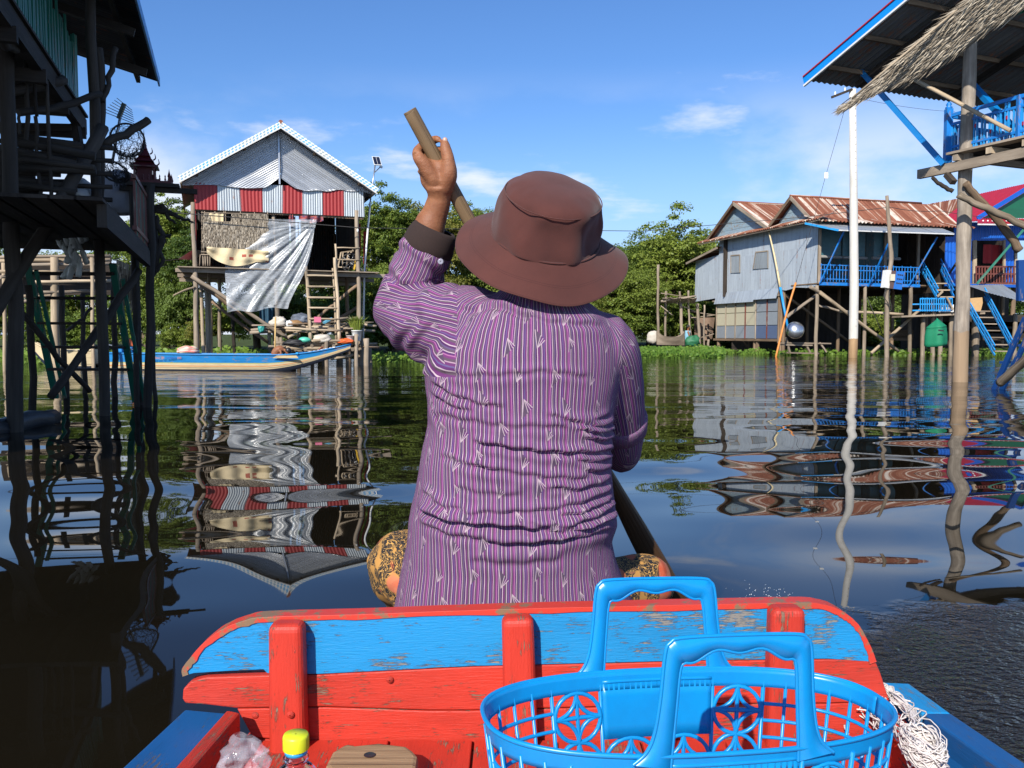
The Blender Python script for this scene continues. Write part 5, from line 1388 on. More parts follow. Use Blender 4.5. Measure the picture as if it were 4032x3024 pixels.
    for y0, y1, z0_, z1_ in ((yA, yB, zb0 + .05, zb0 - .45), (yB, yC, zb0 + .05, zb0 - .55)):
        MB().corr(GH.w(-.04, y1, z0_), GH.w(-.04, y0, z0_), GH.w(-.22, y0, z1_), GH.w(-.22, y1, z1_), .3, .004, 1, 4).build('store_skirt_sheet', M['wall_tin'], t)
    bar('store_rail', M['grey_wood'], t, GH.w(-.1, yA - .2, zb0 - .30), GH.w(-.1, yC + .3, zb0 - .38), .06, .07)
    for (y0, y1, nc, cols_) in ((yA, yB, 2, ('pane_grey', 'pane_grey', 'pane_blue')), (yB, yC, 4, ('pane_cream', 'pane_cream', 'pane_grey'))):
        for i in range(nc):
            ya_, yb_ = lerp(y0, y1, i / nc), lerp(y0, y1, (i + 1) / nc)
            for j in range(3):
                zt_, zb_ = lerp(zb0 - .42, zl0, j / 3), lerp(zb0 - .42, zl0, (j + 1) / 3) + .03
                mt = cols_[j] if not (cols_[j] == 'pane_cream' and j == 1 and i == 0) else 'pane_cream'
                MB().prism([GH.w(-.015 - .006 * j, yb_ - .03, zt_), GH.w(-.015 - .006 * j, ya_ + .03, zt_), GH.w(-.015 - .006 * j, ya_ + .03, zb_), GH.w(-.015 - .006 * j, yb_ - .03, zb_)], GH.ux * .008).build('store_panel', M[mt], t)
            bar('store_batten', M['brown_paint' if i == 0 else 'grey_wood'], t, GH.w(-.05, yb_, zb0 - .42), GH.w(-.05, yb_, zl0), .05, .05)
    bar('store_batten', M['brown_wood'], t, GH.w(-.05, yA, zb0 - .1), GH.w(-.05, yA, zl0 - .2), .09, .09)
    bar('store_sill', M['brown_wood'], t, GH.w(0, yA - .2, zl0 - .05), GH.w(0, yC + .3, zl0 - .05), .1, .12)
    for y in (yA, yB, yC): pole('post', M['brown_wood'], t, [GH.w(.1, y, zb0), GH.w(.1, y, -.5)], .10, 7, .02, 4)
    # annex at the far end
    an = [GH.loc(gx(zF(*q), .0)) for q in ((175, 632), (345, 585), (355, 905), (175, 935))]
    y0, y1 = yl, an[0].y
    for j in range(3):
        zt_ = lerp(an[1].z, an[2].z, j / 3); zb_ = lerp(an[1].z, an[2].z, (j + 1) / 3) - .03; zt2 = lerp(an[0].z, an[3].z, j / 3); zb2 = lerp(an[0].z, an[3].z, (j + 1) / 3) - .03
        MB().corr(GH.w(-.03 - .012 * j, y1, zt2), GH.w(-.03 - .012 * j, y0, zt_), GH.w(-.03 - .012 * j, y0, zb_), GH.w(-.03 - .012 * j, y1, zb2), .085, .009, 1, 5).build('annex_sheet', M['wall_tin'], t)
    p0, p1 = gx(zF(100, 650), -.5), gx(zF(335, 530), -.3)
    bar('annex_verge', M['grey_wood'], t, p0, p1, .06, .12)
    MB().corr(p0 + Vector((0, 0, .06)), p1 + Vector((0, 0, .06)), p1 + GH.ux * 3 + Vector((0, 0, .2)), p0 + GH.ux * 3 + Vector((0, 0, .2)), .12, .014).build('annex_roof_sheet', M['rust_tin'], t)
    MB().corr(GH.w(0, y1, an[0].z), GH.w(3, y1, an[0].z), GH.w(3, y1, an[3].z), GH.w(0, y1, an[3].z), .085, .009).build('annex_sheet', M['dark_tin'], t)
    # low bench and steps by the water
    for q0, q1 in (((820, 1250), (1180, 1255)), ((830, 1265), (1040, 1268)), ((870, 1325), (1090, 1330))): bar('bench_board', M['grey_wood'], t, gy(zF(*q0), .3), gy(zF(*q1), .3), .35, .06)
    for q0, q1 in (((855, 1210), (885, 1330)), ((1000, 1250), (1040, 1330)), ((1110, 1250), (1160, 1320))): bar('bench_leg', M['grey_wood'], t, gy(zF(*q0), .2), gy(zF(*q1), .2), .08, .08)
    for j in range(3): bar('low_wall_board', M['brown_wood'], t, gy(zF(1620, 1170 + j * 22), .8), gy(zF(1818, 1170 + j * 22), .8), .03, .24)
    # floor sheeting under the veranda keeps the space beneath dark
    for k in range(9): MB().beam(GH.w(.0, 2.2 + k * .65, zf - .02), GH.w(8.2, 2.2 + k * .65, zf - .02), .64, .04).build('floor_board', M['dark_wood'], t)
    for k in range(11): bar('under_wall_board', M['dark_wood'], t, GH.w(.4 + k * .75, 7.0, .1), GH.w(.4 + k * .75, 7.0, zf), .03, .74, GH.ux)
    return t, zf, XR
GHroot, gzf, gXR = grey_house()

c_ = gy(zF(925, 1155), -.1)
t_ = root('cooking_pot', c_ - Vector((0, 0, .4)), 'big shiny aluminium pot standing on the bench under the grey house', 'pot', None)
E = Euler((R(70), 0, R(-12))).to_matrix()
MB().lathe([(.002, .30), (.15, .29), (.30, .22), (.39, .08), (.40, -.02), (.37, -.10), (.30, -.14), (.32, -.16), (.29, -.16), (.27, -.12), (.35, 0), (.2, .22), (.002, .26)], c_, 28, axis=E).build('bowl', plain('aluminium', (.62, .63, .64), .25, .9, var=.1), t_)
MB().tube([c_ + E @ Vector((math.cos(a) * .31, math.sin(a) * .31, -.16)) for a in np.linspace(0, 6.283, 30)], .02, 6, caps=False).build('rim', M['steel'], t_)
for nm, qs, lab, ms in (('fishing_pole', ((725, 405), (770, 600), (812, 830), (872, 1150)), 'tall pole painted cream and blue leaning against the grey house', 2), ('mooring_pole', ((930, 795), (850, 1065), (768, 1375)), 'orange pole leaning out of the water before the grey house', 1)):
    pts = [gx(zF(*q), -.35) if ms == 2 else gy(zF(*q), -.9) for q in qs]
    t_ = root(nm, pts[-1], lab, 'pole', None)
    if ms == 2:
        MB().tube(pts[:3], [.035, .05, .06], 7, sub=3).build('upper_half', plain('cream_pole', (.62, .50, .28), .5), t_); MB().tube(pts[2:], .062, 7).build('lower_half', M['sky_paint'], t_)
    else:
        pts[-1].z = -.3; MB().tube(pts, .045, 7, sub=3).build('pole_shaft', plain('orange_pole', (.70, .25, .05), .5), t_)

# ------------------------------------------------------------------ white concrete pole, meter pole, cables
b0 = PZ((3357, 1409), 0.0); top = P((3357, 352), b0.y)
t_ = root('concrete_pole', b0, 'tall white concrete utility pole standing in the water', 'utility pole', None)
n = NT('white_concrete'); a = n.noise(n.mapping(n.coord('Object'), (3, 3, .8)), 2, 5); hgt = n.node('ShaderNodeSeparateXYZ', Vector=n.coord('Object')).outputs[2]
c = n.mix(n.rng(a, .35, .7, 0, .5), (.60, .57, .51), (.42, .39, .34))
tide = n.math('ADD', hgt, n.math('MULTIPLY', a, .15))
c = n.mix(n.math('LESS_THAN', tide, .88), c, n.mix(n.rng(a, .3, .7), (.42, .27, .14), (.30, .18, .09)))    # tide line left by the flood
M['white_concrete'] = n.done(n.bsdf(c, .85, nrm=n.bump(a, .2, .01)))
MB().tube([b0 - Vector((0, 0, .8)), b0 + Vector((0, 0, 3)), top], [.195, .19, .145], 8, sub=2).build('shaft', M['white_concrete'], t_)
for k in range(34):
    q = b0.lerp(top, .12 + k * .026); MB().beam(q + Vector((.07, -.13, 0)), q + Vector((.07, -.185 + .045 * (k / 33), 0)), .016, .03).build('step_hole', M['black'], t_)
ar = MB().beam(top + Vector((-.9, -.1, -.35)), top + Vector((-.05, -.1, -.02)), .07, .09).build('cross_arm', M['dark_wood'], t_)
for k in range(2): MB().lathe([(.03, 0), (.05, .04), (.02, .07), (.045, .1), (.01, .15)], top + Vector((-.75 + k * .4, -.1, -.26 + k * .16)), 8).build('insulator', M['white_plastic'], t_)
MB().tube([top + Vector((-.1, -.1, -.35)), top + Vector((-.6, -.1, -.75)), top + Vector((-.65, -.1, -1.0))], .02, 5, sub=3).build('cable_tail', M['rope'], t_)
mp = [gy(zF(1620, 135), -3.0), gy(zF(1640, 420), -3.0), gy(zF(1652, 610), -3.0), gy(zF(1622, 850), -3.0), gy(zF(1622, 1395), -3.0)]; mp[-1].z = -.6
t_ = root('meter_pole', mp[-1], 'crooked wooden pole carrying a white and blue electric meter box', 'utility pole', None)
MB().tube(mp, [.075, .085, .095, .10, .11], 8, sub=4, wob=.015).build('pole_shaft', M['grey_wood'], t_)
mpy = GH.loc(mp[1]).y - .18
q = [gy(zF(*k), mpy) for k in ((1622, 698), (1658, 702), (1640, 838), (1604, 830))]
bx = MB().prism(q, GH.uy * .25).build('meter_box', M['white_plastic'], t_)
q = [gy(zF(*k), mpy - .15) for k in ((1695, 708), (1754, 716), (1732, 848), (1672, 840))]
lid = MB().prism(q, GH.uy * .03).build('meter_door', plain('door_blue', (.02, .16, .55), .4), t_)
for i in range(3):
    for j in range(3):
        p = q[0].lerp(q[1], .25 + .25 * i).lerp(q[3].lerp(q[2], .25 + .25 * i), .18 + .24 * j); MB().box(p - GH.uy * .005, (.07, .02, .05)).build('door_slot', M['black'], lid)
q = [gy(zF(*k), mpy - .12) for k in ((1658, 702), (1700, 708), (1675, 842), (1640, 838))]
MB().prism(q, GH.uy * .02).build('meter_inside', plain('meter_inside', (.12, .07, .06), .6), t_)
p = gy(zF(1662, 755), mpy - .15); MB().box(p, (.2, .06, .28)).build('meter', plain('meter_cream', (.6, .55, .4), .4), t_)
for s in range(4):
    r = random.Random(s); pts = [gy(zF(1612 + s * 12, 835), mpy), gy(zF(1590 + s * 18 + r.uniform(-10, 10), 900), mpy), gy(zF(1615 + s * 14, 930 + s * 18), mpy), gy(zF(1640, 980 + s * 12), mpy)]
    MB().tube(pts, .012, 5, sub=4).build('loose_wire', M['rope'], t_)
def cable(name, pts, sag, label, r=.014):
    m = MB(); P_ = []
    for k in range(len(pts) - 1):
        for i in range(16):
            f = i / 16; q = pts[k].lerp(pts[k + 1], f); q.z -= sag * 4 * f * (1 - f); P_.append(q)
    P_.append(pts[-1]); m.tube(P_, r, 5)
    return thing(m, name, M['rope'], label, 'cable')
cable('power_cable', [P((-200, 770), 24), hz(zC(300, 1035), -.35), hz(zC(1870, 1165), -.35), P((2530, 910), 38), gx(zF(1020, 295), -.7), mp[0] - Vector((0, 0, .5))], .0, 'power cable running past the gabled house to the meter pole')
cable('power_cable', [mp[0] - Vector((0, 0, .45)), P((3700, 830), 42), P((4100, 870), 44)], .1, 'thin cable running from the meter pole to the blue house')
cable('guy_wire', [P(zG(500, 950), 36.5), P(zG(335, 1530), 37.2), gy(zF(930, 800), -.9)], .0, 'thin line falling from the concrete pole to the orange pole', .009)
cable('guy_wire', [top - Vector((0, 0, .3)), P((3760, 440), 40)], .1, 'thin line running from the concrete pole under the roof at the right', .008)
p = P(zG(338, 1528), 37.1)
thing(MB().box(p, (.16, .05, .26)), 'white_tag', M['white_plastic'], 'small white tag hanging on the line from the concrete pole', 'tag')
cable('clothes_line', [P((640, 1040), 27), hz(zC(0, 1480), 0) , hz(zC(125, 1468), .6)], .0, 'pale rope tied to the tin flap of the gabled house', .012)
pole_pts = [hz(zD(290, 445), -.1), hz(zD(200, 470), -.2), hz(zD(80, 525), -.4)]
thing(MB().tube(pole_pts, [.03, .035, .025], 6, sub=3), 'bamboo_stick', M['pale_wood'], 'pale bamboo stick jutting from the left post of the gabled house', 'stick')

# ------------------------------------------------------------------ bamboo drying rack left of the grey house
zN = zm(2450, 1000, 3.6867)
t_ = root('drying_rack', P(zN(850, 1340), 47), 'bamboo drying rack of crooked posts beside the grey tin house', 'rack', None)
for a, b, r in (((525, 155), (535, 1360), .075), ((638, 540), (640, 1350), .07), ((835, 545), (845, 720), .06), ((850, 710), (905, 1350), .09), ((960, 530), (998, 1220), .055), ((1090, 720), (1135, 1330), .09), ((1195, 740), (1195, 1310), .05), ((1250, 1240), (1265, 1380), .07), ((820, 1180), (838, 1360), .035)):
    p0, p1 = P(zN(*a), 47.), P(zN(*b), 47.); p1.z = -.3 if b[1] > 1250 else p1.z
    pole('post', M['grey_wood'], t_, [p0, mid(p0, p1) + Vector((rng.uniform(-.06, .06), 0, 0)), p1], r, 7, .015, 4)
for a, b, r, D in (((560, 570), (930, 620), .03, 46.8), ((560, 685), (1070, 610), .05, 46.5), ((560, 690), (640, 690), .05, 46), ((560, 750), (730, 890), .03, 46.8), ((780, 710), (1100, 860), .035, 47.3), ((940, 835), (1390, 890), .03, 47.5), ((960, 930), (1370, 885), .03, 47.5), ((980, 880), (1300, 1160), .06, 47.8), ((1130, 1220), (1330, 1160), .035, 47.2), ((1100, 1340), (1420, 1350), .05, 46.5), ((940, 1225), (1110, 1235), .045, 47)):
    pole('rail', M['grey_wood'], t_, [P(zN(*a), D), P(zN(*b), D)], r, 6, .012, 3)
for k in range(24):
    x = 570 + k * 21; a = P(zN(x + 25, 640 + 6 * math.sin(k)), 46.2); b = P(zN(x - 8, 715), 47.6)
    MB().beam(a, b, .06, .025).build('slat', M['grey_wood'], t_)
pa, pb, pc, pd = (P(zN(*q), 48.5) for q in ((1040, 930), (1350, 920), (1310, 1230), (1050, 1200)))
MB().grid(lambda u, v: pa.lerp(pb, u).lerp(pd.lerp(pc, u), v) + Vector((0, .1 * math.sin(u * 7), -.15 * math.sin(math.pi * u) * v)), 14, 8).build('hung_mat', plain('brown_mat', (.24, .16, .11), .9, var=.6), t_)
for q0, q1, h, lab in (((500, 1330), (900, 1340), .16, 'weathered grey boat drawn up under the drying rack'), ):
    a, b = P(zN(*q0), 46), P(zN(*q1), 46.3); L = (b - a).length
    t2 = root('wooden_boat', mid(a, b), lab, 'boat', None)
    ux = (b - a).normalized()
    for s in (-1, 1):
        MB().grid(lambda u, v: a + ux * (u * L) + Vector((0, s * .45 * math.sin(math.pi * (.12 + .8 * u)) * (.6 + .4 * v), .05 + v * (.45 + .35 * (2 * u - 1) ** 4))), 20, 3, uvs=(L, .5)).build('hull_side', M['grey_wood'], t2)
    MB().grid(lambda u, v: a + ux * (u * L) + Vector((0, lerp(-.27, .27, v) * math.sin(math.pi * (.12 + .8 * u)), .08)), 12, 2).build('hull_floor', M['brown_wood'], t2)
lump(P(zN(450, 1300), 46.5), (.35, .3, .4), M['sack'], 'wicker_trap', 'straw coloured fish trap at the end of the grey boat', 'fish trap', 51, .15)
lump(P(zN(1020, 1350), 45.5), (.4, .3, .35), plain('dark_green', (.02, .14, .06), .6), 'green_tarp', 'dark green heap under the drying rack', 'tarp', 53)
def small_person():
    c = P(zN(945, 1255), 46.8); m = MB(); q = lambda a, b, h: c + Vector((a, b, h))
    m.tube([q(0, 0, .0), q(0, 0, .25), q(.02, 0, .5), q(.02, 0, .56)], [.13, .13, .14, .05], 10, sub=3); m.ball(q(.05, 0, .72), (.09, .1, .12))
    m.tube([q(.03, 0, .5), q(.04, 0, .65)], [.05, .05], 8)
    for s in (-1, 1):
        m.tube([q(.0, s * .14, .5), q(.08, s * .18, .25), q(.2, s * .12, .12)], [.05, .04, .03], 8, sub=3); m.tube([q(0, s * .07, .05), q(.3, s * .09, .06), q(.3, s * .09, -.35)], [.09, .07, .045], 8, sub=3); m.ball(q(.34, s * .09, -.37), (.10, .04, .04), 8, 6)
    inv = Matrix.Translation(-c)
    o = link_mesh(remesh(m, 'person', M['skin'], .025, 4, inv=inv), 'person'); o.location = c; ROOTM[o.name] = inv
    tag(o, 'small person in a light blue shirt sitting under the drying rack', 'person')
    MB().ball(q(.03, 0, .76), (.10, .11, .11)).build('hair', M['hair'], o)
    MB().tube([q(0, 0, .02), q(0, 0, .25), q(.02, 0, .53)], [.15, .15, .15], 12, sub=3).build('shirt', plain('light_blue_shirt', (.22, .45, .58), .9), o)
small_person()

# ------------------------------------------------------------------ green fish cage, blue stairs, landing
c_ = P(zF(1992, 1175), 35.5)
t_ = root('fish_cage', c_ - Vector((0, 0, 1)), 'green netting fish cage hanging from the landing', 'fish cage', None)
n = NT('green_netting'); gr = n.noise(n.coord('Object'), 120, 2)
nb_ = n.bsdf(n.mix(gr, (.0, .13, .06), (.01, .28, .13)), .7)
M['green_netting'] = n.done(n.node('ShaderNodeMixShader', _0=.88, _1=n.node('ShaderNodeBsdfTransparent').outputs[0], _2=nb_).outputs[0])
z0c, ztc = P(zF(1992, 1275), 35.5).z, P(zF(1985, 1068), 35.5).z; zs = P(zF(1985, 1130), 35.5).z; Rc = 72 / 1.9235 / FPX * 35.5
def cage(u, v):
    a = u * 2 * math.pi
    prof = [(0.12, 0), (.95, .0), (1.05, .06), (1.03, .4), (.92, .68), (.95, .70), (.35, .9), (.03, 1.0)]
    f = v * (len(prof) - 1); i = min(int(f), len(prof) - 2); f -= i
    r = lerp(prof[i][0], prof[i + 1][0], f); z = lerp(prof[i][1], prof[i + 1][1], f)
    r *= Rc * (1 + .10 * math.cos(4 * a + .4)); return Vector((c_.x + math.cos(a) * r, c_.y + math.sin(a) * r, lerp(z0c, ztc, z) + .04 * math.cos(a)))
MB().grid(cage, 32, 28).build('netting', M['green_netting'], t_)
MB().tube([Vector((c_.x, c_.y, ztc)), P(zF(1988, 1020), 35.5)], .012, 5).build('cord', M['rope'], t_)
MB().beam(P(zF(2010, 1155), 34.85), P(zF(2050, 1158), 34.85), .02, .06).build('cage_door', M['black'], t_)

SY = 41.0
def hh(x, y, D=None): return P(zH(x, y), D or SY)
def stairs():
    t = root('blue_stairs', hh(1000, 1370, 36.5), 'light blue wooden stairs going down from the veranda into the water', 'stairs', None)
    for q in (((725, 985), (952, 1380)), ((878, 955), (1082, 1345))):          # lower flight
        a, b = hh(*q[0], 39.5), hh(*q[1], 36.5)
        for dz, w in ((0, .09), (.22, .05), (.40, .06)): MB().beam(a + Vector((0, 0, dz)), b + Vector((0, 0, dz)), .045, w).build('stringer' if dz == 0 else 'handrail', M['sky_paint'], t)
        for k in range(5):
            p = a.lerp(b, .1 + k * .2); MB().beam(p, p + Vector((0, 0, .42)), .05, .05).build('baluster', M['sky_paint'], t)
    for y in (1060, 1105, 1152, 1200, 1250, 1302, 1350):
        f = (y - 985) / 395; D = lerp(39.5, 36.5, f)
        MB().beam(hh(727 + 222 * f, y, D), hh(890 + 195 * f, y + 2, D), .30, .05).build('tread', M['grey_wood'], t)
    for q in (((420, 760), (540, 975)), ((560, 760), (655, 955))):             # upper flight
        a, b = hh(*q[0], 41.2), hh(*q[1], 39.3)
        for dz, w in ((0, .12), (.30, .05), (.5, .06)): MB().beam(a + Vector((0, 0, dz)), b + Vector((0, 0, dz)), .045, w).build('stringer' if dz == 0 else 'handrail', M['sky_paint' if q[0][0] < 500 else 'blue_paint'], t)
        for k in range(5):
            p = a.lerp(b, .1 + k * .2); MB().beam(p, p + Vector((0, 0, .5)), .05, .05).build('baluster', M['sky_paint'], t)
    for y in (860, 908, 958):
        f = (y - 760) / 215; MB().beam(hh(420 + 120 * f + 10, y, lerp(41.2, 39.3, f)), hh(560 + 95 * f, y, lerp(41.2, 39.3, f)), .3, .05).build('tread', M['pale_wood'], t)
    return t
stairs()
def stair_landing():
    t = root('stair_landing', hh(560, 1300, 39.3), 'wooden landing with a light blue rail between the two flights', 'landing', None)
    a, b = hh(265, 1100, 39.5), hh(870, 1075, 39.5)
    for k in range(6): MB().beam(a + Vector((0, k * .32, 0)), b + Vector((0, k * .32, 0)), .30, .08).build('deck_board', M['grey_wood'], t)
    for y in (970, 1010, 1055): bar('rail', M['sky_paint'], t, hh(355 if y != 970 else 410, y, 39.3), hh(645, y - 2, 39.3), .04, .06)
    for k in range(15): x = 412 + k * 16.5; bar('baluster', M['sky_paint'], t, hh(x, 968 - 6 * (k % 2), 39.25), hh(x, 1062, 39.25), .035, .035)
    for x, y1 in ((505, 1340), (430, 1200), (640, 1250), (815, 1345), (1100, 1330), (560, 1330)):
        p0, p1 = hh(x, 1080, 39.8), hh(x, y1, 39.8); p1.z = -.5
        pole('post', M['log'], t, [p0, p1], .10 if x != 815 else .16, 7, .02, 4)
    for j in range(3):
        bar('back_board', M['dark_wood'], t, hh(560, 1130 + j * 50, 41), hh(1165, 1130 + j * 50, 41), .03, .55)
    bar('knee_brace', M['pale_wood'], t, hh(535, 955, 39.2), hh(575, 915, 39.2), .06, .08); bar('knee_brace', M['pale_wood'], t, hh(600, 955, 39.1), hh(650, 1050, 39.1), .07, .07)
    return t
stair_landing()
q = [hh(*k, 39.0) for k in ((752, 968), (862, 960), (866, 1000), (850, 1062), (752, 1060))]
thing(MB().prism(q, Vector((0, .5, 0))), 'cardboard_box', plain('cardboard', (.52, .32, .14), .85), 'brown cardboard box on the landing beside the blue stairs', 'box')
thing(MB().box(hh(600, 1040, 39.9), (.55, .3, .35)), 'white_box', M['white_plastic'], 'white foam box behind the blue landing rail', 'box')
a, b, c, d = hh(750, 872, 42), hh(1010, 868, 42), hh(1230, 1010, 38.5), hh(900, 925, 38.5)
thing(MB().corr(a, b, c, d, .12, .012), 'awning_sheet', M['grey_tin'], 'sloping sheet of grey tin above the lower flight of stairs', 'awning')

# ------------------------------------------------------------------ bright blue house with red roof
BF = Frame(P(zH(760, 1000), 45.0).xy.to_3d(), 20)
def blue_house():
    t = root('stilt_house', BF.w(2, 2, 0), 'bright blue tin house with a red roof and a brown balustrade', 'house', None, BF.a)
    g = lambda x, y, d=0.: BF.hy(zH(x, y), d)
    zf = g(800, 860).z; ztop = g(800, 425).z
    for x0, x1, z0_, z1_ in ((590, 655, 862, 520), (740, 800, 862, 520), (1025, 1100, 860, 540)):
        MB().corr(g(x0, z1_), g(x1, z1_), g(x1, z0_), g(x0, z0_), .22, .03, 1, 6).build('wall_sheet', M['blue_tin'], t)
    for x0, x1 in ((750, 880), (880, 1010), (1010, 1200)): MB().corr(g(x0, 415, -.06), g(x1, 415, -.06), g(x1, 548, -.06), g(x0, 548, -.06), .16, .02, 1, 6).build('lintel_sheet', M['blue_tin'], t)
    for x0, x1 in ((655, 740),): MB().corr(g(x0, 400, .02), g(x1, 400, .02), g(x1, 862, .02), g(x0, 862, .02), .22, .03).build('wall_sheet', M['blue_tin'], t)
    for x in (805, 1020, 1105): bar('door_post', M['pale_wood'], t, g(x, 545, -.05), g(x, 865, -.05), .2 if x == 805 else .12, .12)
    for k in range(6): bar('inner_board', M['dark_wood'], t, g(825 + k * 36, 545, 1.6), g(825 + k * 36, 870, 1.6), .03, .95, BF.ux)
    hb = g(870, 575, .4); MB().grid(lambda u, v: hb + BF.ux * (u * 2.1) - Vector((0, 0, v * 1.0)) + BF.uy * (.06 * math.sin(u * 22)), 20, 4).build('red_curtain', M['red_cloth'], t)
    for y in (738, 790, 858): bar('balustrade_rail', M['brown_paint'], t, g(815, y, -.5), g(1115, y, -.5), .06, .08)
    for k in range(15): x = 818 + k * 21; bar('baluster', M['brown_paint'], t, g(x, 738, -.5), g(x, 862, -.5), .06, .06)
    for k in range(5): MB().beam(BF.w(-.4, -.55 + k * .35, zf - .08), BF.w(6.5, -.55 + k * .35, zf - .08), .33, .08).build('floor_board', M['brown_wood'], t)
    bar('edge_beam', M['blue_tin'], t, g(590, 868, -.7), g(1165, 880, -.7), .06, .14)
    # rusty older roof, red roof, green gable
    a, b, c, d = g(345, 305, 3.0), g(800, 222, 3.0), g(620, 436, -.6), g(520, 436, -.6)
    for k in range(6):
        f0, f1 = k / 6, (k + 1) / 6 + .02
        MB().corr(a.lerp(b, f0), a.lerp(b, f1), d.lerp(c, f1), d.lerp(c, f0), .16, .015, 1, 5).build('rust_roof_sheet', M['rust_tin'], t)
    a, b, c, d = g(800, 220, 3.2), g(1300, 110, 3.2), g(930, 400, -.9), g(520, 440, -.9)
    for k in range(7):
        f0, f1 = k / 7, (k + 1) / 7 + .01; zz = Vector((0, 0, .02 + .005 * (k % 2)))
        MB().corr(a.lerp(b, f0) + zz, a.lerp(b, f1) + zz, d.lerp(c, f1) + zz, d.lerp(c, f0) + zz, .16, .015, 1, 5).build('roof_sheet', M['roof_red'], t)
    bar('barge_board', M['blue_tin'], t, g(825, 388, -1.1), g(1250, 130, -1.1), .05, .22)
    bar('barge_board', M['blue_tin'], t, g(1560, 388, -1.1), g(1250, 130, -1.1), .05, .22)
    for k in range(6):
        f0, f1 = k / 6, (k + 1) / 6
        xl0, xl1 = lerp(870, 1250, f0), lerp(870, 1250, f1)
        MB().prism([g(xl0, lerp(385, 150, f0), -.9), g(2500 - xl0, lerp(385, 150, f0), -.9), g(2500 - xl1, lerp(385, 150, f1), -.9), g(xl1, lerp(385, 150, f1), -.9)], BF.uy * (.03 + .015 * (k % 2))).build('gable_board', M['green_tin'], t)
    MB().corr(g(820, 388, -1.0), g(1400, 388, -1.0), g(1400, 432, -1.7), g(830, 425, -1.7), .16, .02).build('porch_sheet', M['roof_red'], t)
    MB().beam(g(830, 430, -1.72), g(1400, 438, -1.72), .04, .07).build('porch_edge', M['white_paint'], t)
    for k in range(9): MB().ball(g(868 + k * 34, 405, -1.55), .045, 8, 6).build('porch_lamp', M['bulb'], t)
    for x, y in ((.2, 0), (3.2, 0), (6, 0), (.2, 3), (3.2, 3), (6, 3)): pole('post', M['brown_wood'], t, [BF.w(x, y, zf), BF.w(x, y, -.6)], .12, 7, .02, 4)
    for k in range(9): bar('rear_board', M['dark_wood'], t, BF.w(-.8 + k * .9, 3.3, .1), BF.w(-.8 + k * .9, 3.3, ztop + .6), .03, .88, BF.ux)
    bar('green_strut', M['green_paint'], t, g(822, 862, -1.0), g(1165, 465, -2.2), .09, .11)
    pole('support_log', M['dark_wood'], t, [g(690, 690, -.5), g(605, 810, -.3)], .06, 6, .01, 3)
blue_house()
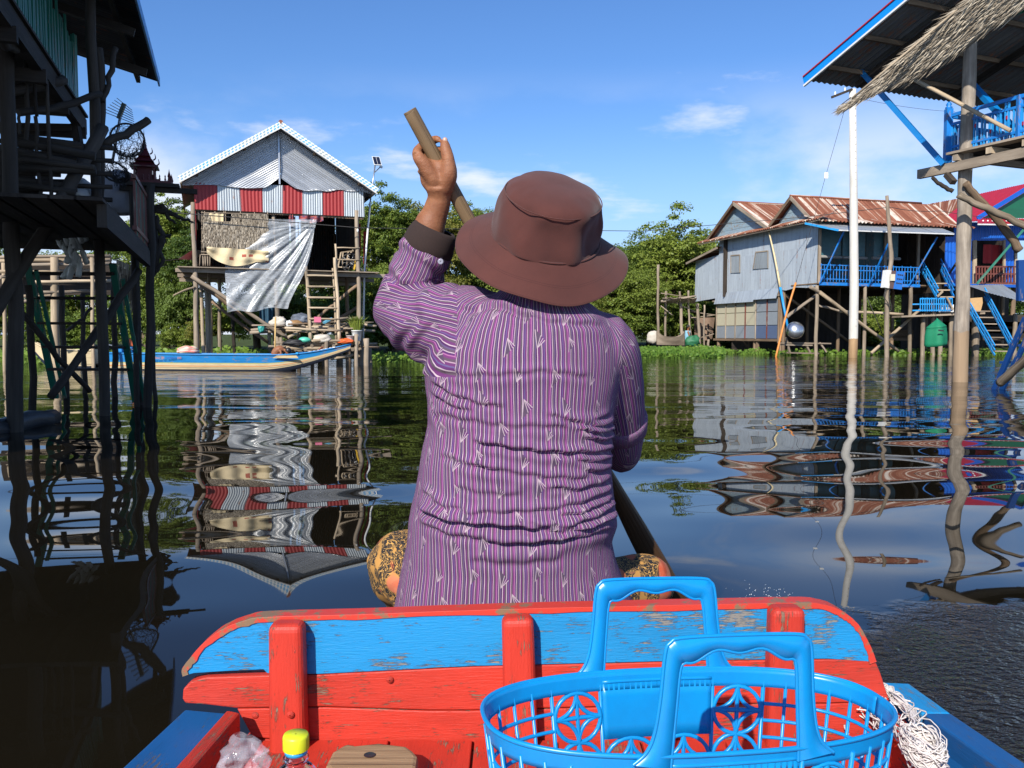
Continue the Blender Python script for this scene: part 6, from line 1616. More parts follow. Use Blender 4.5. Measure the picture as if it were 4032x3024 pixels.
# ================================================================== the house at the right edge, seen from below
_tip = P(zG(178, 690), 19.1)
RN = Frame((_tip.x, _tip.y, 0), 23)
def right_house():
    t = root('stilt_house', RN.w(4, -3, 0), 'stilt house with wide tin roof, thatch awning and blue railing on a thick post', 'house', None, RN.a)
    z0 = _tip.z; sl = .32
    rz = lambda y: z0 - y * sl
    for k in range(17):
        x0, x1 = k * .8, k * .8 + .83; o = .006 * (k % 2)
        MB().corr(RN.w(x0, .05, rz(.05) + o), RN.w(x1, .05, rz(.05) + o), RN.w(x1, -6.5, rz(-6.5) + o), RN.w(x0, -6.5, rz(-6.5) + o), .16, .018, 1, 6).build('roof_sheet', M['under_tin'], t)
    for y in (-.55, -1.55, -2.6, -3.7, -4.8): MB().beam(RN.w(.05, y, rz(y) - .07), RN.w(13.5, y, rz(y) - .07), .07, .09).build('purlin', M['brown_wood'], t)
    for x in (1.15, 4.0, 7.0): MB().beam(RN.w(x, -.3, rz(-.3) - .17), RN.w(x, -6.4, rz(-6.4) - .17), .12, .12).build('rafter', M['dark_wood'], t)
    a, b = RN.w(-.03, .08, rz(.08)), RN.w(-.03, -6.5, rz(-6.5))
    MB().beam(a, b, .04, .17).build('barge_board', plain('bright_blue', (.0, .25, .72), .4), t)
    MB().beam(a + Vector((0, 0, -.10)), b + Vector((0, 0, -.10)), .045, .04).build('barge_trim', M['white_paint'], t)
    MB().beam(a + Vector((0, 0, .095)), b + Vector((0, 0, .095)), .09, .025).build('verge_capping', M['roof_red'], t)
    # thick post
    pb = P(zH(694, 1580), 17.6); pb.z = -.8; pl = RN.loc(pb); zr_ = rz(pl.y) - .1
    n = NT('post_log'); v = n.uvr((1.2, 20, 1)); g = n.noise(v, 1, 5, .6, .3); big = n.noise(n.uvr((2.5, 6, 1)), 1, 4)
    hg = n.node('ShaderNodeSeparateXYZ', Vector=n.node('ShaderNodeNewGeometry').outputs['Position']).outputs[2]
    c = n.mix(n.rng(g, .3, .7), (.24, .195, .15), (.42, .36, .29)); c = n.mix(n.rng(big, .4, .65, 0, .6), c, (.15, .125, .10))
    c = n.mix(n.math('LESS_THAN', n.math('ADD', hg, n.math('MULTIPLY', big, .2)), 1.15), c, n.mix(g, (.22, .15, .09), (.36, .26, .17)))
    M['post_log'] = n.done(n.bsdf(c, .9, nrm=n.bump(n.math('ADD', g, big), .5, .01), spec=.2))
    MB().tube([pb, pb.lerp(Vector((pb.x, pb.y, zr_)), .3) + Vector((.02, 0, 0)), pb.lerp(Vector((pb.x, pb.y, zr_)), .6), Vector((pb.x + .02, pb.y, zr_))], [.150, .145, .137, .12], 12, sub=5, wob=.008).build('post', M['post_log'], t)
    xp = pl.x
    for x, y in ((xp + 3.4, pl.y), (xp + 3.4, pl.y - 3.2), (xp + 6, pl.y - 1.2)):
        MB().tube([RN.w(x, y, -.8), RN.w(x, y, rz(y) - .1)], [.15, .12], 10, sub=4, wob=.012).build('post', M['log'], t)
    # deck
    g_ = lambda x, y, d=0.: RN.hx(zG(x, y), xp + d)
    e0, e1 = g_(1145, 1520, -.22), g_(2062, 1345, -.22)
    zb = e0.z
    yb0, yb1 = RN.loc(e0).y, RN.loc(e0).y - 5.2
    bar('edge_beam', M['grey_wood'], t, RN.w(xp - .22, yb0, zb), RN.w(xp - .22, yb1, zb), .10, .19)
    zd = zb + .28
    for k in range(14): MB().beam(RN.w(xp - .18 + k * .30, yb0 - .75, zd), RN.w(xp - .18 + k * .30, yb1, zd), .285, .045).build('deck_board', M['grey_wood' if k == 0 else 'dark_wood'], t)
    for k in range(6):
        y = yb0 - .95 - k * .75; bar('joist', M['pale_wood' if k else 'grey_wood'], t, RN.w(xp - .30, y, zb + .17), RN.w(xp + 4, y, zb + .17), .12, .12)
    # railing with red blocks: front run and the run that goes back
    y0 = RN.loc(g_(1412, 1000)).y; y1 = y0 - 4.6; zt = g_(1412, 1010).z
    H = zt - zd
    bar('corner_post', M['blue_paint'], t, RN.w(xp - .02, y0, zd - .25), RN.w(xp - .02, y0, zt + .14), .13, .13)
    MB().lathe([(.06, 0), (.075, .03), (.04, .06), (.06, .09), (.035, .13), (.005, .16)], RN.w(xp - .02, y0, zt + .14), 10).build('post_finial', M['blue_paint'], t)
    def run(a, b, nm):
        for f, w in ((1.0, .07), (.78, .05), (.22, .05)): MB().beam(a + Vector((0, 0, H * f)), b + Vector((0, 0, H * f)), .05, w).build('rail', M['blue_paint'], t)
        L = (b - a).length; n_ = int(L / .17)
        for k in range(n_):
            p = a.lerp(b, (k + .7) / n_)
            top_ = .80 if k % 4 < 3 else .95
            for d in (-.032, .032):
                q = p + (b - a).normalized() * d; MB().beam(q, q + Vector((0, 0, H * top_)), .035, .03, (b - a)).build('baluster', M['sky_paint' if nm == 'f' else 'blue_paint'], t)
            if k % 2: MB().box(p + Vector((0, 0, H * (.38 if k % 4 == 1 else .6))), (.05, .05, .07)).build('red_block', M['roof_red'], t)
        for f in (.34, .67, 1): p = a.lerp(b, f); MB().beam(p, p + Vector((0, 0, H * 1.04)), .09, .09).build('rail_post', M['blue_paint'], t)
    run(RN.w(xp, y0, zd), RN.w(xp, y1, zd), 'f'); run(RN.w(xp + .1, y0 + .02, zd), RN.w(xp + 4.2, y0 + .02, zd), 'b')
    # braces, sticks
    for q0, q1, d0, d1 in (((555, 520), (1362, 1432), -1.0, -.28), ((1568, 690), (1955, 1105), .4, .1)):
        MB().beam(RN.hx(zG(*q0), xp + d0), RN.hx(zG(*q1), xp + d1), .12, .10).build('roof_brace', plain('brace_blue', (.0, .17, .48), .45), t)
    MB().tube([RN.hx(zG(1030, 655), xp - .6), RN.hx(zG(1945, 1140), xp - .1)], [.045, .04], 7, sub=4, wob=.01).build('bamboo_stay', M['pale_wood'], t)
    # green wall piece under the roof, side walls
    a, b = g_(1405, -60, .6), g_(1760, -60, .6)
    MB().corr(a, a - RN.uy * 2.2, a - RN.uy * 2.2 - Vector((0, 0, 1.0)), a - Vector((0, 0, 1.0)), .13, .015, 1, 6).build('green_wall_sheet', M['green_tin'], t)
    for k in range(7): MB().beam(RN.w(xp + 4.3, y0 - .3 - k * .72, zd), RN.w(xp + 4.3, y0 - .3 - k * .72, rz(y0 - .3 - k * .72) - .1), .03, .70, RN.uy).build('wall_board', M['teal_wall'], t)
    # crooked branches wedged on the post
    for qs, rr, mt, d in (([(500, 90), (560, 140), (650, 190)], [.035, .04, .045], 'dark_wood', -.2), ([(740, 130), (850, 260), (1000, 430), (1135, 620)], [.07, .075, .08, .085], 'brown_wood', .1), ([(690, 215), (830, 285), (1000, 360), (1230, 470)], [.07, .065, .07, .07], 'log', -.25)):
        MB().tube([P(zH(*q), 17.3 - .0 + d) for q in qs], rr, 9, sub=5, wob=.012).build('branch_brace', M[mt], t)
    MB().beam(P(zG(1390, 1520), 17.7), P(zG(1450, 1590), 17.5), .12, .10).build('corbel', M['dark_wood'], t)
    # thatch awning leaning out under the roof
    q = lambda x, y, D: P(zG(x, y), D)
    A_ = [q(1900, -260, 15.0), q(2230, -60, 15.0), q(1180, 640, 16.3), q(980, 520, 16.3)]
    B_2 = [q(1000, 500, 16.3), q(1200, 640, 16.3), q(560, 925, 16.9), q(500, 925, 16.9)]
    th = MB(); nv = Vector((-.3, -.95, .1)).normalized()
    thatch_strips(th, A_, 38, 84, .36, 14, .024, None, .05, nv); thatch_strips(th, B_2, 20, 52, .34, 15, .020, lambda u, v: abs(u - .5) > .5 - .30 * v, .03, nv)
    thatch_strips(th, [p - nv * .05 for p in A_], 24, 60, .45, 16, .035, None, .02, nv)
    tag(th.build('thatch_awning', M['thatch'], t), 'long awning of dry palm thatch', kind='stuff')
    for qa, qb in (((2240, -40), (1290, 560)), ((1900, -270), (560, 860))): MB().tube([q(*qa, 15.1), q(*qb, 16.5)], .02, 6, sub=3).build('thatch_lath', M['pale_wood'], t)
right_house()
M['deep_blue'] = paint('deep_blue', (.004, .045, .19), .25)
# dark blue ladder and log in the water at the right edge
t_ = root('ladder', P(zH(980, 1540), 15.6), 'dark blue ladder standing in the water under the thatch awning house', 'ladder', None)
for a, b in (((940, 1540), (1175, 1110)), ((1000, 1530), (1250, 1130))):
    MB().beam(P(zH(*a), 15.6) - Vector((0, 0, .3)), P(zH(*b), 15.0), .05, .09).build('rail', M['deep_blue'], t_)
for f in (.25, .55, .85):
    p0, p1 = P(zH(940 + 235 * f, 1540 - 430 * f), 15.6 - .6 * f), P(zH(1000 + 250 * f, 1530 - 400 * f), 15.7 - .6 * f); MB().beam(p0, p1, .07, .045).build('rung', M['deep_blue'], t_)
MB().beam(P(zH(1140, 690), 15.4), P(zH(1140, 985), 15.4), .12, .09).build('top_post', M['deep_blue'], t_)
thing(MB().tube([P(zH(985, 1585), 15.2), P(zH(1080, 1500), 14.9), P(zH(1230, 1360), 14.4)], [.075, .08, .075], 9, sub=4, wob=.01), 'leaning_log', M['log'], 'pale log leaning out of the water beside the dark blue ladder', 'log')

# ================================================================== our rowing boat
RB = Frame((0, 1.345, 0), 1.2)
def rb(p, y=0.): return RB.hy(p, y)
M['boat_red'] = paint('boat_red', (.54, .038, .020), .20, (.14, .09, .06), .50, .7, 5)
M['boat_sky'] = paint('boat_sky', (.008, .25, .55), .38, (.14, .135, .12), .5, .7, 6)
M['boat_shaded_blue'] = paint('boat_shaded_blue', (.006, .085, .26), .35, (.06, .055, .05), .5, .5, 5)  # darker copy of the boat blue, shade on the gunwales put into its colour
M['bare_wood'] = wood('bare_wood', (.14, .085, .045), (.28, .18, .10))
n = NT('worn_red_edge'); a = n.noise(n.coord('Object'), 38, 5, .65); b = n.noise(n.coord('Object'), 7, 3)
f = n.rng(n.math('ADD', n.math('MULTIPLY', a, .6), n.math('MULTIPLY', b, .4)), .52, .56)
M['worn_red'] = n.done(n.bsdf(n.mix(f, (.52, .038, .02), (.20, .12, .065)), .5, nrm=n.bump(a, .3, .002)))
FLOOR_Z = .335
def rowing_boat():
    t = root('rowing_boat', (0, 1.3, .0), 'worn red and blue wooden rowing boat with plank bulkhead', 'boat', None)
    top = [zI(556, 585), zI(552, 545), zI(600, 480), zI(680, 388), zI(800, 295), zI(930, 240), zI(1100, 206), zI(1700, 190), zJ(0, 266), zJ(1000, 240), zJ(2100, 216), zK(400, 226), zK(560, 224), zK(690, 243), zK(790, 280), zK(880, 340), zK(940, 405), zK(985, 485), zK(1030, 575), zK(1062, 665)]
    bot = [zK(700, 672), zJ(1720, 645), zJ(0, 688), zI(1450, 603), zI(1110, 598), zI(1085, 572), zI(850, 582), zI(620, 597)]
    def crv(pp, k=5):
        out = []; N_ = len(pp)
        for i in range(N_ - 1):
            p0, p1, p2, p3 = pp[max(i - 1, 0)], pp[i], pp[i + 1], pp[min(i + 2, N_ - 1)]
            for j in range(k):
                f = j / k; out.append(tuple(.5 * (2 * p1[c] + (p2[c] - p0[c]) * f + (2 * p0[c] - 5 * p1[c] + 4 * p2[c] - p3[c]) * f * f + (3 * p1[c] - p0[c] - 3 * p2[c] + p3[c]) * f ** 3) + (1.6 * mnoise.noise(Vector((i + f, 0, 0)) * 2.7) if c else 0) for c in (0, 1)))
        return out + [pp[-1]]
    top = crv([(x_, y_ + 17) for x_, y_ in top])
    MB().prism([rb(p) for p in top + bot], RB.uy * .026).build('top_plank', M['boat_sky'], t, .003)
    # red painted edge of the top plank
    cap = MB(); tp = [rb(p, -.0025) for p in top]
    N = len(tp)
    for i in range(N - 1):
        for k in range(3): pass
    def off(i):
        a = tp[max(i - 1, 0)]; b = tp[min(i + 1, N - 1)]; d = (b - a).normalized(); nn = Vector((d.z, 0, -d.x)); return nn
    outer = [p - off(i) * .0035 for i, p in enumerate(tp)]
    inner = [p + off(i) * (.0045 + .003 * mnoise.noise(p * 40) + .004 * abs(mnoise.noise(p * 95))) for i, p in enumerate(tp)]
    vs = []; dy = RB.uy * .032
    for i in range(N): vs += [outer[i], inner[i], inner[i] + dy, outer[i] + dy]
    fs = [(0, 1, 2, 3), tuple(4 * (N - 1) + k for k in (3, 2, 1, 0))]
    for i in range(N - 1):
        for k in range(4): fs.append((4 * i + k, 4 * i + (k + 1) % 4, 4 * i + 4 + (k + 1) % 4, 4 * i + 4 + k))
    cap.add(vs, fs); cap.build('top_edge', M['worn_red'], t, .002)
    # red planks below
    p1 = [zI(560, 800), zI(541, 770), zI(545, 705), zI(600, 652), zI(700, 624), zI(1110, 611), zI(1450, 607), zJ(0, 692), zJ(1720, 649), zK(700, 676), zK(1060, 674), zK(1085, 725), zK(1112, 790), zK(1180, 1000), zK(700, 1015), zJ(1800, 960), zJ(0, 1008), zI(2200, 846), zI(1500, 822), zI(900, 832), zI(700, 808)]
    MB().prism([rb(p, .001) for p in p1], RB.uy * .024).build('bulkhead_plank', M['boat_red'], t, .0025)
    p2 = [zI(905, 836), zI(1500, 826), zI(2200, 850), zJ(0, 1013), zJ(1800, 965), zK(700, 1020), zK(1180, 1005), zK(1330, 1180), zK(900, 1290), zJ(1800, 1300), zJ(0, 1300), zI(1500, 1062), zI(1010, 1030)]
    MB().prism([rb(p, .003) for p in p2], RB.uy * .024).build('bulkhead_plank', M['boat_red'], t, .0025)
    p3 = [zI(960, 1034), zI(1500, 1066), zJ(0, 1305), zJ(1800, 1305), zK(900, 1295), zK(1330, 1185), zK(1400, 1500), zJ(0, 1600), zI(1000, 1330)]
    MB().prism([rb(p, .005) for p in p3], RB.uy * .024).build('bulkhead_plank', M['boat_red'], t, .0025)
    # three uprights
    for (x0, yt, x1, yb_, w) in ((zI(1245, 0)[0], zI(0, 250)[1], zI(1260, 0)[0], 2995, .058), (zJ(345, 0)[0], zJ(0, 318)[1], zJ(375, 0)[0], 3010, .054), (zK(380, 0)[0], zK(0, 262)[1], zK(345, 0)[0], 3000, .058)):
        a, b = rb((x0, yt), -.02), rb((x1, yb_), -.02)
        m = MB().beam(b, a, w, .042, RB.uy, .93); m.build('upright', M['boat_red'], t, .012, 4)
    for px, py in (zI(1265, 875), zJ(2068, 545), zK(130, 840), zI(1930, 640), zI(1030, 880)):
        p = rb((px, py), -.043 if px < 1200 else -.002); MB().lathe([(.001, .003), (.005, .002), (.006, 0)], p, 10, axis=Matrix.Rotation(R(90), 3, 'X')).build('nail_head', M['boat_red'] if px < 3000 else M['boat_sky'], t)
    # sides running back past the camera: outer gunwale, inner plank
    zg = P(zI(885, 800), 1.33).z
    def rail(qs, z, w, h, nm, mat, ext=.45, bev=.006):
        pts = [PZ(q, z) for q in qs]; pts[-1:] = [pts[-1] + (pts[-1] - pts[-2]).normalized() * ext, ] if ext else pts[-1:]
        m = MB()
        for a, b in zip(pts[:-1], pts[1:]): m.beam(a, b + (b - a).normalized() * .004, w, h)
        return m.build(nm, M[mat], t, bev)
    # left
    L0, L1 = PZ(zI(660, 850), zg - .01), PZ(zI(330, 1150), zg - .05); dL = (L1 - L0).normalized()
    Lend = L1 + dL * .5
    def board(p0, p1, wtop, hgt, nm, mat, lean=0., side=1):
        u = (p1 - p0).normalized(); s = u.cross(Vector((0, 0, 1))).normalized() * side
        prof = [(0, 0), (wtop, -.004), (wtop + lean, -hgt), (lean, -hgt)]
        vs = [p + s * a + Vector((0, 0, b)) for p in (p0, p1) for a, b in prof]
        L = (p1 - p0).length
        fs = [(0, 1, 2, 3), (7, 6, 5, 4)] + [(k, 4 + k, 4 + (k + 1) % 4, (k + 1) % 4) for k in range(4)]
        us = [[(0, 0), (0, .05), (.05, .05), (.05, 0)]] * 2 + [[(0, .1 * k), (L, .1 * k), (L, .1 * k + .1), (0, .1 * k + .1)] for k in range(4)]
        return MB().add(vs, fs, us).build(nm, M[mat], t, .004)
    # inner red plank: top edge from beside the bulkhead to the lower left of the view
    a0, a1 = PZ(zI(840, 840), zg), PZ(zI(470, 1250), zg); a2 = a1 + (a1 - a0).normalized() * .5
    board(a0, a2, .022, .16, 'side_plank', 'boat_red', .0, -1)
    b0, b1 = PZ(zI(560, 836), zg - .03), PZ(zI(170, 1200), zg - .03); b2 = b1 + (b1 - b0).normalized() * .5
    board(b0, b2, .075, .05, 'gunwale', 'boat_shaded_blue', .0, -1)  # shade on the left gunwale put in as the darker blue
    sN = (b2 - b0).normalized().cross(Vector((0, 0, 1))).normalized()
    MB().add([b0 + Vector((0, 0, -.02)), b2 + Vector((0, 0, -.02)), b2 + Vector((.25, 0, -.62)), b0 + Vector((.25, 0, -.62))], [(0, 1, 2, 3)], [[(0, 0), (1, 0), (1, .6), (0, .6)]]).build('hull_side', M['boat_shaded_blue'], t)
    MB().add([b0 + Vector((.074, 0, -.012)), b2 + Vector((.074, 0, -.012)), a2 + Vector((-.004, 0, -.03)), a0 + Vector((-.004, 0, -.03))], [(0, 1, 2, 3)], [[(0, 0), (1, 0), (1, .1), (0, .1)]]).build('side_deck', M['boat_shaded_blue'], t)
    # right
    c0, c1 = PZ(zK(1120, 850), zg - .02), PZ(zK(1430, 1085), zg - .02); c2 = PZ(zK(2060, 1530), zg - .02); c3 = c2 + (c2 - c1).normalized() * .5
    board(c0, c1, .05, .05, 'gunwale', 'boat_sky', 0, -1); board(c1 + (c1 - c0) * .001, c3, .05, .05, 'gunwale', 'boat_shaded_blue', 0, -1)  # near stretch of the gunwale: cast shadow put in as the darker blue
    e0, e1 = PZ(zK(960, 960), zg - .05), PZ(zK(1560, 1560), zg - .05); e2 = e1 + (e1 - e0).normalized() * .4
    board(e0, e2, .022, .14, 'side_plank', 'boat_red', 0, -1)
    MB().add([c0 - Vector((.0, 0, .03)), c3 - Vector((.0, 0, .03)), c3 + Vector((-.25, 0, -.62)), c0 + Vector((-.25, 0, -.62))], [(0, 1, 2, 3)], [[(0, 0), (1, 0), (1, .6), (0, .6)]]).build('hull_side', M['boat_shaded_blue'], t)
    # floor boards
    for k in range(7):
        x = -.40 + k * .135; MB().beam((x, -.7, FLOOR_Z), (x, 1.34, FLOOR_Z), .131, .02).build('floor_board', M['boat_red'], t, .002)
    for k in range(3):
        y = 1.30 - k * .0; pass
    # bow in front of the bulkhead: deck boards on which the rower sits, sides narrowing to the stem
    zb = .395
    def half(y): return max(.03, .42 - .16 * ((y - 1.37) / 1.5) ** 1.0 - .22 * max(0, (y - 1.9) / 1.0) ** 2)
    zdk = lambda y: zb - .36 * max(0, (y - 1.72))
    for k in range(8):
        y = 1.455 + k * .14; MB().beam((-half(y) + .03, y, zdk(y)), (half(y) - .03, y, zdk(y)), .135, .02).build('deck_board', M['bare_wood'], t, .002)
    for s in (-1, 1):
        MB().grid(lambda u, v: Vector((s * half(lerp(1.37, 2.9, u)) * lerp(1, .55, v), lerp(1.37, 2.9, u), lerp(zdk(lerp(1.37, 2.9, u)) - .01, -.25, v))), 20, 4, uvs=(1.5, .6)).build('hull_side', M['boat_shaded_blue'], t)
    MB().grid(lambda u, v: Vector((lerp(-.5, .5, u), lerp(-.8, 2.6, v), -.2)), 2, 6).build('hull_bottom', M['boat_shaded_blue'], t)
    return t
BOAT = rowing_boat()

# ------------------------------------------------------------------ blue plastic basket
def basket():
    n = NT('blue_plastic'); a = n.noise(n.coord('Object'), 60, 4)
    M['blue_plastic'] = n.done(n.bsdf(n.mix(n.rng(n.noise(n.coord('Object'), 22, 6, .7), .40, .75, 0, .8), (.003, .235, .56), (.006, .185, .46)), .32, nrm=n.bump(a, .08, .001), spec=.5, Subsurface_Weight=.08, Subsurface_Radius=(.005, .01, .02), Subsurface_Scale=.3))
    m_ = M['blue_plastic']
    c = Vector((.178, .822, 0)); ang = R(12); zr, zb = .632, FLOOR_Z + .012
    t = root('shopping_basket', (c.x, c.y, zb), 'blue plastic basket with two handles and cut out flower pattern', 'basket', None)
    ex = Vector((math.cos(ang), math.sin(ang), 0)); ey = Vector((-math.sin(ang), math.cos(ang), 0)); roll = -.045
    a0, b0 = .207, .094; pw = 2.5
    def plan(th, k=1.0):
        cs, sn = math.cos(th), math.sin(th)
        return math.copysign(abs(cs) ** (2 / pw), cs) * a0 * k, math.copysign(abs(sn) ** (2 / pw), sn) * b0 * k
    def pt(x, y, z): return c + ex * x + ey * y + Vector((0, 0, z + roll * x))
    # arc length table so that s (metres round the rim, 0 at the right end, counter-clockwise) is usable
    ths = np.linspace(0, 2 * math.pi, 721); xy = np.array([plan(q) for q in ths]); sl_ = np.concatenate([[0], np.cumsum(np.linalg.norm(np.diff(xy, axis=0), axis=1))]); S = sl_[-1]
    def W(s, v, out=0.):
        """wall point: s round the rim, v metres below the rim"""
        th = np.interp(s % S, sl_, ths); k = 1 - .16 * v / .26
        x, y = plan(th, k); d = Vector((x / a0 ** 2, y / b0 ** 2, 0)).normalized()
        return pt(x + d.x * out, y + d.y * out, zr - v)
    def band(v0, v1, s0, s1, nm, ns=120, th_=.0022, parent=None):
        m = MB()
        m.grid(lambda u, v: W(lerp(s0, s1, u), lerp(v0, v1, v)), ns, 4)
        o = m.build(nm, m_, parent or t); sd = o.modifiers.new('s', 'SOLIDIFY'); sd.thickness = th_; sd.offset = 0; return o
    band(0, .019, 0, S, 'rim_band', 160)
    MB().tube([W(s, 0, .0015) for s in np.linspace(0, S, 160)], .0024, 8, caps=False).build('rim_lip', m_, t)
    band(.232, .272, 0, S, 'base_band', 140)
    MB().grid(lambda u, v: W(u * S, .27).lerp(pt(0, 0, zr - .27), v), 60, 3).build('base', m_, t)
    # where the sides are: s at local x on the rear (+y) and front (-y) walls
    def s_at(x, rear):
        idx = [i for i in range(721) if (xy[i, 1] > 0) == rear]
        i = min(idx, key=lambda q: abs(xy[q, 0] - x)); return sl_[i]
    bars = MB()
    def strip(pts, r=.0025): bars.tube([W(s, v) for s, v in pts], r, 6, caps=False, ell=1.0)
    for rear in (True, False):
        sc = s_at(0, rear); sg = -1 if rear else 1           # moving to larger x
        P_ = lambda x, v: (sc + sg * x, v)
        # solid panel below each handle
        sA, sB = P_(-.064, 0)[0], P_(.064, 0)[0]
        band(.012, .072, min(sA, sB), max(sA, sB), 'handle_panel', 24)
        # upright ribs and flower lattice on the flanks (tiles of 42 mm)
        for x in (-.124, -.066, .066, .124):
            s, _ = P_(x, 0); MB().tube([W(s, .012, .001), W(s, .262, .001)], .0024, 6).build('wall_rib', m_, t)
        for x0, T_ in ((-.1225, .055), (-.064, .064), (.0, .064), (.0675, .055)):
            for j in range(4):
                hgt = .053; v0 = .019 + j * hgt
                if abs(x0 + T_ / 2) < .06 and v0 < .06: continue
                xc, vc = x0 + T_ / 2, v0 + hgt / 2
                strip([P_(x0, vc), P_(x0 + T_ / 2, vc), P_(x0 + T_, vc)]); strip([P_(xc, v0), P_(xc, v0 + hgt)])
                strip([P_(xc + math.cos(a) * T_ / 2, vc + math.sin(a) * hgt / 2) for a in np.linspace(0, 2 * math.pi, 25)])
                for cx_, cv_ in ((x0, v0), (x0 + T_, v0), (x0, v0 + hgt), (x0 + T_, v0 + hgt)):
                    q = []
                    for k in range(7):
                        a = k / 6 * math.pi / 2; dx = math.cos(a) * T_ / 2; dv = math.sin(a) * hgt / 2
                        q.append(P_(cx_ + dx * (1 if cx_ < xc else -1), cv_ + dv * (1 if cv_ < vc else -1)))
                    strip(q)
    # plain grid round both ends
    for rear_end in (0, 1):
        s0, s1 = (s_at(.124, False) - S, s_at(.124, True)) if rear_end == 0 else (s_at(-.124, True), s_at(-.124, False))
        if s1 < s0: s1 += S
        k = max(5, int((s1 - s0) / .0225))
        for i in range(1, k): s = lerp(s0, s1, i / k); MB().tube([W(s, .012, .0005), W(s, .24, .0005)], .0020, 6).build('grid_rib', m_, t)
        for v in np.arange(.019 + .0185, .235, .0185): strip([(lerp(s0, s1, q), v) for q in np.linspace(0, 1, 18)], .0020)
    tag(bars.build('lattice', m_, t), 'moulded lattice of flowers and squares', kind='stuff')
    # handles: flat moulded frames with a wavy grip
    for rear in (True, False):
        yy = b0 * (1 if rear else -1); lean = .004 * (1 if rear else -1); zt = .100 if rear else .106
        outer = [(-.082, -.006), (-.072, .004), (-.066, .020), (-.062, .05), (-.059, zt - .014), (-.055, zt - .004), (-.045, zt), (0, zt + .001), (.045, zt), (.055, zt - .004), (.059, zt - .014), (.062, .05), (.066, .020), (.072, .004), (.082, -.006)]
        inner = [(-.052, -.012), (-.052, -.006), (-.051, .012), (-.049, .045), (-.047, zt - .030), (-.044, zt - .021), (-.036, zt - .019), (0, zt - .012), (.036, zt - .019), (.044, zt - .021), (.047, zt - .030), (.049, .045), (.051, .012), (.052, -.006), (.052, -.012)]
        def spl(pp, n=140):
            out = []
            N = len(pp)
            for q in np.linspace(0, N - 1.0001, n):
                i = int(q); f = q - i; p0, p1, p2, p3 = pp[max(i - 1, 0)], pp[i], pp[i + 1], pp[min(i + 2, N - 1)]
                out.append(tuple(.5 * (2 * p1[k] + (p2[k] - p0[k]) * f + (2 * p0[k] - 5 * p1[k] + 4 * p2[k] - p3[k]) * f * f + (3 * p1[k] - p0[k] - 3 * p2[k] + p3[k]) * f ** 3) for k in (0, 1)))
            return out
        O, I = spl(outer), spl(inner)
        I = [(x, z - .0030 * math.cos(x * 165) * (1 if z > zt - .03 else 0)) for x, z in I]
        at = lambda q: pt(q[0] * 1.17, yy + lean * q[1] * 10, zr + q[1])
        m = MB(); n_ = len(O)
        m.grid(lambda u, v: at(O[round(u * (n_ - 1))]).lerp(at(I[round(u * (n_ - 1))]), v), n_ - 1, 2)
        o = m.build('handle', m_, t); sd = o.modifiers.new('s', 'SOLIDIFY'); sd.thickness = .0024; sd.offset = 0
        MB().tube([at(q) for q in O], .0018, 8).build('handle_edge', m_, o); MB().tube([at(q) for q in I], .0017, 8).build('handle_edge', m_, o)
        bar_l = [(x, -.012) for x in np.linspace(-.052, .052, 20)]
        MB().tube([W(s_at(0, rear) + (-1 if rear else 1) * x, .010) for x in np.linspace(-.064, .064, 14)], .0022, 8).build('handle_edge', m_, o)
basket()

# ------------------------------------------------------------------ bottle, bag, block, netting
def water_bottle():
    p = PZ(zI(1300, 1225), .43); c = Vector((p.x, .905, FLOOR_Z + .012)); c.x = P(zI(1302, 1040), .905).x
    t = root('water_bottle', c, 'clear plastic water bottle with yellow green cap and blue label', 'bottle', None)
    n = NT('bottle_plastic'); pet = n.done(n.bsdf((.95, .97, 1), .06, IOR=1.3, Transmission_Weight=1.0, spec=.5))
    SC = Matrix.Diagonal((.90, .90, .925))
    MB().lathe([(.001, 0), (.028, 0), (.032, .006), (.032, .06), (.030, .065), (.032, .07), (.0335, .150), (.033, .168), (.0295, .182), (.0215, .193), (.0145, .199), (.0125, .2005), (.0125, .203), (.0150, .205), (.0150, .208), (.0125, .210), (.0122, .222), (.0112, .222), (.0112, .199), (.020, .192), (.028, .181), (.0315, .167), (.032, .15), (.0305, .13), (.0305, .008), (.001, .004)], c, 32, axis=SC).build('body', pet, t)
    MB().lathe([(.0337, .166), (.0340, .164), (.0340, .085), (.0330, .084)], c, 32, axis=SC).build('label', plain('label_blue', (.01, .22, .62), .35, var=.1, scale=60), t)
    MB().lathe([(.0128, .2115), (.0136, .2115), (.0136, .2165), (.0126, .2165)], c, 24, axis=SC).build('tamper_ring', plain('ring_blue', (.03, .33, .62), .35, var=0), t)
    prof = [(.0150, .217), (.0152, .218), (.0152, .232), (.0143, .235), (.001, .235)]
    cap = MB().lathe(prof, c, 60, axis=SC)
    cap.v = [tuple(Vector((c.x, c.y, v[2])) + (Vector((v[0] - c.x, v[1] - c.y, 0)) * (1 + (.035 if i % 2 else 0) * (1 if v[2] - c.z < .2155 else 0)))) for i, v in enumerate(cap.v)]
    cap.build('cap', plain('cap_lime', (.62, .68, .02), .4, var=.05), t)
    n = NT('water_inside'); MB().lathe([(.001, .006), (.0298, .008), (.0298, .075), (.001, .075)], c, 28, axis=SC).build('water', n.done(n.bsdf((1, 1, 1), .0, IOR=1.33, Transmission_Weight=1.0)), t)
water_bottle()
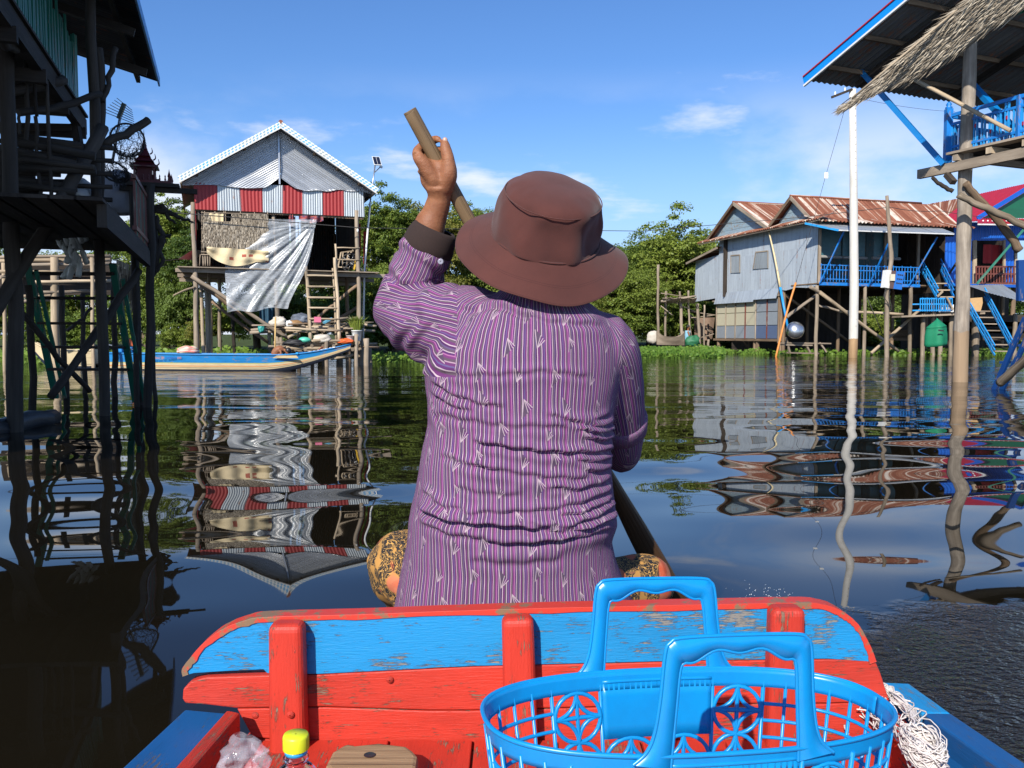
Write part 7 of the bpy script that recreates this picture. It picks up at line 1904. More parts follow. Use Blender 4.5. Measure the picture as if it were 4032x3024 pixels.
def crumpled_bag():
    c = PZ(zI(965, 1265), .43); m = MB()
    def f(u, v):
        a = u * 2 * math.pi; r = .030 * math.sin(math.pi * (.08 + .84 * v)) ** .7
        q = Vector((math.cos(a) * r, math.sin(a) * r * .8, -.05 + .10 * v)); k = 1 + .9 * mnoise.noise(q * 34) + .45 * mnoise.noise(q * 85)
        return c + Vector((q.x * k, q.y * k, q.z * (1 + .25 * mnoise.noise(q * 26))))
    m.grid(f, 44, 30, smooth=False)
    q0 = PZ(zI(900, 1125), .47)
    n = NT('thin_film'); w = n.noise(n.coord('Object'), 70, 4)
    fm = n.done(n.node('ShaderNodeMixShader', _0=.17, _1=n.node('ShaderNodeBsdfTransparent').outputs[0], _2=n.bsdf((.75, .74, .80), .12, nrm=n.bump(w, .6, .004), spec=1.0)).outputs[0])
    thing(m, 'plastic_bag', fm, 'crumpled clear plastic bag beside the water bottle', 'bag')
crumpled_bag()
q = [PZ(zI(*k), FLOOR_Z + .05) for k in ((1500, 1210), (1545, 1120), (1640, 1062), (1700, 1075), (1860, 1058), (2040, 1080), (2085, 1110), (2120, 1150), (2100, 1290), (1560, 1290))]
t_ = root('wood_block', mid(q[0], q[6]) - Vector((0, 0, .05)), 'rough brown wood block with a hole lying against the bulkhead', 'wood block', None)
MB().prism([p - Vector((0, 0, .04)) for p in q], (0, 0, .04)).build('block', wood('block_wood', (.17, .095, .045), (.36, .23, .125), 2.2), t_, .006)
h_ = PZ(zI(1795, 1145), FLOOR_Z + .0512); MB().lathe([(.001, 0), (.0075, 0.0), (.0085, .0006)], h_, 14).build('hole', M['black'], t_)
def netting():
    t = root('fishing_net', PZ(zK(1420, 1350), zgR), 'tangle of white net yarn lying on the right gunwale', 'fishing net', None)
    r = random.Random(12); n = NT('white_yarn'); a = n.noise(n.coord('Object'), 200, 3)
    yarn = n.done(n.bsdf(n.mix(a, (.72, .67, .62), (.50, .44, .42)), .95))
    def clump(c, size, cnt, nm, rad=.0014, flat=.5, ax=None):
        m = MB(); ax = ax or Matrix.Identity(3)
        for k in range(cnt):
            pts = []; a0 = r.uniform(0, 6.28); ph = r.uniform(0, 6.28); ee = r.uniform(.6, 1.05); tilt = r.gauss(0, .35)
            nn = 12; span = r.uniform(1.5, 5.5)
            for i in range(nn):
                a = a0 + span * i / nn
                q = Vector((math.cos(a) * size[0] * ee, math.sin(a) * size[1] * ee, (math.sin(a * 2 + ph) * .35 + tilt) * size[2]))
                q += Vector((r.gauss(0, .05) * size[0], r.gauss(0, .05) * size[1], r.gauss(0, .12) * size[2]))
                pts.append(c + ax @ q)
            m.tube(pts, rad * r.uniform(.7, 1.4), 4, caps=False, sub=2)
        return tag(m.build(nm, yarn, t), kind='stuff')
    c1 = PZ(zK(1435, 1345), zgR + .012); clump(c1, (.027, .042, .022), 90, 'net_bundle', .0011)
    m = MB().ball(c1 - Vector((0, 0, .01)), (.023, .036, .014), 18, 10); m.v = [tuple(Vector(v) * 1 + Vector((0, 0, .008 * mnoise.noise(Vector(v) * 40)))) for v in m.v]; m.build('net_core', yarn, t)
    path = [PZ(zK(*k), zgR - .01) for k in ((900, 930), (980, 1000), (1060, 1070), (1150, 1150), (1230, 1240))]
    mm = MB()
    for k in range(95):
        pts = [p + Vector((r.gauss(0, .012), r.gauss(0, .012), r.gauss(0, .008) + .006)) for p in path]
        i0 = r.randint(0, 2); mm.tube(pts[i0:i0 + 3], .0013, 4, caps=False, sub=4)
    tag(mm.build('net_strands', yarn, t), kind='stuff')
    mm = MB(); path2 = [PZ(zK(*k), zgR + .006) for k in ((1060, 850), (1150, 900), (1190, 930), (1250, 1000), (1330, 1050), (1350, 1130))]
    for k in range(26): mm.tube([p + Vector((r.gauss(0, .006), r.gauss(0, .006), r.gauss(0, .003))) for p in path2], .0012, 4, caps=False, sub=4)
    for q in ([(860, 1250), (830, 1190), (870, 1140), (910, 1120)], [(700, 1090), (800, 1070), (880, 1085)], [(1340, 1120), (1370, 1150), (1360, 1180)], [(1230, 940), (1270, 950), (1290, 985), (1340, 1000)]): mm.tube([PZ(zK(*k), zgR - .04 if k[0] < 1000 else zgR + .01) for k in q], .0016, 5, sub=4)
    tag(mm.build('loose_strands', yarn, t), kind='stuff')
zgR = P(zI(885, 800), 1.33).z - .01
netting()

m = MB(); r_ = random.Random(21)
for k in range(60):
    c = P((3010 + r_.gauss(0, 60), 2360 - abs(r_.gauss(0, 26))), 2.25 + r_.uniform(-.1, .25)); m.ball(c, r_.uniform(.0006, .0017), 6, 5)
n = NT('water_drop'); tag(m.build('splash_drops', n.done(n.bsdf((1, 1, 1), .0, IOR=1.33, Transmission_Weight=.8, spec=1.0))), 'drops of water thrown up by the paddle', 'water drops', None, 'stuff')
# ================================================================== the rower
n = NT('shirt_print')                                            # thin multicoloured stripes with little fans of lines
uvn = n.coord('UV'); s_ = n.node('ShaderNodeSeparateXYZ', Vector=uvn); U, V_ = s_.outputs[0], s_.outputs[1]
wobble = n.noise(n.mapping(uvn, (60, 22, 1)), 1.0, 2)
U2 = n.math('ADD', U, n.math('MULTIPLY', n.math('SUBTRACT', wobble, .5), .0022))
stops = [(0, (.050, .012, .075)), (.06, (.56, .43, .46)), (.10, (.125, .026, .125)), (.20, (.095, .075, .085)), (.29, (.56, .45, .48)), (.325, (.085, .018, .12)), (.40, (.105, .095, .22)), (.445, (.125, .026, .125)), (.53, (.50, .34, .41)), (.565, (.10, .075, .09)), (.65, (.17, .032, .155)), (.73, (.42, .15, .32)), (.77, (.072, .016, .11)), (.84, (.54, .43, .46)), (.875, (.09, .07, .09)), (.95, (.10, .075, .165))]
PERIOD = .0305
fr = n.math('FRACT', n.math('DIVIDE', U2, PERIOD))
stripe = n.ramp(fr, stops, 'CONSTANT')
# fans: lattice cells alternately pointing up and down
CW, CH = .062, .056
row = n.math('FLOOR', n.math('DIVIDE', V_, CH))
ush = n.math('ADD', U, n.math('MULTIPLY', row, CW * .37))
cell = n.math('FLOOR', n.math('DIVIDE', ush, CW))
lx_ = n.math('SUBTRACT', ush, n.math('MULTIPLY', n.math('ADD', cell, .38), CW))
ly_ = n.math('SUBTRACT', V_, n.math('MULTIPLY', n.math('ADD', row, .5), CH))
wn_ = n.node('ShaderNodeTexWhiteNoise', Vector=n.node('ShaderNodeCombineXYZ', X=cell, Y=row, Z=1.7).outputs[0])
hsx = n.node('ShaderNodeSeparateXYZ', Vector=wn_.outputs['Color'])
lx_ = n.math('ADD', lx_, n.math('MULTIPLY', n.math('SUBTRACT', hsx.outputs[0], .5), .026)); ly_ = n.math('ADD', ly_, n.math('MULTIPLY', n.math('SUBTRACT', hsx.outputs[1], .5), .020))
par = n.math('MODULO', n.math('ABSOLUTE', n.math('ADD', cell, row)), 2.0)
flip = n.math('SUBTRACT', n.math('MULTIPLY', n.math('GREATER_THAN', par, .5), 2.0), 1.0)
lyf = n.math('ADD', n.math('MULTIPLY', ly_, flip), .015)
ang = n.math('ARCTAN2', lx_, lyf)
rad = n.math('SQRT', n.math('ADD', n.math('MULTIPLY', lx_, lx_), n.math('MULTIPLY', lyf, lyf)))
edge = n.math('ADD', n.math('MULTIPLY', lyf, .55), n.math('MULTIPLY', lx_, .75))
inside = n.math('MULTIPLY', n.math('MULTIPLY', n.math('GREATER_THAN', ang, -.10), n.math('LESS_THAN', ang, .72)), n.math('LESS_THAN', edge, n.math('ADD', .0130, n.math('MULTIPLY', hsx.outputs[2], .0075))))
ln = None
for a0, w0 in ((-.085, .0009), (.25, .0006), (.47, .0006), (.68, .0009)):
    q_ = n.math('LESS_THAN', n.math('ABSOLUTE', n.math('MULTIPLY', n.math('SUBTRACT', ang, a0), rad)), w0); ln = q_ if ln is None else n.math('MAXIMUM', ln, q_)
fan = n.mix(ln, n.mix(n.math('GREATER_THAN', ang, .36), (.075, .055, .085), (.12, .022, .14)), (.46, .37, .39))
rim = n.math('GREATER_THAN', edge, .0150)
cc = n.mix(inside, stripe, fan)
weave = n.noise(n.mapping(uvn, (900, 900, 1)), 1.0, 1)
fade = n.noise(n.mapping(uvn, (9, 6, 1)), 1.0, 3); cc = n.mix(n.rng(weave, .3, .7, 0, .30), cc, n.mix(.5, cc, (.02, .01, .03))); cc = n.mix(n.rng(fade, .3, .7, .10, .34), cc, (.125, .06, .12))
M['shirt'] = n.done(n.bsdf(cc, .85, nrm=n.bump(weave, .12, .0006), spec=.15))
n = NT('hat_cloth'); po = n.coord('Object'); we = n.noise(n.mapping(po, (700, 700, 240)), 1.0, 2); big = n.noise(po, 14, 4)
uvn = n.coord('UV'); vv = n.node('ShaderNodeSeparateXYZ', Vector=uvn).outputs[1]
def line(x, w): return n.math('LESS_THAN', n.math('ABSOLUTE', n.math('SUBTRACT', vv, x)), w)
st = None
for x in (.965, .70, .665): st = line(x, .0035) if st is None else n.math('MAXIMUM', st, line(x, .0035))
hc = n.mix(n.rng(big, .3, .7), (.090, .031, .025), (.066, .024, .020)); hc = n.mix(n.rng(we, .35, .65, 0, .35), hc, (.075, .028, .024)); hc = n.mix(n.math('MULTIPLY', st, .75), hc, (.045, .016, .015))
M['hat'] = n.done(n.bsdf(hc, .92, nrm=n.bump(n.math('ADD', we, n.math('MULTIPLY', st, -2.)), .22, .0012), spec=.15, Sheen_Weight=.15))
n = NT('cuff_cloth'); M['cuff'] = n.done(n.bsdf(n.mix(n.noise(n.coord('Object'), 300, 2), (.018, .009, .007), (.032, .017, .013)), .95))
n = NT('batik'); po = n.coord('Object')                          # dark cloth with ochre scrolls and red flowers
d1 = n.noise(po, 16, 2, .5, 2.6); sc = n.math('ABSOLUTE', n.math('SUBTRACT', n.math('FRACT', n.math('MULTIPLY', d1, 7.5)), .5))
d2 = n.noise(po, 34, 2, .5, 3.0); s2 = n.math('ABSOLUTE', n.math('SUBTRACT', n.math('FRACT', n.math('MULTIPLY', d2, 5.0)), .5))
lines = n.math('MAXIMUM', n.math('LESS_THAN', sc, .075), n.math('LESS_THAN', s2, .065))
bc = n.mix(lines, (.012, .011, .012), (.52, .28, .07)); fill = n.noise(po, 26, 1)
bc = n.mix(n.rng(fill, .585, .61), bc, (.42, .21, .05)); fl = n.noise(n.mapping(po, (1, 1, 1), (3, 7, 1)), 11, 1)
bc = n.mix(n.math('MULTIPLY', n.rng(fl, .60, .63), .9), bc, n.mix(n.rng(fill, .4, .6), (.62, .09, .03), (.55, .16, .08)))
M['batik'] = n.done(n.bsdf(bc, .9))

def vnoise(p, seed):
    """smooth pseudo-noise in -1..1 for an (n, 3) array"""
    rs = np.random.RandomState(seed); out = np.zeros(len(p))
    for k in range(7):
        d = rs.normal(size=3); d = d / np.linalg.norm(d) * rs.uniform(.7, 1.5) * 2.6
        out += np.sin(p @ d + rs.uniform(0, 6.28) + 1.3 * np.sin(p @ rs.normal(size=3) * 1.4))
    return out / 4.2
poleA = P((1622, 452), 1.74); poleB = P((2655, 2360), 2.12)
pd = (poleB - poleA).normalized()
def on_pole(px): # point of the shaft seen at column px
    best = min(np.linspace(0, 1, 801), key=lambda f: abs((lambda q: 2016 + FPX * (q.x) / ((q - CAM).dot(_f)))(poleA.lerp(poleB, f)) - px)); return poleA.lerp(poleB, best)

def torso_rings(grow):
    lev = [(2470, 1545, 2540, 1.775, .165), (2394, 1553, 2505, 1.775, .163), (2280, 1572, 2450, 1.77, .155), (2198, 1588, 2425, 1.765, .147), (2125, 1605, 2405, 1.755, .140), (2060, 1610, 2428, 1.755, .142), (1995, 1620, 2422, 1.75, .138), (1914, 1637, 2412, 1.745, .135),
           (1830, 1652, 2405, 1.74, .134), (1759, 1665, 2405, 1.738, .133), (1670, 1684, 2410, 1.735, .132), (1556, 1678, 2425, 1.73, .131), (1458, 1668, 2440, 1.725, .130), (1380, 1690, 2440, 1.722, .126), (1310, 1735, 2425, 1.72, .116), (1250, 1800, 2385, 1.718, .102), (1200, 1880, 2325, 1.716, .086), (1150, 1965, 2255, 1.715, .070), (1090, 1990, 2240, 1.70, .062)]
    out = []
    for py, xl, xr, Y, hd in lev:
        a, b = P((xl, py), Y), P((xr, py), Y); out.append(((a + b) / 2, (b - a).length / 2 - grow, hd - grow))
    return out
def ring_loft(m, rings, n=40, pw=2.35):
    vs, fs = [], []
    for c, hw, hd in rings:
        for k in range(n):
            t = 2 * math.pi * k / n; cs, sn = math.cos(t), math.sin(t)
            vs.append(c + Vector((math.copysign(abs(cs) ** (2 / pw), cs) * hw, math.copysign(abs(sn) ** (2 / pw), sn) * hd, 0)))
    for i in range(len(rings) - 1):
        for k in range(n): fs.append((i * n + k, (i + 1) * n + k, (i + 1) * n + (k + 1) % n, i * n + (k + 1) % n))
    fs.append(tuple(range(n))); fs.append(tuple((len(rings) - 1) * n + k for k in reversed(range(n))))
    m.add(vs, fs)
LSH, LEL, LCU = P((1850, 1285), 1.735), P((1585, 1222), 1.83), P((1690, 960), 1.80)
RSH, RMI, REL = P((2375, 1385), 1.735), P((2432, 1565), 1.80), P((2452, 1745), 1.90)
def sleeves(m, g):
    m.tube([P((1930, 1330), 1.73), LSH, mid(LSH, LEL, .55) + Vector((0, 0, -.012)), LEL, mid(LEL, LCU, .45), LCU], [.085 - g, .083 - g, .081 - g, .062 - g, .056 - g, .0535 - g], 20, sub=6)
    m.tube([LSH + Vector((.01, 0, -.03)), mid(LSH, LEL, .5) + Vector((0, 0, -.028)), LEL + Vector((.01, 0, -.004))], [.075 - g, .074 - g, .058 - g], 16, sub=4)
    m.tube([P((2310, 1380), 1.73), RSH, RMI, REL] + ([P((2446, 1795), 1.99)] if g == 0 else []), [.082 - g, .074 - g, .059 - g, .045 - g] + ([.043] if g == 0 else []), 18, sub=5)

def rower():
    org = Vector((.03, 1.78, .44)); inv = Matrix.Translation(-org)
    # ---- body: one continuous surface
    m = MB(); ring_loft(m, torso_rings(.016)[:-1])
    neck, head = P((2140, 1150), 1.72), P((2130, 985), 1.735)
    m.tube([neck - Vector((0, 0, .05)), neck, head], [.06, .052, .055], 14, sub=3)
    m.ball(head + Vector((0, .01, .0)), (.074, .09, .095), 22, 16)
    m.ball(head + Vector((0, .055, -.055)), (.05, .045, .05), 14, 10)                     # jaw
    m.tube([head + Vector((0, .093, .025)), head + Vector((0, .113, -.012))], [.010, .016], 8)   # nose
    for s in (-1, 1):
        m.ball(head + Vector((s * .077, .005, -.01)), (.010, .022, .032), 8, 8); m.ball(head + Vector((s * .033, .082, .022)), (.014, .012, .010), 8, 6)
    m.ball(head + Vector((0, .098, -.045)), (.024, .010, .009), 10, 6)
    sleeves(m, .014)
    # forearm and hand that grips the shaft from this side
    web = on_pole(zE(545, 460)[0]); R_ = .0142
    cdir = (CAM - web).normalized(); near = (cdir - pd * cdir.dot(pd)).normalized(); left = near.cross(pd).normalized()
    if left.x > 0: left = -left
    def rp(s, deg, r):
        a = R(deg); return web + pd * s + (near * math.cos(a) + left * math.sin(a)) * r
    wrist = P(zE(578, 745), 1.785)
    m.tube([mid(LEL, LCU, .6), P(zE(505, 960), 1.80), P(zE(545, 860), 1.795), wrist, P(zE(572, 660), 1.775)], [.036, .034, .0275, .0245, .030], 16, sub=5)
    SI = (-.026, -.003, .019, .040); RF = (.0092, .0092, .0087, .0075); END = (262, 248, 248, 268)
    for i in range(4):
        kn = rp(SI[i] + .006, 62 - 6 * i, R_ + .020)
        m.tube([P(zE(570, 690), 1.778), mid(P(zE(560, 640), 1.775), kn, .5) + near * .006, kn], [.020, .0165, .0118], 10, sub=4)
        pts = [kn] + [rp(SI[i] + .004 * math.cos(R(a)), a, R_ + RF[i] * (1.25 if a < 110 else .95)) for a in np.linspace(92, END[i], 7)]
        m.tube(pts, [RF[i] * 1.22, RF[i] * 1.12, RF[i] * 1.05, RF[i] * 1.08, RF[i], RF[i] * 1.0, RF[i] * .92, RF[i] * .78], 10, sub=2); m.ball(pts[-1], RF[i] * .82, 8, 6)
    th = [P(zE(610, 680), 1.772), P(zE(640, 590), 1.757), P(zE(640, 500), 1.752), P(zE(622, 425), 1.752), P(zE(613, 378), 1.754)]
    m.tube(th, [.021, .0185, .0135, .0125, .0098], 12, sub=4); m.ball(th[-1], .0098, 10, 8)
    m.tube([P(zE(470, 600), 1.770), P(zE(520, 520), 1.768), P(zE(600, 560), 1.762)], [.017, .015, .016], 10, sub=3)      # web of skin
    m.ball(P(zE(560, 610), 1.776), (.036, .022, .034), 16, 12)
    # right arm: down and forward to the lower grip
    g2 = on_pole(2330); 
    m.tube([RMI, REL, mid(REL, g2, .5) + Vector((.03, 0, 0)), g2 + Vector((.012, -.030, .012))], [.05, .042, .034, .025], 14, sub=4)
    m.ball(g2 + Vector((.004, -.026, .0)), (.034, .018, .038), 14, 10)
    nr2 = (Vector((0, -1, 0)) - pd * Vector((0, -1, 0)).dot(pd)).normalized(); lf2 = nr2.cross(pd).normalized()
    for i in range(4):
        s = -.03 + i * .021; q = [g2 + pd * s + (nr2 * math.cos(R(a)) - lf2 * math.sin(R(a))) * (.0142 + .010) for a in np.linspace(40, 280, 9)]
        m.tube(q, [.0105] * 4 + [.0095] * 3 + [.009, .0075], 8, sub=2)
    q = [g2 + pd * (-.035 - .012 * k) + (nr2 * math.cos(R(a)) - lf2 * math.sin(R(a))) * .026 for k, a in enumerate((-20, -45, -75, -100))]; m.tube([g2 + Vector((0, -.02, 0))] + q, [.016, .013, .012, .011, .0085], 8, sub=3)
    # legs folded under the cloth, feet forward
    for pts, rr in (((P((1790, 2380), 1.80), P((1600, 2235), 1.86), P((1660, 2440), 2.02), P((1900, 2470), 2.02)), [.09, .062, .05, .04]), ((P((2300, 2390), 1.80), P((2525, 2305), 1.93), P((2420, 2450), 2.04), P((2150, 2470), 2.0)), [.09, .052, .048, .04])):
        m.tube(list(pts), rr, 14, sub=5)
    for px, D in ((1930, 2.03), (2120, 2.05)): m.tube([P((px - 40, 2490), D), P((px + 60, 2500), D + .02)], [.035, .028], 10)
    me = remesh(m, 'person', M['skin'], .0034, 5, inv=inv)
    o = link_mesh(me, 'person'); o.location = org; ROOTM[o.name] = inv
    tag(o, 'rower seen from behind in purple striped shirt and brown hat, raising a paddle', 'person')
    # ---- hair at the nape
    MB().ball(head + Vector((0, -.012, .012)), (.078, .085, .085), 20, 14).tube([head + Vector((0, -.05, -.05)), neck + Vector((0, -.045, .0))], [.045, .03], 12).build('hair', M['hair'], o)
    # ---- finger nails of thumb and index
    nl = plain('nail', (.50, .30, .22), .3, var=.05)
    MB().ball(th[-1] + Vector((.001, -.004, .0065)), (.0055, .0035, .0058), 10, 8).build('nail', nl, o)
    # ---- shirt
    m = MB(); ring_loft(m, torso_rings(0.)); sleeves(m, 0.)
    me = remesh(m, 'shirt', M['shirt'], .0050, 10)
    nv = len(me.vertices); co = np.empty(nv * 3, np.float32); me.vertices.foreach_get('co', co); co = co.reshape(-1, 3)
    no = np.empty(nv * 3, np.float32); me.vertices.foreach_get('normal', no); no = no.reshape(-1, 3)
    back = np.clip(-no[:, 1] * 1.4 + .35, 0, 1); disp = np.zeros(nv)
    D0 = 1.60
    def fold(pts, amp, w, ends=.02):
        """a fold of cloth along a line given in the picture of the back, lip above, hollow below"""
        q = [P(zL(*k), D0) for k in pts]; xs = [p.x for p in q]; zs = [p.z for p in q]
        zf = np.interp(co[:, 0], xs, zs) + .0016 * np.sin(co[:, 0] * 120 + amp * 9000)
        win = np.clip((co[:, 0] - xs[0]) / ends + .5, 0, 1) * np.clip((xs[-1] - co[:, 0]) / ends + .5, 0, 1)
        win = win * win * (3 - 2 * win); d = co[:, 2] - zf
        return amp * win * (np.exp(-((d - w * .75) / w) ** 2) - .95 * np.exp(-((d + w * .25) / (w * .55)) ** 2) + .45 * np.exp(-((d + w * 1.7) / (w * 1.2)) ** 2))
    F = [([(420, 440), (560, 465), (760, 462), (980, 445), (1180, 470)], .0030, .008), ([(425, 510), (520, 560), (640, 600), (770, 620)], .0048, .008), ([(420, 560), (500, 610), (620, 640)], .004, .007), ([(440, 660), (620, 690), (800, 715), (960, 712), (1080, 720)], .0032, .009),
         ([(640, 790), (820, 818), (1000, 840), (1180, 850), (1340, 862)], .0075, .008), ([(1120, 690), (1230, 720), (1345, 715)], .0065, .006), ([(1150, 730), (1260, 758), (1350, 752)], .0075, .006), ([(1180, 775), (1270, 800), (1345, 790)], .0065, .006), ([(1000, 660), (1150, 690), (1300, 680)], .004, .007),
         ([(600, 905), (800, 935), (1000, 965), (1190, 978)], .0045, .009), ([(1180, 930), (1260, 960), (1320, 950)], .0055, .007), ([(470, 870), (640, 905), (760, 920)], .0032, .008),
         ([(375, 1060), (480, 1110), (620, 1140), (800, 1135), (980, 1125), (1150, 1100), (1320, 1060)], .0050, .009), ([(360, 1150), (480, 1180), (620, 1192), (760, 1200), (900, 1212), (1060, 1228), (1200, 1222), (1335, 1195)], .0105, .009),
         ([(900, 1180), (1050, 1205), (1200, 1180), (1330, 1140)], .0075, .008), ([(1050, 1150), (1180, 1140), (1325, 1095)], .0065, .007), ([(420, 1100), (520, 1150), (640, 1160)], .0055, .007), ([(690, 1285), (850, 1292), (1020, 1275), (1180, 1255), (1300, 1245)], .0070, .010), ([(380, 1210), (520, 1255), (680, 1262)], .0042, .009), ([(620, 1370), (820, 1388), (1050, 1370)], .0030, .012),
         ([(560, 130), (640, 150), (720, 120), (800, 150), (900, 190)], .0045, .008), ([(760, 120), (860, 165), (1000, 205), (1250, 222)], .0038, .008), ([(1000, 1010), (1150, 1030), (1310, 1010)], .0045, .008), ([(390, 600), (450, 700), (470, 740)], .004, .012), ([(540, 1020), (700, 1045), (860, 1050)], .0028, .010), ([(1120, 870), (1230, 900), (1330, 890)], .0050, .007)]
    tx = (co[:, 0] > P((1640, 1500), 1.7).x)
    for f in F: disp += 1.4 * fold(*f) * back * tx
    # creases of the raised sleeve run round the arm; a general softness everywhere
    def seg(p, a, b):
        a, b = np.array(a), np.array(b); d = b - a; t = np.clip(((p - a) @ d) / (d @ d), 0, 1); q = a + t[:, None] * d
        return np.linalg.norm(p - q, axis=1), t
    du, tu = seg(co, LSH, LEL); df, tf = seg(co, LEL, LCU)
    arm = (co[:, 0] < P((1810, 1300), 1.72).x) & (co[:, 2] > P((1700, 1470), 1.72).z)
    fore = arm & (df / .056 < du / .08)
    kk = np.where(fore, tf, 1 - tu); ww = np.where(fore, np.sin(tf * 17 + 5 * vnoise(co * 14, 1)), np.sin(tu * 16 + 5 * vnoise(co * 12, 2)))
    disp += np.where(arm, .0048 * ww * (.35 + .9 * (1 - np.abs(2 * kk - 1))) + .0035 * vnoise(co * 26, 3), 0)
    disp += .0016 * vnoise(co * np.array([7, 7, 12]), 4) + .0005 * vnoise(co * np.array([30, 30, 40]), 5)
    co2 = co + no * disp[:, None]
    # cloth coordinates in metres: up the back, along the sleeve
    xc = .045; hw = .232
    uT = .205 * np.arctan2((co[:, 0] - xc) / .235, -(co[:, 1] - 1.745) / .14); vT = co[:, 2]
    def armuv(a, b, r, off):
        a, b = np.array(a), np.array(b); d = (b - a) / np.linalg.norm(b - a); y = np.array([0, -1., 0]); y -= d * (y @ d); y /= np.linalg.norm(y); x = np.cross(d, y)
        q = co - a; return np.arctan2(q @ x, q @ y) * r + off, q @ d
    uU, vU = armuv(LSH, LEL, .075, .4); uF, vF = armuv(LEL, LCU, .055, .9); uR, vR = armuv(RSH, REL, .068, 1.3)
    nl_ = len(me.loops); li = np.empty(nl_, np.int32); me.loops.foreach_get('vertex_index', li); nf = len(me.polygons)
    ls = np.empty(nf, np.int32); me.polygons.foreach_get('loop_start', ls); lt = np.empty(nf, np.int32); me.polygons.foreach_get('loop_total', lt)
    first = li[ls]; dr, tr_ = seg(co, RSH, REL); rarm = (co[:, 0] > P((2428, 1500), 1.74).x) & (co[:, 2] > P((2430, 1850), 1.8).z)
    cls = np.where(fore[first], 2, np.where(arm[first], 1, np.where(rarm[first], 3, 0))); lc = np.repeat(cls, lt)
    uv = np.stack([np.choose(lc, [uT[li], uU[li], uF[li], uR[li]]), np.choose(lc, [vT[li], vU[li], vF[li], vR[li]])], 1).astype(np.float32)
    lay = me.uv_layers.new(name='UVMap'); lay.data.foreach_set('uv', uv.ravel())
    me.vertices.foreach_set('co', co2.astype(np.float32).ravel()); me.transform(inv); me.update()
    sh = link_mesh(me, 'shirt', o)
    # collar, cuff, button
    ax = (LCU - LEL).normalized()
    cz = ax.to_track_quat('Z', 'Y').to_matrix()
    MB().lathe([(.037, .050), (.043, .052), (.048, .046), (.0520, .034), (.0550, .016), (.0555, .003), (.0535, -.001), (.049, .002), (.043, .03), (.037, .046)], LCU - ax * .016, 40, axis=cz).build('cuff_lining', M['cuff'], o)
    bp = P(zE(585, 1188), 1.745); MB().lathe([(.001, .002), (.003, .002), (.0052, .003), (.006, .0015), (.0062, 0)], bp, 18, axis=(CAM - bp).to_track_quat('Z', 'Y').to_matrix()).build('button', plain('button', (.30, .30, .36), .25), o)
    # rolled cuff of the right sleeve
    c2 = P((2490, 1640), 1.80); ax2 = (REL - RMI).normalized().to_track_quat('Z', 'Y').to_matrix()
    fl = MB().lathe([(.046, -.02), (.057, -.02), (.060, -.014), (.057, .02), (.053, .023), (.046, .02)], mid(RMI, REL, .55), 30, axis=ax2); fb = fl.build('rolled_cuff', M['shirt'], o)
    # ---- batik cloth over hips and knees
    m = MB()
    m.tube([P((1800, 2400), 1.80), P((1680, 2270), 1.83), P((1583, 2225), 1.86), P((1620, 2330), 1.93), P((1660, 2460), 2.0)], [.105, .095, .080, .068, .06], 20, sub=5)
    m.tube([P((2290, 2420), 1.80), P((2430, 2330), 1.87), P((2533, 2298), 1.93), P((2480, 2400), 2.0), P((2400, 2470), 2.03)], [.10, .078, .068, .06, .055], 18, sub=5)
    m.tube([P((1760, 2450), 1.80), P((2340, 2450), 1.80)], [.12, .12], 16); m.tube([P((1700, 2480), 2.0), P((2400, 2480), 2.02)], [.055, .055], 12)
    me = remesh(m, 'sarong', M['batik'], .006, 8); nv = len(me.vertices)
    c_ = np.empty(nv * 3, np.float32); me.vertices.foreach_get('co', c_); c_ = c_.reshape(-1, 3); n_ = np.empty(nv * 3, np.float32); me.vertices.foreach_get('normal', n_); n_ = n_.reshape(-1, 3)
    c_ = c_ + n_ * (.004 * vnoise(c_ * 14, 8) + .0022 * np.sin(c_[:, 2] * 90 + c_[:, 0] * 40))[:, None]; me.vertices.foreach_set('co', c_.astype(np.float32).ravel())
    me.transform(inv); link_mesh(me, 'sarong', o)
    # ---- hat
    hc_ = P((2148, 928), 1.715)
    up = (Matrix.Rotation(R(11), 3, 'Y') @ Matrix.Rotation(R(32), 3, 'X')) @ Vector((0, 0, 1))
    fwd = Vector((.05, 1, 0)); fwd = (fwd - up * fwd.dot(up)).normalized(); rt = fwd.cross(up)
    hp = lambda x, y, z: hc_ + rt * x + fwd * y + up * z
    prof = [(.0001, .111), (.03, .1105), (.056, .1075), (.076, .1010), (.0880, .0940), (.0955, .0855), (.0995, .0780), (.1015, .071), (.1040, .057), (.1065, .040), (.1085, .018), (.1098, .004), (.1105, -.001), (.1125, -.0005), (.119, -.005), (.13, -.011), (.143, -.0178), (.156, -.025), (.167, -.031), (.174, -.035), (.1765, -.0365), (.176, -.039), (.16, -.032), (.125, -.014), (.107, -.004)]
    N = 110; vs, fs, us = [], [], []
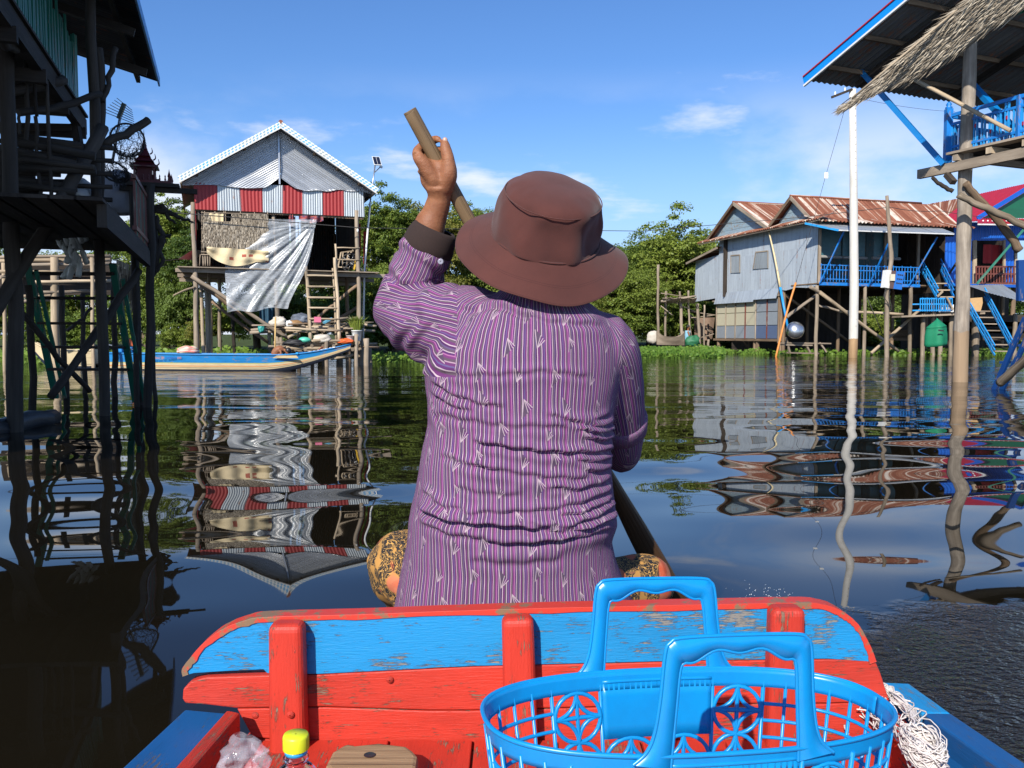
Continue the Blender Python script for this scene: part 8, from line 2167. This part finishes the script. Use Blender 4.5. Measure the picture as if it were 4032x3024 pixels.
    for i, (r, z) in enumerate(prof):
        for k in range(N):
            a = 2 * math.pi * k / N; cs, sn = math.cos(a), math.sin(a)
            ex_, ey_ = r, r * (1.08 if r < .111 else 1.0 + .08 * max(0, (.15 - r) / .04))
            x, y, zz = cs * ex_, sn * ey_, z
            if r > .111: zz += (r - .111) * (-.22 * (sn < 0) * abs(sn) + .06 * math.cos(2 * a + .5) + .09 * math.sin(3 * a + 1)) + .0018 * math.sin(7 * a) * (r - .1) / .07
            else:
                q = Vector((x, y, z)) * 17; dd = .0075 * mnoise.noise(q) + .0035 * mnoise.noise(q * 2.3)
                dent = math.exp(-((a - 4.9) / .5) ** 2) * math.exp(-((z - .055) / .03) ** 2) * .012 + math.exp(-((a - 5.9) / .35) ** 2) * math.exp(-((z - .04) / .03) ** 2) * .012 + math.exp(-((a - 4.2) / .4) ** 2) * math.exp(-((z - .075) / .02) ** 2) * .007
                f = 1 + (dd - dent) / max(r, .03); x *= f; y *= f; zz += .004 * mnoise.noise(q * .8 + Vector((9, 0, 0))) * (1 if z > .09 else 0)
            vs.append(hp(x, y, zz))
    for i in range(len(prof) - 1):
        for k in range(N):
            k2 = (k + 1) % N; fs.append((i * N + k, i * N + k2, (i + 1) * N + k2, (i + 1) * N + k))
            def vv_(r, z, i): return .0 if r < .11 and i < 13 else min(.99, .3 + (r - .111) / .0655 * .69) if i < 21 else .5
            a_, b_ = vv_(*prof[i], i), vv_(*prof[i + 1], i + 1); us.append([(k / N, a_), ((k + 1) / N, a_), ((k + 1) / N, b_), (k / N, b_)])
    mb = MB(); mb.add(vs, fs, us, True); hat = mb.build('hat', M['hat'], o)
    sm = hat.modifiers.new('sub', 'SUBSURF'); sm.levels = 1; sm.render_levels = 1
    ring = lambda r, z, ell: [hp(math.cos(a) * r, math.sin(a) * r * ell, z) for a in np.linspace(0, 2 * math.pi, 90)]
    MB().tube(ring(.1098, .0015, 1.08), .0022, 6, caps=False).build('hat_seam', M['hat'], hat); MB().tube(ring(.0958, .0855, 1.08), .0011, 6, caps=False).build('hat_seam', M['hat'], hat)
    return o
ROWER = rower()
def paddle():
    t = root('paddle', poleB - Vector((0, 0, .4)), 'long wooden paddle held upright by the rower', 'paddle', None)
    w = wood('paddle_wood', (.16, .10, .052), (.27, .185, .10), .8, .55); w2 = wood('wet_blade', (.05, .026, .014), (.10, .055, .028), .8, .35)
    end = poleB + pd * .55; s0 = poleA.lerp(poleB, .66)
    m = MB(); m.tube([poleA, poleA.lerp(poleB, .02), poleA.lerp(poleB, .3), s0], [.0138, .0142, .0146, .0155], 18, sub=4); m.build('shaft', w, t, .0015)
    b = MB(); sd = pd.cross(Vector((0, 1, 0))).normalized(); nn = sd.cross(pd)
    rows = [(.0, .0145, .0145), (.10, .019, .013), (.22, .026, .011), (.36, .031, .009), (.70, .037, .008), (1.0, .040, .007), (1.0, .02, .004)]
    L = (end - s0).length; vs, fs = [], []
    for f, ww, tt in rows:
        for k in range(16):
            a = 2 * math.pi * k / 16; vs.append(s0 + pd * (f * L) + sd * (math.cos(a) * ww) + nn * (math.sin(a) * tt))
    for i in range(len(rows) - 1):
        for k in range(16): fs.append((i * 16 + k, i * 16 + (k + 1) % 16, (i + 1) * 16 + (k + 1) % 16, (i + 1) * 16 + k))
    fs.append(tuple(96 + k for k in range(16)))
    b.add(vs, fs, [[(0, 0), (0, .01), (.1, .01), (.1, 0)]] * (len(fs) - 1) + [[(0, 0)] * 16], True); b.build('blade', w2, t)
paddle()
